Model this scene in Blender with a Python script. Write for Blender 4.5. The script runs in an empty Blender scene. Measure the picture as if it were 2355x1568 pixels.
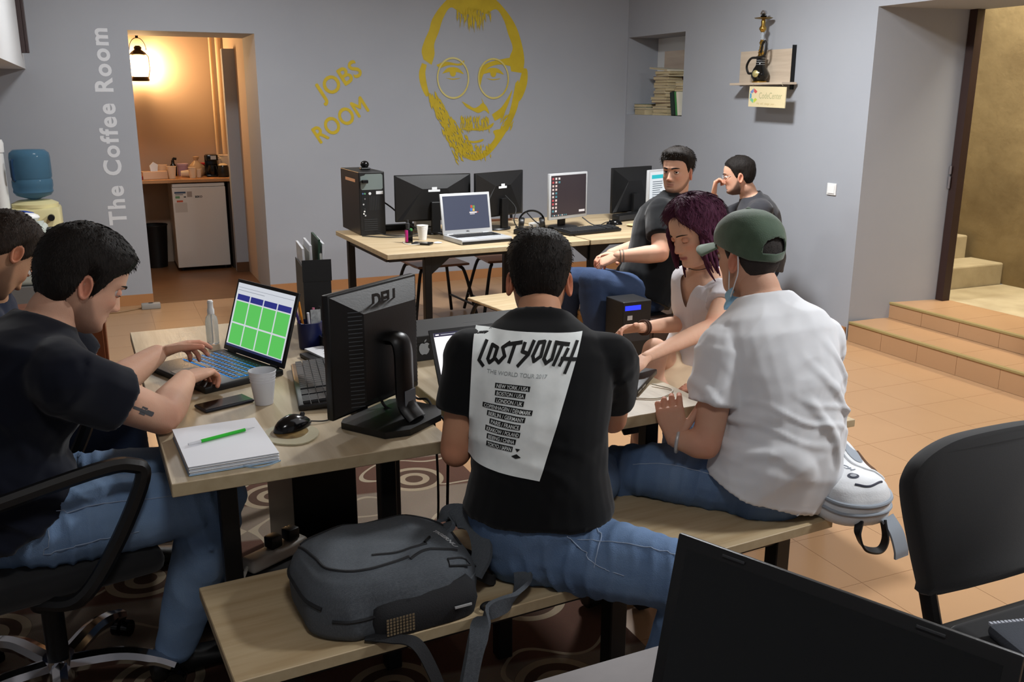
import bpy, bmesh, math, random
import numpy as np
from mathutils import Vector, Matrix, Euler, noise
from mathutils.bvhtree import BVHTree
from mathutils.geometry import tessellate_polygon

random.seed(7); np.random.seed(7)
SC = bpy.context.scene
COL = SC.collection
PI = math.pi
R = math.radians

# ------------------------------------------------------------------ camera
YAW, PIT, ROL, CAMH = R(23.767), R(14.685), R(0.1575), 1.6
cam = bpy.data.cameras.new('camera'); camo = bpy.data.objects.new('camera', cam); COL.objects.link(camo)
fw = Vector((math.sin(YAW)*math.cos(PIT), math.cos(YAW)*math.cos(PIT), -math.sin(PIT)))
rt = Vector((math.cos(YAW), -math.sin(YAW), 0)); up = rt.cross(fw)
r2 = rt*math.cos(ROL)+up*math.sin(ROL); u2 = -rt*math.sin(ROL)+up*math.cos(ROL)
mw = Matrix((r2, u2, -fw)).transposed().to_4x4(); mw.translation = (0, 0, CAMH)
camo.matrix_world = mw
cam.sensor_width = 36; cam.lens = 36*2124.3/2355; cam.clip_start = 0.05; cam.clip_end = 60
SC.camera = camo

# ------------------------------------------------------------------ world, exposure
w = bpy.data.worlds.new('world'); SC.world = w; w.use_nodes = True
w.node_tree.nodes['Background'].inputs[0].default_value = (0.55, 0.62, 0.75, 1)
w.node_tree.nodes['Background'].inputs[1].default_value = 0.25
vs = SC.view_settings
vs.view_transform = 'Standard'; vs.look = 'None'; vs.gamma = 1.0; vs.use_curve_mapping = False
vs.exposure = 0.0

# ------------------------------------------------------------------ ceiling lamps (light of the room)
def area(name, loc, size, power, color, rot=(0, 0, 0), sy=None):
    l = bpy.data.lights.new(name, 'AREA'); l.energy = power; l.color = color; l.size = size
    if sy: l.shape = 'RECTANGLE'; l.size_y = sy
    o = bpy.data.objects.new(name, l); COL.objects.link(o); o.location = loc; o.rotation_euler = rot
    return o
COOL = (0.955, 0.98, 1.0)
CEIL = 2.9
LAMPS = [(2.75, 4.55, 125), (3.3, 1.2, 72), (0.5, 6.2, 26), (0.3, 0.3, 14)]
for lx, ly, pw in LAMPS:
    area('lamp_light', (lx, ly, CEIL-0.065), 0.36, pw, COOL)
# daylight falling down the stairwell outside the door
area('stairwell_daylight', (6.0, 4.1, 3.3), 1.2, 170, (1.0, 0.90, 0.72))

# ------------------------------------------------------------------ materials
def lin(c):
    out = []
    for v in c[:3]:
        v = v/255.0
        out.append(v/12.92 if v <= 0.04045 else ((v+0.055)/1.055)**2.4)
    return (*out, 1.0)
MATS = {}
def mat(name, col, rough=0.5, metal=0.0, spec=0.5, var=None, bump=None, emit=0.0, trans=0.0, alpha=1.0, coat=0.0, sheen=0.0, ior=1.45, sss=0.0, emitcol=None):
    if name in MATS: return MATS[name]
    m = bpy.data.materials.new(name); m.use_nodes = True
    nt = m.node_tree; b = nt.nodes['Principled BSDF']
    b.inputs['Base Color'].default_value = lin(col)
    b.inputs['Roughness'].default_value = rough; b.inputs['Metallic'].default_value = metal
    b.inputs['Specular IOR Level'].default_value = spec; b.inputs['IOR'].default_value = ior
    if trans: b.inputs['Transmission Weight'].default_value = trans
    if alpha < 1: b.inputs['Alpha'].default_value = alpha
    if coat: b.inputs['Coat Weight'].default_value = coat
    if sheen: b.inputs['Sheen Weight'].default_value = sheen
    if sss:
        b.inputs['Subsurface Weight'].default_value = sss
        b.inputs['Subsurface Radius'].default_value = (0.6, 0.25, 0.15); b.inputs['Subsurface Scale'].default_value = 0.006
    if emit:
        b.inputs['Emission Color'].default_value = lin(emitcol or col); b.inputs['Emission Strength'].default_value = emit
    if var or bump:
        tc = nt.nodes.new('ShaderNodeTexCoord')
    if var:                       # (scale, second colour, contrast[, stretch])
        mp = nt.nodes.new('ShaderNodeMapping'); nt.links.new(tc.outputs['Object'], mp.inputs[0])
        if len(var) > 3: mp.inputs['Scale'].default_value = var[3]
        n = nt.nodes.new('ShaderNodeTexNoise'); n.inputs['Scale'].default_value = var[0]; n.inputs['Detail'].default_value = 5
        nt.links.new(mp.outputs[0], n.inputs[0])
        r = nt.nodes.new('ShaderNodeValToRGB'); k = var[2]
        r.color_ramp.elements[0].position = 0.5-0.5*k; r.color_ramp.elements[1].position = 0.5+0.5*k
        r.color_ramp.elements[0].color = lin(col); r.color_ramp.elements[1].color = lin(var[1])
        nt.links.new(n.outputs['Fac'], r.inputs[0]); nt.links.new(r.outputs[0], b.inputs['Base Color'])
    if bump:                      # (scale, strength[, stretch])
        mp2 = nt.nodes.new('ShaderNodeMapping'); nt.links.new(tc.outputs['Object'], mp2.inputs[0])
        if len(bump) > 2: mp2.inputs['Scale'].default_value = bump[2]
        n2 = nt.nodes.new('ShaderNodeTexNoise'); n2.inputs['Scale'].default_value = bump[0]; n2.inputs['Detail'].default_value = 4
        nt.links.new(mp2.outputs[0], n2.inputs[0])
        bp = nt.nodes.new('ShaderNodeBump'); bp.inputs['Strength'].default_value = bump[1]; bp.inputs['Distance'].default_value = 0.01
        nt.links.new(n2.outputs['Fac'], bp.inputs['Height']); nt.links.new(bp.outputs[0], b.inputs['Normal'])
    MATS[name] = m
    return m
def wood(name, c1, c2, axis='x', rough=0.45, scale=1.0):
    s = {'x': (1.2, 14, 14), 'y': (14, 1.2, 14), 'z': (14, 14, 1.2)}[axis]
    m = mat(name, c1, rough, var=(2.2*scale, c2, 0.42, s), bump=(5*scale, 0.06, s))
    return m
def glow(name, col, s):
    return mat(name, (8, 8, 8), 0.3, emit=s, emitcol=col)

WALL = mat('wall_paint_grey', (164, 167, 173), 0.75, spec=0.25, var=(1.3, (158, 161, 168), 0.5), bump=(14, 0.05))
WALLW = mat('wall_paint_light', (202, 204, 206), 0.75, spec=0.25, bump=(14, 0.05))
CEILM = mat('ceiling_paint', (196, 196, 196), 0.9)
TILE = mat('floor_tile', (178, 141, 105), 0.32, spec=0.45, var=(1.6, (170, 132, 97), 0.5), bump=(60, 0.01))

SKIRT = mat('skirting_tile', (180, 128, 84), 0.4, var=(3, (168, 118, 76), 0.5))
NOSING = mat('step_nosing', (150, 132, 86), 0.45)
PLASTER = mat('stair_plaster', (176, 156, 116), 0.95, var=(2.2, (120, 102, 72), 0.55), bump=(9, 0.5))
CONCRETE = mat('stair_concrete', (196, 182, 150), 0.85, var=(3.5, (150, 134, 104), 0.6), bump=(25, 0.2))
COFFEE = mat('coffee_room_paint', (184, 164, 146), 0.8, bump=(20, 0.05))
CFLOOR = mat('coffee_room_floor', (120, 84, 56), 0.4, var=(4, (96, 66, 42), 0.6, (1, 6, 1)))
OAK = wood('oak_laminate', (194, 178, 150), (170, 151, 121), 'y')
OAKX = wood('oak_laminate_across', (196, 177, 144), (168, 145, 110), 'x')
OAKE = mat('oak_edge_band', (176, 160, 130), 0.55, var=(30, (160, 143, 112), 0.5))
BLACKM = mat('black_painted_steel', (16, 16, 17), 0.45, spec=0.4)
BLACKP = mat('black_plastic', (17, 17, 18), 0.42, bump=(150, 0.03))
BLACKG = mat('black_gloss', (10, 10, 11), 0.16)
DARKG = mat('dark_grey_plastic', (44, 45, 48), 0.5)
SILVER = mat('silver_plastic', (186, 188, 190), 0.35, metal=0.25)
WHITEP = mat('white_plastic', (228, 228, 226), 0.4)
CHROME = mat('chrome', (200, 200, 204), 0.14, metal=1.0)
GOLD = mat('gold_metal', (196, 160, 84), 0.22, metal=1.0)
CABLE = mat('black_cable', (15, 15, 16), 0.5)
PAPER = mat('white_paper', (226, 228, 232), 0.8)

# ------------------------------------------------------------------ mesh helpers
class MB:
    def __init__(s): s.v = []; s.f = []; s.mi = []; s.cur = 0
    def add(s, vs, fs, M=None):
        o = len(s.v)
        for p in vs: s.v.append(tuple(M @ Vector(p)) if M is not None else tuple(p))
        for q in fs: s.f.append(tuple(i+o for i in q)); s.mi.append(s.cur)
        return s
    def box(s, x0, x1, y0, y1, z0, z1, M=None, bev=0.0, seg=2):
        if bev <= 0:
            v = [(x, y, z) for z in (z0, z1) for y in (y0, y1) for x in (x0, x1)]
            return s.add(v, [(0, 2, 3, 1), (4, 5, 7, 6), (0, 1, 5, 4), (2, 6, 7, 3), (0, 4, 6, 2), (1, 3, 7, 5)], M)
        bm = bmesh.new(); bmesh.ops.create_cube(bm, size=1)
        for q in bm.verts: q.co = ((x0+x1)/2+q.co.x*(x1-x0), (y0+y1)/2+q.co.y*(y1-y0), (z0+z1)/2+q.co.z*(z1-z0))
        bmesh.ops.bevel(bm, geom=bm.edges[:], offset=bev, segments=seg, affect='EDGES', profile=0.5)
        bm.verts.index_update(); s.add([q.co[:] for q in bm.verts], [[q.index for q in f.verts] for f in bm.faces], M); bm.free(); return s
    def tube(s, pts, r, n=8, caps=True, M=None, sx=1.0):
        pts = [Vector(p) for p in pts]; k = len(pts)
        rs = r if isinstance(r, (list, tuple)) else [r]*k
        t0 = (pts[1]-pts[0]).normalized(); ref = Vector((0, 0, 1)) if abs(t0.z) < 0.9 else Vector((1, 0, 0))
        a = t0.cross(ref).normalized(); vs = []; fs = []
        for i in range(k):
            t = (pts[min(i+1, k-1)]-pts[max(i-1, 0)])
            t = t.normalized() if t.length > 1e-9 else t0
            a = (a-t*a.dot(t)).normalized(); b = t.cross(a)
            for j in range(n):
                an = 2*PI*j/n; vs.append(pts[i]+a*math.cos(an)*rs[i]*sx+b*math.sin(an)*rs[i])
        for i in range(k-1):
            for j in range(n):
                fs.append((i*n+j, i*n+(j+1) % n, (i+1)*n+(j+1) % n, (i+1)*n+j))
        if caps: fs.append(tuple(range(n-1, -1, -1))); fs.append(tuple((k-1)*n+j for j in range(n)))
        return s.add(vs, fs, M)
    def cyl(s, p0, p1, r0, r1=None, n=16, M=None):
        return s.tube([p0, p1], [r0, r0 if r1 is None else r1], n, True, M)
    def lathe(s, prof, n=20, c=(0, 0, 0), M=None, caps=True):
        vs = []; fs = []; k = len(prof)
        for r, z in prof:
            for j in range(n):
                an = 2*PI*j/n; vs.append((c[0]+r*math.cos(an), c[1]+r*math.sin(an), c[2]+z))
        for i in range(k-1):
            for j in range(n): fs.append((i*n+j, i*n+(j+1) % n, (i+1)*n+(j+1) % n, (i+1)*n+j))
        if caps: fs.append(tuple(range(n-1, -1, -1))); fs.append(tuple((k-1)*n+j for j in range(n)))
        return s.add(vs, fs, M)
    def prism(s, poly, z0, z1, M=None):
        n = len(poly); vs = [(x, y, z0) for x, y in poly]+[(x, y, z1) for x, y in poly]
        fs = [tuple(range(n-1, -1, -1)), tuple(range(n, 2*n))]+[(i, (i+1) % n, n+(i+1) % n, n+i) for i in range(n)]
        return s.add(vs, fs, M)
    def ell(s, c, r, n=16, m=10, M=None):
        vs = [(c[0], c[1], c[2]-r[2])]; fs = []
        for i in range(1, m):
            th = PI*i/m-PI/2
            for j in range(n):
                an = 2*PI*j/n; vs.append((c[0]+r[0]*math.cos(th)*math.cos(an), c[1]+r[1]*math.cos(th)*math.sin(an), c[2]+r[2]*math.sin(th)))
        vs.append((c[0], c[1], c[2]+r[2])); L = len(vs)-1
        for j in range(n):
            fs.append((0, 1+(j+1) % n, 1+j)); fs.append((L, 1+(m-2)*n+j, 1+(m-2)*n+(j+1) % n))
        for i in range(m-2):
            for j in range(n): fs.append((1+i*n+j, 1+i*n+(j+1) % n, 1+(i+1)*n+(j+1) % n, 1+(i+1)*n+j))
        return s.add(vs, fs, M)
    def flat(s, polys, M=None):           # outline(s) with holes, in the XY plane
        tri = tessellate_polygon([[Vector((x, y, 0)) for x, y in p] for p in polys])
        vs = [(x, y, 0) for p in polys for x, y in p]
        fs = []
        for t in tri:
            a, b, c = [Vector(vs[i]) for i in t]
            fs.append(tuple(t) if (b-a).cross(c-a).z > 0 else tuple(reversed(t)))
        return s.add(vs, fs, M)
    def quad(s, a, b, c, d, M=None): return s.add([a, b, c, d], [(0, 1, 2, 3)], M)
    def build(s, name, m, parent=None, smooth=False, M=None):
        me = bpy.data.meshes.new(name)
        vv = [tuple(M @ Vector(p)) for p in s.v] if M is not None else s.v
        me.from_pydata(vv, [], s.f); me.update()
        ms = m if isinstance(m, (list, tuple)) else [m]
        for q in ms: me.materials.append(q)
        if len(ms) > 1: me.polygons.foreach_set('material_index', s.mi)
        if smooth:
            me.polygons.foreach_set('use_smooth', [True]*len(me.polygons))
            if smooth != 'all': me.set_sharp_from_angle(angle=R(40))
        o = bpy.data.objects.new(name, me); COL.objects.link(o)
        if parent is not None: o.parent = parent
        return o
def thing(name, label, cat, loc=(0, 0, 0), rz=0.0, group=None):
    o = bpy.data.objects.new(name, None); COL.objects.link(o); o.empty_display_size = 0.05
    o.location = loc; o.rotation_euler = (0, 0, rz)
    return tag(o, label, cat, group)
def tag(o, label, cat, group=None):
    o['label'] = label; o['category'] = cat
    if group: o['group'] = group
    return o
def struct(o, label=None):
    o['kind'] = 'structure'
    if label: o['label'] = label
    return o
def Tr(x, y, z, rz=0.0, rx=0.0, ry=0.0): return Matrix.Translation((x, y, z)) @ Euler((rx, ry, rz)).to_matrix().to_4x4()
def put(o, loc, rz=0.0): o.location = loc; o.rotation_euler = (0, 0, rz); return o
def text_mb(txt, size, ext=0.0, font_shear=0.0, spacing=1.0, align='LEFT', bold=0.0, res=4):
    cu = bpy.data.curves.new('t', 'FONT'); cu.body = txt; cu.size = size; cu.extrude = ext; cu.shear = font_shear
    cu.space_character = spacing; cu.align_x = align; cu.offset = bold; cu.resolution_u = res; cu.fill_mode = 'FRONT' if ext == 0 else 'BOTH'
    o = bpy.data.objects.new('t', cu); COL.objects.link(o)
    me = bpy.data.meshes.new_from_object(o.evaluated_get(bpy.context.evaluated_depsgraph_get()))
    b = MB(); b.add([v.co[:] for v in me.vertices], [tuple(p.vertices) for p in me.polygons])
    bpy.data.objects.remove(o); bpy.data.curves.remove(cu); bpy.data.meshes.remove(me)
    return b
def curve_pts(pts, n=8):                  # Catmull-Rom through points
    P = [Vector(p) for p in pts]; P = [P[0]*2-P[1]]+P+[P[-1]*2-P[-2]]; out = []
    for i in range(1, len(P)-2):
        for k in range(n):
            t = k/n; a, b, c, d = P[i-1], P[i], P[i+1], P[i+2]
            out.append(0.5*((2*b)+(c-a)*t+(2*a-5*b+4*c-d)*t*t+(3*b-a-3*c+d)*t**3))
    out.append(P[-2]); return out
# ================================================================== STRUCTURE
XL, XR, YB, YF = -1.7, 4.6, 7.8, -1.3
# floor: slab (grout) with tiles laid on it
CX1, CY0, CY1 = 1.36, 0.2, 4.0            # carpet extent
GROUT = mat('floor_grout', (164, 129, 95), 0.5)
fl = MB(); fl.box(XL-0.2, XR, YF-0.2, YB, -0.06, -0.003)
floor = struct(fl.build('floor', GROUT), 'glossy orange tiled floor of the room')
TS = 0.333
tile_me = None; tiles = []
for i in range(0, 20):
    for j in range(0, 28):
        x0 = 4.58-(i+1)*TS; y0 = YB-0.012-(j+1)*TS
        if x0 < XL or y0 < YF: continue
        if x0+TS < CX1-0.05 and CY0+0.05 < y0 and y0+TS < CY1-0.05: continue
        if x0+TS > XR: continue
        d = Vector((x0+TS/2, y0+TS/2, -CAMH)); k = d.dot(fw)
        vis = k > 0.3 and abs(d.dot(r2)/k) < 0.62 and abs(d.dot(u2)/k) < 0.45
        tiles.append((0 if vis else 1, d.length, x0, y0))
tiles.sort()
rest = MB()
for n, (nv, dd, x0, y0) in enumerate(tiles):
    if n < 300 and not nv:
        if tile_me is None:
            t = MB(); t.box(0.0008, TS-0.0008, 0.0008, TS-0.0008, -0.004, 0.0)
            o = t.build('tile', TILE, floor); tile_me = o.data
        else:
            o = bpy.data.objects.new('tile', tile_me); COL.objects.link(o); o.parent = floor
        o.location = (x0, y0, 0)
    else:
        rest.box(x0+0.0008, x0+TS-0.0008, y0+0.0008, y0+TS-0.0008, -0.004, 0)
o = rest.build('tile_remainder', TILE, floor); o['kind'] = 'stuff'

# back wall with the coffee room doorway
DX0, DX1, DZ = 0.29, 1.215, 2.09
b = MB(); b.box(XL-0.2, DX0, YB, 8.45, 0, CEIL); b.box(DX1, 5.4, YB, 8.45, 0, CEIL); b.box(DX0, DX1, YB, 8.45, DZ, CEIL)
wall_back = struct(b.build('wall_back', WALL), 'grey back wall with the doorway to the coffee room')
# right wall: pieces around the book niche and the splayed entrance
NY0, NY1, NZ0, NZ1 = 6.86, 7.78, 1.46, 2.15
EY1, EY0, EZ = 4.72, 3.2, 2.17
b = MB()
b.box(XR, 5.4, NY0, YB, 0, NZ0); b.box(XR, 5.4, NY0, YB, NZ1, CEIL); b.box(4.95, 5.4, NY0, YB, NZ0, NZ1)
b.box(XR, 4.95, NY1, YB, NZ0, NZ1)
b.prism([(XR, EY1), (5.36, EY1-0.11), (5.36, NY0), (XR, NY0)], 0, CEIL)
b.box(XR, 5.36, EY0, EY1, EZ, CEIL); b.box(XR, 5.36, YF, EY0, 0, CEIL)
wall_right = struct(b.build('wall_right', WALL), 'grey right wall with a book niche and the entrance')
b = MB(); b.box(XL-0.2, XL, YF, YB, 0, CEIL); wall_left = struct(b.build('wall_left', WALL))
b = MB(); b.box(XL-0.2, 5.4, YF-0.2, YF, 0, CEIL); struct(b.build('wall_front', WALL))
b = MB(); b.box(XL-0.2, 5.4, YF-0.2, 8.45, CEIL, CEIL+0.1); struct(b.build('ceiling', CEILM))
b = MB(); b.box(XL, -0.42, 5.2, YB-0.001, 1.8, CEIL-0.001)
o = struct(b.build('wall_bulkhead', WALLW), 'pale boxed bulkhead in the upper left corner')
# skirting
def skirt(name, boxes):
    b = MB()
    for q in boxes: b.box(*q)
    return struct(b.build(name, SKIRT))
skirt('baseboard_back', [(XL, DX0, YB-0.014, YB-0.0005, 0.0005, 0.085), (DX1, XR-0.001, YB-0.014, YB-0.0005, 0.0005, 0.085)])
skirt('baseboard_right', [(XR-0.014, XR-0.0005, EY1+0.01, YB-0.015, 0.0005, 0.085)])
# niche window: pale plastic frame, pane, and the dim passage behind it
WF = mat('window_frame_plastic', (214, 216, 216), 0.4)
b = MB(); b.box(4.92, 4.949, NY0+0.001, NY1-0.001, NZ0+0.001, NZ0+0.06); b.box(4.92, 4.949, NY0+0.001, NY1-0.001, 2.03, NZ1-0.001)
b.box(4.92, 4.949, NY0+0.001, NY0+0.06, NZ0+0.06, 2.03); b.box(4.92, 4.949, NY1-0.13, NY1-0.001, NZ0+0.06, 2.03)
win = struct(b.build('window_1', WF), 'small pale window at the back of the book niche')
b = MB(); b.box(4.912, 4.919, NY0+0.06, NY1-0.13, NZ0+0.06, 2.03)
o = b.build('pane', mat('window_pane_frosted', (206, 190, 172), 0.25, var=(9, (176, 158, 142), 0.3, (0.1, 0.1, 1))), win)
b = MB(); b.box(4.9, 4.911, NY0+0.06, NY1-0.13, 1.80, 1.835); b.build('glazing_bar', WF, win)
b = MB(); b.box(4.905, 4.919, NY0+0.10, NY0+0.2, 2.06, 2.12); b.build('vent', mat('vent_grey', (150, 152, 152), 0.6), win)

# entrance steps
def steps():
    root = bpy.data.objects.new('entrance_steps', None); COL.objects.link(root); struct(root, 'two low orange tiled steps at the entrance')
    for (x0, x1, z0, z1, nm) in ((4.58, 4.92, 0, 0.135, 'a'), (4.92, 5.36, 0.0, 0.245, 'b')):
        b = MB(); b.box(x0+0.008, x1, EY0, EY1-0.04 if nm == 'a' else EY1-0.05, z0+0.0005, z1-0.008); b.build('core', GROUT, root)
        n = 5; L = (EY1-0.03-EY0)/n; zr = 0.001 if nm == 'a' else 0.136
        for k in range(n):
            y0 = EY0+k*L
            b = MB(); b.box(x0, x0+0.0075, y0+0.001, y0+L-0.001, zr, z1-0.016); b.build('riser_tile', SKIRT if False else TILE, root)
            b = MB(); b.box(x0+0.022, x1-0.001, y0+0.001, y0+L-0.001, z1-0.0075, z1-0.0005); b.build('tread_tile', TILE, root)
        b = MB(); b.box(x0-0.006, x0+0.021, EY0+0.001, EY1-0.031, z1-0.0155, z1+0.002, bev=0.004); b.build('nosing', NOSING, root)
steps()
# dark metal door frame and hinge
b = MB(); b.box(5.28, 5.345, EY1-0.165, EY1-0.105, 0.2455, EZ-0.001)
o = struct(b.build('door_1', mat('door_frame_brown', (46, 28, 24), 0.5)), 'dark brown metal door frame post')
b = MB(); b.cyl((5.268, EY1-0.112, 1.02), (5.268, EY1-0.112, 1.10), 0.009); b.cyl((5.268, EY1-0.112, 1.115), (5.268, EY1-0.112, 1.17), 0.009)
b.build('hinge', mat('worn_steel', (150, 146, 150), 0.4, metal=0.8), o)
# stairwell outside
b = MB(); b.box(5.3605, 6.6, 2.0, 4.86, 0.0, 0.235); struct(b.build('landing', CONCRETE), 'pale concrete landing outside the entrance')
b = MB(); b.box(6.25, 6.5, 1.8, 8.4, 0.236, 3.4); struct(b.build('wall_stairwell', PLASTER), 'rough ochre plaster wall of the stairwell')
b = MB(); b.box(5.3605, 6.249, 6.4, 6.6, 0.236, 3.4); struct(b.build('wall_stairwell_end', PLASTER))
ss = bpy.data.objects.new('stairwell_stairs', None); COL.objects.link(ss); struct(ss, 'chipped concrete stairs climbing outside the entrance')
for k in range(4):
    b = MB(); x1 = 6.245-0.06*k
    b.box(5.3605, x1, 4.87+0.30*k, 4.87+0.30*(k+1)+(0.4 if k == 3 else 0), 0.0, 0.40+0.175*k, bev=0.012)
    b.build('stair', CONCRETE, ss)

# coffee room behind the doorway
CZ = 2.6
b = MB(); b.box(-0.9, 2.0, 9.85, 9.95, 0, CZ); wcb = struct(b.build('wall_coffee_back', COFFEE))
b = MB(); b.box(-0.9, -0.8, 8.45, 9.85, 0, CZ); struct(b.build('wall_coffee_left', COFFEE))
b = MB(); b.box(DX1, 1.30, 8.45, 9.85, 0, CZ)
struct(b.build('wall_coffee_right', COFFEE))
b = MB(); b.box(1.105, DX1-0.0005, 9.0, 9.10, 0, 2.03); struct(b.build('wall_coffee_stub', WALL), 'grey wall stub beside the coffee counter')
b = MB(); b.box(1.10, DX1-0.001, 8.988, 8.9995, 0.0, 0.09); struct(b.build('baseboard_coffee', mat('dark_skirting', (92, 62, 40), 0.5)))
b = MB(); b.box(-0.9, 1.7, 8.45, 9.95, CZ, CZ+0.08); struct(b.build('ceiling_coffee', CEILM))
b = MB(); b.box(-0.9, 1.7, YB, 9.95, -0.06, -0.001); struct(b.build('floor_coffee', CFLOOR))
b = MB(); b.cyl((1.17, 9.79, 0.9), (1.17, 9.79, CZ-0.002), 0.028); b.cyl((1.10, 9.81, 0.9), (1.10, 9.81, CZ-0.002), 0.016)
o = struct(b.build('trim_1', mat('pipe_paint', (200, 176, 146), 0.5)), 'cream painted pipes in the coffee room corner')

# ------------------------------------------------------------------ wall lettering and mural (flat paint)
PWHITE = mat('wall_lettering_white', (214, 216, 220), 0.7)
PYEL = mat('wall_paint_yellow', (186, 160, 22), 0.6, var=(12, (198, 172, 30), 0.5))
def onwall(x, z, ang=0.0, off=0.0015): return Tr(x, YB-off, z) @ Matrix.Rotation(PI/2, 4, 'X') @ Matrix.Rotation(ang, 4, 'Z')
t = text_mb('The Coffee Room', 0.172, spacing=1.17, bold=0.005)
wdt = max(v[0] for v in t.v); k = 1.452/wdt
o = t.build('coffee_room_lettering', PWHITE, wall_back, M=onwall(0.148, 0.645, PI/2) @ Matrix.Diagonal((k, 1.0, 1, 1)))
o['label'] = 'vertical white lettering beside the doorway'
for s, x, z in (('JOBS', 1.735, 1.585), ('ROOM', 1.685, 1.232)):
    t0 = text_mb(s, 0.195, spacing=1.06); t = MB()
    for q, (dx, dy) in enumerate(((0, 0), (.005, 0), (-.005, 0), (0, .005), (0, -.005))): t.add([(p[0]+dx, p[1]+dy, q*.0004) for p in t0.v], t0.f)
    wdt = max(v[0] for v in t.v); k = (0.405 if s == 'JOBS' else 0.515)/wdt
    o = t.build('yellow_lettering', PYEL, wall_back, M=onwall(x, z, R(32)) @ Matrix.Diagonal((k, 1.0, 1, 1)))
    o['label'] = 'slanted yellow painted word ' + s
# stencilled face of a bearded man in round glasses; (u,v) in hundredths of its height
def mural():
    S = 0.01425; MX, MZ = 3.062, 1.052
    wl = lambda p: [((u)*S, v*S) for u, v in p]
    sm = lambda p, n=6: [(q.x, q.y) for q in curve_pts([(a, c, 0) for a, c in p], n)]
    b = MB(); K = onwall(MX, MZ)
    cnt = [0]
    def shape(*polys):
        cnt[0] += 1; b.flat([wl(p) for p in polys], Matrix.Translation((0, -0.00012*cnt[0], 0)) @ K)
    # hair cap: outer contour minus forehead
    outer = sm([(-32, 61), (-33, 66), (-31, 72), (-28, 78), (-26, 84), (-20, 92), (-12, 98), (0, 100), (12, 98), (21, 91), (28, 82), (32, 72), (34, 62), (33, 54)])
    inner = sm([(25, 55), (24, 63), (26, 69), (23, 77), (20, 85), (15, 91), (8, 88), (3, 90), (-6, 87), (-14, 91), (-19, 85), (-22, 77), (-25, 70), (-25, 64), (-27, 58)])
    shape(outer+inner)
    # ears
    shape(sm([(-33, 59), (-35, 53), (-34, 46), (-31, 40), (-29, 41), (-30, 46), (-31, 53), (-30, 58)]))
    shape(sm([(33, 57), (36, 56), (36, 48), (33, 40), (30, 37), (29, 43), (31, 50)]))
    # shaded cheek and jaw on the right, broken by a lighter wedge
    shape(sm([(30, 50), (31, 42), (29, 32), (24, 22), (17, 12), (9, 4), (0, 1), (-7, 4), (-2, 5), (4, 5), (9, 9), (14, 15), (13, 19), (19, 21), (23, 28), (26, 38), (28, 48)]))
    shape(sm([(14, 25), (19, 28), (23, 35), (26, 44), (22, 38), (18, 33), (12, 29)]))
    # chin edge, left
    shape(sm([(-7, 4), (-14, 9), (-19, 15), (-17, 14), (-10, 8), (-4, 5)]))
    # brows
    shape(sm([(-24, 58), (-18, 60), (-10, 59), (-6, 61), (-8, 58), (-16, 58), (-22, 56)]))
    shape(sm([(4, 57), (10, 60), (18, 62), (27, 63), (27, 58), (18, 59), (10, 57), (6, 52), (4, 45), (3, 50)]))
    # eyes
    for cx in (-13.5, 13):
        shape(sm([(cx-7, 53), (cx-3, 56.5), (cx+3, 56.5), (cx+7, 53), (cx+3, 54), (cx-3, 54)]))
        shape([(cx+2.0*math.cos(a*PI/6), 53.6+2.2*math.sin(a*PI/6)) for a in range(12)])
        shape(sm([(cx-5, 50.6), (cx, 49.6), (cx+5, 50.6), (cx, 50.2)]))
    # nose and moustache line
    shape(sm([(-8, 37), (-5, 33.5), (-1, 31.5), (3, 30), (7, 31.5), (10, 29.5), (9, 33), (6, 36), (3, 34), (0, 33), (-4, 35)]))
    shape(sm([(5, 39), (7, 35), (8, 31), (6.5, 34), (5.5, 37)]))
    # mouth
    shape(sm([(-10, 20.5), (-4, 21), (2, 20.6), (8, 21.4), (13, 24), (12, 21.5), (8, 19.8), (2, 19.4), (-5, 19.8)]))
    shape(sm([(-6, 14), (0, 13), (6, 14.2), (5, 12.6), (0, 11.8), (-5, 12.4)]))
    # stubble strokes: beard, moustache, forelock
    rnd = random.Random(3)
    def strokes(n, f, ln, wd):
        for _ in range(n):
            u, v, a = f(rnd); l = ln*(0.6+0.8*rnd.random()); dx, dy = math.cos(a)*l, math.sin(a)*l; nx, ny = -math.sin(a)*wd, math.cos(a)*wd
            b.flat([wl([(u, v), (u+dx*0.5+nx, v+dy*0.5+ny), (u+dx, v+dy), (u+dx*0.5-nx, v+dy*0.5-ny)])], Matrix.Translation((0, -0.0035-0.003*rnd.random(), 0)) @ K)
    def beard(r):
        t = r.random(); cx = -28+t*21+(0.5-r.random())*8*(0.6+t); v = 40-36*t+(r.random()-0.3)*8*t+r.random()*4
        return cx, v, -1.15-0.25*r.random()+0.2*t
    strokes(430, beard, 4.2, 0.42)
    strokes(120, lambda r: (-9+20*r.random(), 22+7*r.random(), -1.4-0.3*r.random()), 4.0, 0.38)
    strokes(110, lambda r: (-9+20*r.random(), 4+8*r.random(), -1.5), 3.2, 0.4)
    def lock(r):
        u = r.gauss(0, 5.5); return max(-13, min(13, u)), 92-2*r.random()-abs(u)*.1, -1.57+0.25*(r.random()-0.5)
    strokes(60, lock, 6, 0.32); strokes(45, lambda r: (r.gauss(0, 4), 89-3*r.random(), -1.57+0.3*(r.random()-0.5)), 7, 0.28)
    strokes(60, lambda r: (17+8*r.random(), 18+10*r.random(), 1.0), 3.5, 0.35)
    o = b.build('portrait_mural', PYEL, wall_back); o['label'] = 'yellow stencilled face of a bearded man in round glasses'
    g = MB()
    for cx in (-13.5, 13):
        ring = lambda r, s: [(cx+r*math.cos(a*PI/20), 50.5+s*math.sin(a*PI/20)) for a in range(40)]
        g.flat([wl(ring(10.4, 12.2)), wl(list(reversed(ring(9.5, 11.1))))], onwall(MX, MZ, off=0.0085))
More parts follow.
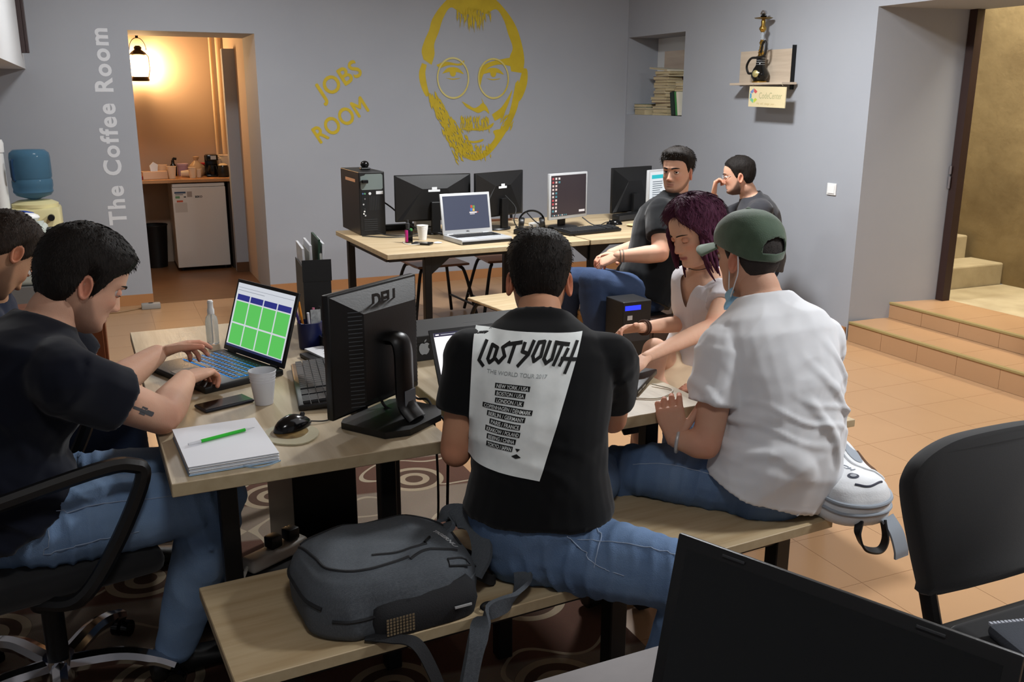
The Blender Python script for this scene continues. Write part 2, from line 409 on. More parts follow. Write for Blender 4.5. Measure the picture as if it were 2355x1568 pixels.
    g.build('painted_glasses', mat('mural_glasses', (206, 198, 140), 0.6, var=(3, (196, 172, 40), 0.4)), wall_back)
mural()

# light switch
b = MB(); b.box(-0.009, 0, -0.043, 0.043, -0.04, 0.04, bev=0.003)
o = thing('light_switch', 'white square light switch on the right wall', 'switch', (XR-0.0005, 4.985, 1.005))
b.build('plate', WHITEP, o); b = MB(); b.box(-0.014, -0.009, -0.031, 0.031, -0.029, 0.029, bev=0.002); b.build('rocker', mat('switch_white', (240, 240, 238), 0.3), o)

# carpet: woven bands, rings and swirls
def carpet_mat():
    m = bpy.data.materials.new('patterned_carpet'); m.use_nodes = True; nt = m.node_tree; b = nt.nodes['Principled BSDF']; N = nt.nodes.new; L = nt.links.new
    b.inputs['Roughness'].default_value = 0.95; b.inputs['Specular IOR Level'].default_value = 0.1
    tc = N('ShaderNodeTexCoord')
    def math_(op, a, c=None, d=None):
        q = N('ShaderNodeMath'); q.operation = op
        for i, x in enumerate((a, c, d)):
            if x is None: continue
            if isinstance(x, (int, float)): q.inputs[i].default_value = x
            else: L(x, q.inputs[i])
        return q.outputs[0]
    sep = N('ShaderNodeSeparateXYZ'); L(tc.outputs['Object'], sep.inputs[0])
    nz = N('ShaderNodeTexNoise'); nz.inputs['Scale'].default_value = 1.1; L(tc.outputs['Object'], nz.inputs[0])
    # bands running along x
    ph = math_('ADD', math_('MULTIPLY', sep.outputs[1], 9.5), math_('MULTIPLY', sep.outputs[0], 1.4))
    band = math_('SMOOTH_MIN', math_('MAXIMUM', math_('MULTIPLY', math_('SINE', ph), 6.0), 0.0), 1.0, 0.1)
    wave = N('ShaderNodeTexNoise'); wave.inputs['Scale'].default_value = 3.2; wave.inputs['Detail'].default_value = 0; L(tc.outputs['Object'], wave.inputs[0])
    line = math_('LESS_THAN', math_('ABSOLUTE', math_('SUBTRACT', wave.outputs['Fac'], 0.47)), 0.012)
    vor = N('ShaderNodeTexVoronoi'); vor.inputs['Scale'].default_value = 2.1; vor.inputs['Randomness'].default_value = 0.75; vor.voronoi_dimensions = '2D'; L(tc.outputs['Object'], vor.inputs[0])
    d = vor.outputs['Distance']
    ring = math_('ADD', math_('LESS_THAN', math_('ABSOLUTE', math_('SUBTRACT', d, 0.24)), 0.028), math_('LESS_THAN', math_('ABSOLUTE', math_('SUBTRACT', d, 0.11)), 0.03))
    disc = math_('LESS_THAN', d, 0.27)
    def mix(f, a, c):
        q = N('ShaderNodeMix'); q.data_type = 'RGBA'; L(f, q.inputs[0])
        for i, x in ((6, a), (7, c)):
            if isinstance(x, tuple): q.inputs[i].default_value = lin(x)
            else: L(x, q.inputs[i])
        return q.outputs[2]
    c = mix(band, (86, 58, 46), (118, 104, 90))
    c = mix(line, c, (150, 136, 114))
    c = mix(disc, c, (78, 58, 46)); c = mix(ring, c, (146, 130, 106))
    fib = N('ShaderNodeTexNoise'); fib.inputs['Scale'].default_value = 420; L(tc.outputs['Object'], fib.inputs[0])
    q = N('ShaderNodeMix'); q.data_type = 'RGBA'; q.blend_type = 'OVERLAY'; q.inputs[0].default_value = 0.35; L(c, q.inputs[6]); L(fib.outputs['Color'], q.inputs[7])
    hs = N('ShaderNodeHueSaturation'); hs.inputs['Saturation'].default_value = 0.9; L(q.outputs[2], hs.inputs['Color']); L(hs.outputs[0], b.inputs['Base Color'])
    bp = N('ShaderNodeBump'); bp.inputs['Strength'].default_value = 0.4; bp.inputs['Distance'].default_value = 0.004; L(fib.outputs['Fac'], bp.inputs['Height']); L(bp.outputs[0], b.inputs['Normal'])
    return m
b = MB(); b.box(XL+0.01, CX1, CY0, CY1, 0.0005, 0.009)
tag(b.build('carpet', carpet_mat()), 'dark brown carpet with woven bands, rings and swirls', 'carpet')

# ceiling lamps: flush LED panels
LEDM = glow('led_panel', (255, 246, 235), 12.0)
for n, (lx, ly, pw) in enumerate(LAMPS):
    o = thing('ceiling_lamp', ['square ceiling lamp above the middle of the room', 'square ceiling lamp near the entrance', 'square ceiling lamp near the coffee room doorway', 'square ceiling lamp above the foreground desk'][n], 'lamp', (lx, ly, CEIL-0.0005), 0, 'ceiling lamps')
    b = MB(); b.box(-0.21, 0.21, -0.21, 0.21, -0.05, 0, bev=0.006); b.build('housing', WHITEP, o)
    b = MB(); b.box(-0.18, 0.18, -0.18, 0.18, -0.056, -0.0505); b.build('diffuser', LEDM, o)
# ================================================================== TABLES, BENCHES, SEATS
def table(name, label, loc, rz, w, d, z, th, legs, cat='table', grain=None, lw=0.045, stretch=True, top=None):
    t = thing(name, label, cat, loc, rz)
    b = MB(); b.box(0, w, 0, d, z-th, z, bev=0.0015, seg=1); b.build('tabletop' if cat != 'bench' else 'seat_board', top or grain or OAK, t)
    e = MB(); e.box(-0.0006, 0.0, 0.002, d-0.002, z-th+0.002, z-0.002); e.box(w, w+0.0006, 0.002, d-0.002, z-th+0.002, z-0.002)
    e.box(0.002, w-0.002, -0.0006, 0, z-th+0.002, z-0.002); e.box(0.002, w-0.002, d, d+0.0006, z-th+0.002, z-0.002); e.build('edge_band', OAKE, t)
    for lx, ly in legs:
        b = MB(); b.box(lx-lw/2, lx+lw/2, ly-lw/2, ly+lw/2, 0.0095, z-th-0.0005, bev=0.003, seg=1); b.build('leg', BLACKM, t)
    if stretch:
        xs = sorted(set(l[0] for l in legs)); ys = sorted(set(l[1] for l in legs))
        b = MB(); h = z-th-0.0007
        for y in ys: b.box(xs[0], xs[-1], y-0.015, y+0.015, h-0.04, h)
        for x in xs: b.box(x-0.015, x+0.015, ys[0], ys[-1], h-0.04, h)
        b.build('frame', BLACKM, t)
    return t
LG = lambda w, d, i: [(i, i), (w-i, i), (i, d-i), (w-i, d-i)]
tA = table('work_table', 'oak table with open laptop, notebook, cup and the back of a black monitor', (0.078, 2.12, 0), R(1.3), 0.69, 1.57, 0.74, 0.034, [(0.14, 0.16), (0.56, 0.16), (0.14, 1.42), (0.56, 1.42)])
tC = table('work_table', 'oak table where the woman reaches, between the two benches', (0.852, 2.09, 0), R(2.2), 0.715, 1.22, 0.74, 0.034, [(0.10, 0.12), (0.62, 0.17), (0.10, 1.1), (0.66, 1.1)])
g = MB(); g.prism([(-0.09, 0), (0.09, 0), (0.03, -0.13), (-0.03, -0.13)], -0.004, 0.004, Tr(0.62, 0.26, 0.704, rx=PI/2)); g.build('gusset', BLACKM, tC)
dB1 = table('desk', 'oak back desk carrying the computer tower and the silver laptop', (1.446, 5.05, 0), R(2.0), 1.33, 1.09, 0.74, 0.03, [(0.30, 0.16), (1.2, 0.16), (0.06, 0.95), (1.2, 0.95)], cat='desk', grain=OAKX)
dB2 = table('desk', 'oak back desk with the silver-framed monitor and a keyboard', (2.79, 5.10, 0), R(2.0), 1.06, 1.16, 0.74, 0.03, [(0.12, 0.2), (0.95, 0.25), (0.12, 0.95), (0.95, 0.95)], cat='desk', grain=OAKX)
for d, x, s in ((dB1, 0.30, 1), (dB2, 0.12, -1), (dB2, 0.12, 1)):
    g = MB(); g.prism([(0, 0), (0.19*s, 0), (0, -0.15)], -0.004, 0.004, Tr(x, 0.15 if d is dB1 else 0.2, 0.709, rx=PI/2)); g.build('gusset', BLACKM, d)
# long bench in the foreground, turned a little
BR = R(3.8)
bench = table('bench', 'long oak bench in the foreground under the dark backpack and two sitters', (0.147, 1.728, 0), BR, 1.665, 0.425, 0.45, 0.028, [(0.13, 0.08), (0.98, 0.08), (1.53, 0.07), (0.13, 0.35), (1.53, 0.35)], cat='bench', grain=OAKX, lw=0.05)
bench2 = table('bench', 'short oak bench behind the man in white, only its corner showing', (2.10, 2.46, 0), 0, 0.38, 0.72, 0.45, 0.028, LG(0.38, 0.72, 0.07), cat='bench', grain=OAK)
# desk in front of the camera
GREYT = mat('grey_desk_laminate', (92, 84, 84), 0.5, var=(20, (82, 74, 74), 0.5))
dD = table('desk', 'greyish desk under the black laptop in the foreground', (0.36, 0.42, 0), R(1.5), 0.66, 0.69, 0.74, 0.03, LG(0.66, 0.69, 0.08), cat='desk', top=GREYT)

# school-type chairs: plywood seat, bent steel tube legs
def stool_chair(name, label, loc, rz, seatm, back=True, sz=0.40, bz=0.60):
    t = thing(name, label, 'chair', loc, rz); h = sz/2
    b = MB(); b.box(-h, h, -h, h, 0.435, 0.452, bev=0.006); b.build('seat', seatm, t)
    for sx in (-1, 1):
        b = MB(); b.tube(curve_pts([(sx*(h+0.05), -h-0.04, 0.012), (sx*(h-0.02), -h+0.03, 0.36), (sx*(h-0.05), -h+0.07, 0.42), (sx*(h-0.05), 0.0, 0.424)], 5), 0.0125, 8); b.build('leg', BLACKM, t, True)
        b = MB(); b.tube(curve_pts([(sx*(h+0.05), h+0.05, 0.012), (sx*(h-0.02), h-0.03, 0.36), (sx*(h-0.05), h-0.07, 0.42), (sx*(h-0.05), 0.0, 0.424)], 5), 0.0125, 8); b.build('leg', BLACKM, t, True)
        b = MB(); b.tube([(sx*(h+0.025), -h-0.02, 0.14), (sx*(h+0.025), h+0.02, 0.14)], 0.008, 6); b.build('stretcher', BLACKM, t, True)
    if back:
        b = MB()
        for sx in (-1, 1): b.tube(curve_pts([(sx*(h-0.06), 0.1, 0.426), (sx*(h-0.05), h+0.02, 0.44), (sx*(h-0.05), h+0.06, 0.55), (sx*(h-0.05), h+0.09, 0.80)], 5), 0.0115, 8)
        b.build('back_frame', BLACKM, t, True)
        b = MB(); b.box(-h, h, h+0.055, h+0.07, bz, bz+0.20, bev=0.005); b.build('backrest', seatm, t)
    return t
BRW = wood('brown_plywood', (118, 78, 54), (96, 62, 42), 'x', rough=0.3)
stool_chair('school_chair', 'brown plywood stool chair under the back desk below the plastic cup', (2.17, 6.36, 0), R(4), BRW, back=False)
stool_chair('school_chair', 'brown plywood chair with backrest beside the seated man in blue jeans', (2.74, 6.36, 0), R(-4), BRW, bz=0.50)
stool_chair('school_chair', 'pale oak stool chair with bent black legs in the middle of the room', (2.17, 4.88, 0), R(8), OAKX, back=False, sz=0.42)

# office chair of the navy-shirted man
def office_chair():
    t = thing('office_chair', 'black swivel office chair with loop armrests at the left', 'chair', (-0.235, 2.52, 0), R(12))
    fab = mat('black_chair_fabric', (20, 20, 22), 0.9, sheen=0.2, bump=(700, 0.08))
    b = MB(); b.box(-0.25, 0.25, -0.24, 0.24, 0.41, 0.475, bev=0.03, seg=3); b.build('seat', fab, t, True)
    b = MB(); b.box(-0.33, -0.285, -0.22, 0.22, 0.56, 1.02, bev=0.02, seg=3, M=Tr(0, 0, 0, ry=R(-6))); b.build('backrest', fab, t, True)
    b = MB(); b.tube([(-0.20, 0, 0.40), (-0.31, 0, 0.42), (-0.35, 0, 0.60)], 0.02, 8); b.build('back_bracket', BLACKP, t, True)
    for s in (-1, 1):
        y = s*0.285
        b = MB(); b.tube(curve_pts([(-0.05, s*0.2, 0.405), (0.03, y, 0.43), (0.12, y, 0.54), (0.20, y, 0.70), (0.18, y, 0.74), (0.09, y, 0.745), (-0.20, y, 0.70), (-0.29, s*0.23, 0.67)], 6), 0.019, 8, sx=1.0); b.build('armrest', BLACKP, t, True)
    b = MB(); b.cyl((0, 0, 0.115), (0, 0, 0.30), 0.028); b.cyl((0, 0, 0.29), (0, 0, 0.40), 0.05, 0.06); b.build('gas_column', BLACKP, t, True)
    b = MB(); b.cyl((0, 0, 0.07), (0, 0, 0.135), 0.045, 0.04); b.build('hub', CHROME, t, True)
    for k in range(5):
        a = 2*PI*k/5+R(-26); c, s = math.cos(a), math.sin(a)
        b = MB(); b.tube(curve_pts([(c*0.03, s*0.03, 0.108), (c*0.16, s*0.16, 0.118), (c*0.25, s*0.25, 0.098), (c*0.30, s*0.30, 0.075)], 5), [0.026]*5+[0.024]*5+[0.02]*6, 8); o = b.build('base_arm', CHROME, t, True)
        b = MB()
        for q in (-1, 1): b.cyl((c*0.30-s*0.006*q, s*0.30+c*0.006*q, 0.0345), (c*0.30-s*0.026*q, s*0.30+c*0.026*q, 0.0345), 0.025, n=14)
        b.cyl((c*0.30, s*0.30, 0.035), (c*0.30, s*0.30, 0.075), 0.008); b.build('castor', BLACKG, o, True)
office_chair()
# office visitor chair at the right edge
def visitor_chair():
    t = thing('visitor_chair', 'black padded visitor chair at the right edge', 'chair', (1.885, 1.10, 0.0), R(0))
    fab = mat('black_chair_fabric', (20, 20, 22), 0.9)
    prof = [(-0.235, 0.02), (-0.26, 0.12), (-0.285, 0.25), (-0.275, 0.30), (-0.24, 0.335), (-0.17, 0.362), (-0.08, 0.372), (0.08, 0.372), (0.17, 0.362), (0.24, 0.335), (0.275, 0.30), (0.285, 0.25), (0.26, 0.12), (0.235, 0.02), (0.20, 0.0), (-0.20, 0.0)]
    prof = [(q.x, q.y) for q in curve_pts([(x, z, 0) for x, z in prof]+[(prof[0][0], prof[0][1], 0)], 4)][:-1]
    b = MB(); n = len(prof); secs = []
    for off, sc in ((-0.026, 0.94), (-0.02, 0.985), (0.0, 1.0), (0.018, 0.985), (0.026, 0.93)):
        secs.append([(x*sc, off+0.10*(x*x)*1.2-0.0, 0.19+(z-0.19)*sc) for x, z in prof])
    for i, s in enumerate(secs): b.v += s
    for i in range(4):
        for j in range(n): b.f.append((i*n+j, i*n+(j+1) % n, (i+1)*n+(j+1) % n, (i+1)*n+j)); b.mi.append(0)
    b.f.append(tuple(range(n-1, -1, -1))); b.f.append(tuple(4*n+j for j in range(n))); b.mi += [0, 0]
    b.build('backrest', fab, t, True, M=Tr(0, 0.275, 0.485, rx=R(-8)))
    b = MB(); b.box(-0.25, 0.25, -0.22, 0.20, 0.41, 0.465, bev=0.028, seg=3); b.build('seat', fab, t, True)
    for s in (-1, 1):
        x = s*0.215
        b = MB(); b.tube([(x, 0.31, 0.66), (x, 0.285, 0.50), (x, 0.25, 0.405)], 0.016, 8, sx=1.5); b.build('back_post', BLACKM, t, True)
        for yy, y2 in ((-0.2, -0.26), (0.18, 0.29)):
            b = MB(); b.tube([(s*0.22, yy, 0.405), (s*0.265, y2, 0.012)], 0.013, 8); b.build('leg', BLACKM, t, True)
    b = MB(); b.box(-0.23, 0.23, -0.21, 0.26, 0.392, 0.409); b.build('seat_frame', BLACKM, t)
    s = thing('laptop_sleeve', 'dark grey sleeve with a pale zipped edge on the right chair seat', 'sleeve', (1.80, 1.07, 0.466), R(-14))
    b = MB(); b.box(-0.16, 0.16, -0.12, 0.12, 0, 0.03, bev=0.012, seg=2); b.build('body', mat('sleeve_grey', (66, 70, 78), 0.9, bump=(300, 0.2)), s, True)
    z = MB()
    for k in range(34): z.box(-0.155+k*0.0092, -0.149+k*0.0092, 0.112, 0.121, 0.026, 0.032)
    z.build('zip', mat('zip_pale', (176, 180, 190), 0.4), s)
visitor_chair()
# wooden framed chair of the man in black
def wooden_chair():
    t = thing('wooden_armless_chair', 'wooden framed chair with black upholstery under the man in black', 'chair', (2.63, 4.39, 0), R(-96))
    PINE = wood('pine_frame', (208, 176, 128), (186, 150, 102), 'z')
    b = MB(); b.box(-0.22, 0.22, -0.21, 0.21, 0.40, 0.425, bev=0.004); b.build('seat_frame', PINE, t)
    b = MB(); b.box(-0.2, 0.2, -0.19, 0.19, 0.4255, 0.45, bev=0.012); b.build('seat', BLACKP, t, True)
    for s in (-1, 1):
        x = s*0.205
        b = MB(); b.box(x-0.018, x+0.018, -0.205, -0.17, 0.0005, 0.3995, bev=0.004); b.build('leg', PINE, t)
        b = MB(); b.box(x-0.018, x+0.018, 0.165, 0.20, 0.0005, 0.3995, bev=0.004); b.build('leg', PINE, t)
        b = MB(); b.box(x-0.02, x+0.02, 0.0, 0.03, 0.0, 0.44, M=Tr(0, 0.185, 0.4255, rx=R(-12)), bev=0.004); b.build('back_post', PINE, t)
    b = MB(); b.box(-0.182, 0.182, 0.003, 0.02, 0.08, 0.42, M=Tr(0, 0.185, 0.4255, rx=R(-12)), bev=0.004); b.build('back_panel', BLACKP, t)
    b = MB(); b.box(-0.186, 0.186, 0.0, 0.026, 0.4205, 0.455, M=Tr(0, 0.185, 0.4255, rx=R(-12)), bev=0.004); b.build('top_rail', PINE, t)
    b = MB(); b.box(-0.18, 0.18, 0.021, 0.030, 0.1, 0.40, M=Tr(0, 0.185, 0.4255, rx=R(-12))); b.build('back_veneer', PINE, t)
wooden_chair()
# chair of the far man (only glimpsed) and of the leftmost man
stool_chair('school_chair', 'brown plywood stool under the man in charcoal by the right wall', (3.93, 4.96, 0), R(-120), BRW, back=False, sz=0.26)
stool_chair('school_chair', 'brown plywood chair of the man at the left edge', (-0.42, 3.30, 0), R(90), BRW)
stool_chair('school_chair', 'pale stool under the woman with purple hair', (1.91, 2.98, 0), R(10), OAKX, back=False, sz=0.30)

# small wooden cabinet and the cooler corner on the left
t = thing('drawer_cabinet', 'small reddish wooden cabinet behind the navy-shirted man', 'cabinet', (-0.26, 4.62, 0), R(0))
RW = wood('reddish_wood', (120, 66, 34), (98, 50, 26), 'z')
b = MB(); b.box(-0.2, 0.2, -0.2, 0.2, 0.0005, 0.66, bev=0.003); b.build('body', RW, t)
b = MB(); b.box(0.2005, 0.212, -0.19, 0.19, 0.40, 0.64, bev=0.002); o = b.build('drawer', RW, t)
b = MB(); b.cyl((0.2125, 0.14, 0.62), (0.235, 0.14, 0.62), 0.012, 0.018); b.build('knob', BLACKP, o, True)
# ================================================================== ELECTRONICS
def scr_rects(rects, w, h, z0, T, parent, name='window_tile'):
    """flat coloured panels drawn on a display; u,v in 0..1, display spans w x h from z0, facing -y in T"""
    by = {}
    for (u0, v0, u1, v1, m) in rects: by.setdefault(m, []).append((u0, v0, u1, v1))
    for k, (m, rs) in enumerate(by.items()):
        for u0, v0, u1, v1 in rs:
            b = MB(); b.quad(((u0-0.5)*w, 0, z0+v0*h), ((u1-0.5)*w, 0, z0+v0*h), ((u1-0.5)*w, 0, z0+v1*h), ((u0-0.5)*w, 0, z0+v1*h))
            b.build(name, m, parent, M=T @ Matrix.Translation((0, -0.0004*(k+1), 0)))
def keys_mb(x0, x1, y0, y1, z, nx, ny, gap, h, seed=1, merge=True):
    b = MB(); r = random.Random(seed); dx = (x1-x0)/nx; dy = (y1-y0)/ny
    for j in range(ny):
        i = 0
        while i < nx:
            s = 1
            if merge and ((j == 0 and i == 3) or (i >= nx-3 and j in (1, 2) and i == nx-2)): s = 5 if j == 0 else 2
            s = min(s, nx-i)
            b.box(x0+i*dx+gap, x0+(i+s)*dx-gap, y0+j*dy+gap, y0+(j+1)*dy-gap, z, z+h); i += s
    return b
def laptop(label, loc, rz, w, d, h, ang, bodym, lidm, dispm, rects, thick=0.018, keym=None, backlight=None, bez=0.012, bezb=0.02, pad=True, bump=False, group=None):
    t = thing('laptop', label, 'laptop', loc, rz, group)
    b = MB(); b.box(-w/2, w/2, -d, 0.004, 0.0005, thick, bev=0.004); base = b.build('base', bodym, t, True)
    kz = thick+0.0002
    if backlight:
        b = MB(); b.quad((-w*0.44, -d*0.60, kz+0.0006), (w*0.44, -d*0.60, kz+0.0006), (w*0.44, -d*0.10, kz+0.0006), (-w*0.44, -d*0.10, kz+0.0006)); b.build('key_backlight', backlight, base)
    kb = keys_mb(-w*0.44, w*0.44, -d*0.60, -d*0.10, kz+0.0008, 16, 6, 0.0016 if not backlight else 0.0024, 0.0016).build('keys', keym or BLACKP, base); kb['kind'] = 'stuff'
    if pad:
        b = MB(); b.box(-w*0.14, w*0.12, -d*0.96, -d*0.66, kz, kz+0.0008); b.build('touchpad', DARKG if bodym is not SILVER else mat('pad_silver', (170, 172, 176), 0.4), base)
    T = Tr(0, 0.0, thick*0.9) @ Matrix.Rotation(-(ang-PI/2), 4, 'X')
    b = MB(); b.box(-w/2, w/2, 0.0, 0.009, 0.004, h, bev=0.003, M=T); lid = b.build('lid', lidm, t, True)
    b = MB(); b.quad((-w/2+bez, -0.0006, bezb), (w/2-bez, -0.0006, bezb), (w/2-bez, -0.0006, h-bez), (-w/2+bez, -0.0006, h-bez)); b.build('display', dispm, lid, M=T)
    scr_rects(rects, w-2*bez, h-bez-bezb, bezb, T @ Matrix.Translation((0, -0.0006, 0)), lid)
    b = MB()
    for s in (-1, 1): b.cyl((s*w*0.36-0.02, 0.004, thick*0.95), (s*w*0.36+0.02, 0.004, thick*0.95), 0.0055, n=10)
    b.build('hinge', bodym, t, True)
    if bump:
        for s in (-0.3, 0.28):
            b = MB(); b.box(s*w-0.016, s*w+0.016, -0.002, 0.0, h-0.0105, h-0.0065, bev=0.001, M=T); b.build('bumper', DARKG, lid)
    return t, T, lid, base
def monitor(label, loc, rz, w, h, zb, depth=0.045, frame=BLACKP, back=BLACKP, dispm=None, rects=(), bez=0.014, bezb=0.022, base='round', neckm=BLACKP, tilt=0.0, stand_off=0.09, vents=False, group=None, wedge=False):
    t = thing('monitor', label, 'monitor', loc, rz, group)
    T = Tr(0, -stand_off, zb) @ Matrix.Rotation(tilt, 4, 'X')
    b = MB(); b.box(-w/2, w/2, 0.0, 0.022, 0, h, bev=0.004, M=T); pn = b.build('panel', frame, t, True)
    b = MB(); i = 0.14 if not vents else 0.06; y1 = depth
    A = [(-w/2+0.006, 0.0222, 0.006), (w/2-0.006, 0.0222, 0.006), (w/2-0.006, 0.0222, h-0.006), (-w/2+0.006, 0.0222, h-0.006)]
    if vents: B = [(-w/2+0.075, y1, 0.045), (w/2-0.075, y1, 0.045), (w/2-0.075, y1, h-0.055), (-w/2+0.075, y1, h-0.055)]
    else: B = [(-w*0.42, y1*0.75, 0.012), (w*0.42, y1*0.75, 0.012), (w*0.16, y1, h*0.70), (-w*0.16, y1, h*0.70)]
    b.add(A+B, [(0, 1, 5, 4), (1, 2, 6, 5), (2, 3, 7, 6), (3, 0, 4, 7), (4, 5, 6, 7)], T); rear = b.build('rear_cover', back, t)
    if vents:                                    # louvre slots on the sloping rear flanks
        for s in (-1, 1):
            for k in range(24):
                z = 0.03+k*(h-0.07)/24; b = MB()
                y0, ya = 0.026, depth-0.003
                b.quad((s*(w/2-0.018), y0, z), (s*(w/2-0.070), ya+0.0006, z+0.002), (s*(w/2-0.070), ya+0.0006, z+0.0045), (s*(w/2-0.018), y0, z+0.0025))
                if s > 0: b.f = [tuple(reversed(q)) for q in b.f]
                b.build('vent_slot', mat('vent_grey_dark', (70, 74, 78), 0.6), rear, M=T @ Matrix.Translation((s*0.0012, 0.0012, 0)))
    if dispm:
        b = MB(); b.quad((-w/2+bez, -0.0006, bezb), (w/2-bez, -0.0006, bezb), (w/2-bez, -0.0006, h-bez), (-w/2+bez, -0.0006, h-bez)); b.build('display', dispm, pn, M=T)
        if rects: scr_rects(rects, w-2*bez, h-bez-bezb, bezb, T @ Matrix.Translation((0, -0.0006, 0)), pn)
    if base == 'round':
        b = MB(); b.box(-0.03, 0.03, -0.012, 0.012, 0.012, zb+h*0.42, bev=0.004, M=Tr(0, -stand_off+depth*0.8+0.018, 0)); b.build('neck', neckm, t)
        b = MB(); b.lathe([(0.10, 0.0005), (0.105, 0.006), (0.10, 0.013), (0.04, 0.02)], 28); b.build('base', neckm, t, True)
    return t, T, pn, rear

# --- navy man's laptop: page of green and blue panels
SW = glow('screen_white', (214, 218, 226), 0.9); SG = glow('screen_green', (92, 196, 92), 0.95); SB = glow('screen_blue', (40, 46, 128), 0.9); STB = glow('screen_taskbar', (44, 52, 92), 0.8)
rects = [(0, 0, 1, 0.035, STB), (0.02, 0.885, 0.5, 0.893, glow('screen_grey', (150, 156, 168), 0.8)), (0.02, 0.93, 0.99, 0.936, glow('screen_grey', (150, 156, 168), 0.8))]
for k in range(4):
    u0 = 0.035+k*0.242; rects.append((u0, 0.735, u0+0.222, 0.825, SB))
    rects.append((u0, 0.385, u0+0.222, 0.715, SG)); rects.append((u0, 0.05, u0+0.222, 0.36, SG))
laptop('open black laptop with green panels on its screen and blue lit keys', (0.399, 3.056, 0.7405), R(-67), 0.3646, 0.2698, 0.2512, R(108), BLACKP, BLACKP, SW, rects, 0.021, keym=BLACKP, backlight=glow('key_backlight_blue', (30, 140, 235), 1.3))
st = MB(); st.quad((-0.165, -0.25, 0.0218), (-0.115, -0.25, 0.0218), (-0.115, -0.222, 0.0218), (-0.165, -0.222, 0.0218))
# --- white-screen laptop in front of the lettered man
SWW = glow('screen_bright_white', (255, 252, 255), 1.15); SDK = glow('screen_dark_bar', (60, 58, 84), 0.8); SDG = glow('screen_photo', (120, 104, 104), 0.8)
laptop('open laptop with a bright white page in front of the lettered shirt', (0.998, 2.445, 0.7405), R(3), 0.30, 0.205, 0.202, R(117), DARKG, DARKG, SWW, [(0, 0.93, 1, 1, SDK), (0.02, 0.955, 0.06, 0.975, SWW), (0.08, 0.96, 0.7, 0.97, SW), (0.34, 0.55, 0.62, 0.76, SDG), (0.34, 0.72, 0.62, 0.76, SW)])
# --- old silver laptop on the back desk with a coloured flag on its screen
SNV = glow('screen_slate', (84, 90, 112), 0.85)
fl = [(0.60, 0.62, 0.645, 0.70, glow('flag_red', (214, 92, 70), 1)), (0.65, 0.61, 0.695, 0.69, glow('flag_green', (120, 170, 90), 1)), (0.59, 0.53, 0.635, 0.61, glow('flag_blue', (80, 130, 214), 1)), (0.64, 0.52, 0.685, 0.60, glow('flag_yellow', (226, 190, 90), 1)),
      (0.565, 0.465, 0.73, 0.505, glow('flag_caption', (244, 236, 236), 1)), (0.575, 0.43, 0.68, 0.45, glow('flag_caption', (244, 236, 236), 1)), (0.735, 0.475, 0.765, 0.50, glow('flag_red', (214, 92, 70), 1))]
lp, T, lid, base = laptop('old silver laptop with a slate screen on the back desk', (2.11, 5.489, 0.7405), R(6.3), 0.353, 0.256, 0.2588, R(100), SILVER, SILVER, SNV, fl, 0.03, bez=0.016, bezb=0.03)
t = text_mb('DELL', 0.011, align='CENTER', bold=0.0003); t.build('lid_lettering', DARKG, lid, M=T @ Tr(0, -0.001, 0.0135, rx=PI/2))
b = MB(); b.box(-0.172, 0.172, -0.262, 0.0, 0.004, 0.018); b.build('underside', BLACKP, base)
# --- black laptop in the immediate foreground, screen off
SOFF = mat('screen_off', (8, 9, 9), 0.12, spec=0.5)
laptop('large black laptop with a switched-off screen in the foreground', (0.681, 0.723, 0.7405), R(-66), 0.420, 0.28, 0.287, R(104), BLACKP, BLACKP, SOFF, [], 0.024, bez=0.017, bump=True)

# --- monitor seen from behind on the front table
mt, T, pn, rear = monitor('black monitor seen from behind on the front oak table', (0.679, 2.327, 0.7405), R(215), 0.368, 0.335, 0.0427, 0.075, base=None, vents=True, stand_off=0.085, dispm=SWW)
b = MB(); b.tube(curve_pts([(0, 0.07, 0.02), (0, 0.035, 0.06), (0, 0.03, 0.14), (0, 0.028, 0.205), (0, 0.015, 0.235), (0, -0.02, 0.235)], 6), 0.018, 10, sx=1.9); b.build('neck', BLACKP, mt, True)
b = MB(); b.box(-0.022, 0.022, 0.048, 0.0505, 0.05, 0.10); b.build('cable_slot', mat('slot_pale', (120, 126, 134), 0.5), mt)
b = MB(); b.prism([(-0.125, -0.09), (-0.10, -0.105), (0.10, -0.105), (0.125, -0.09), (0.125, 0.06), (0.07, 0.10), (-0.07, 0.10), (-0.125, 0.06)], 0.0005, 0.018); b.build('base', BLACKP, mt)
t = text_mb('DELL', 0.05, align='CENTER', bold=0.002, ext=0.0008); t.build('logo', BLACKP, rear, M=T @ Tr(0, 0.058, 0.285, rx=PI/2, rz=PI) )
# --- monitors on the back desks
m1 = monitor('wide black monitor turned away, left on the back desk', (1.974, 5.80, 0.7405), R(180), 0.519, 0.299, 0.086, 0.05, stand_off=-0.02)
m2 = monitor('black monitor turned away at an angle behind the silver laptop', (2.44, 5.824, 0.7405), R(204.7), 0.47, 0.298, 0.089, 0.05, stand_off=-0.02)
STICK = mat('sticker_white', (216, 218, 220), 0.6)
for m in (m1, m2):
    b = MB(); b.quad((0.045, 0, 0.2), (-0.035, 0, 0.2), (-0.035, 0, 0.214), (0.045, 0, 0.214)); b.quad((0.02, 0, 0.2145), (-0.015, 0, 0.2145), (-0.015, 0, 0.23), (0.02, 0, 0.23)); b.build('sticker', STICK, m[3], M=m[1] @ Matrix.Translation((0, 0.051, -0.01)))
IC = [glow('icon_a', (240, 214, 206), 0.9), glow('icon_b', (90, 150, 160), 0.9), glow('icon_c', (214, 90, 96), 0.9), glow('icon_d', (250, 240, 236), 0.9)]
rects = [(0.80, 0.06, 0.97, 0.115, IC[3])]; rr = random.Random(5)
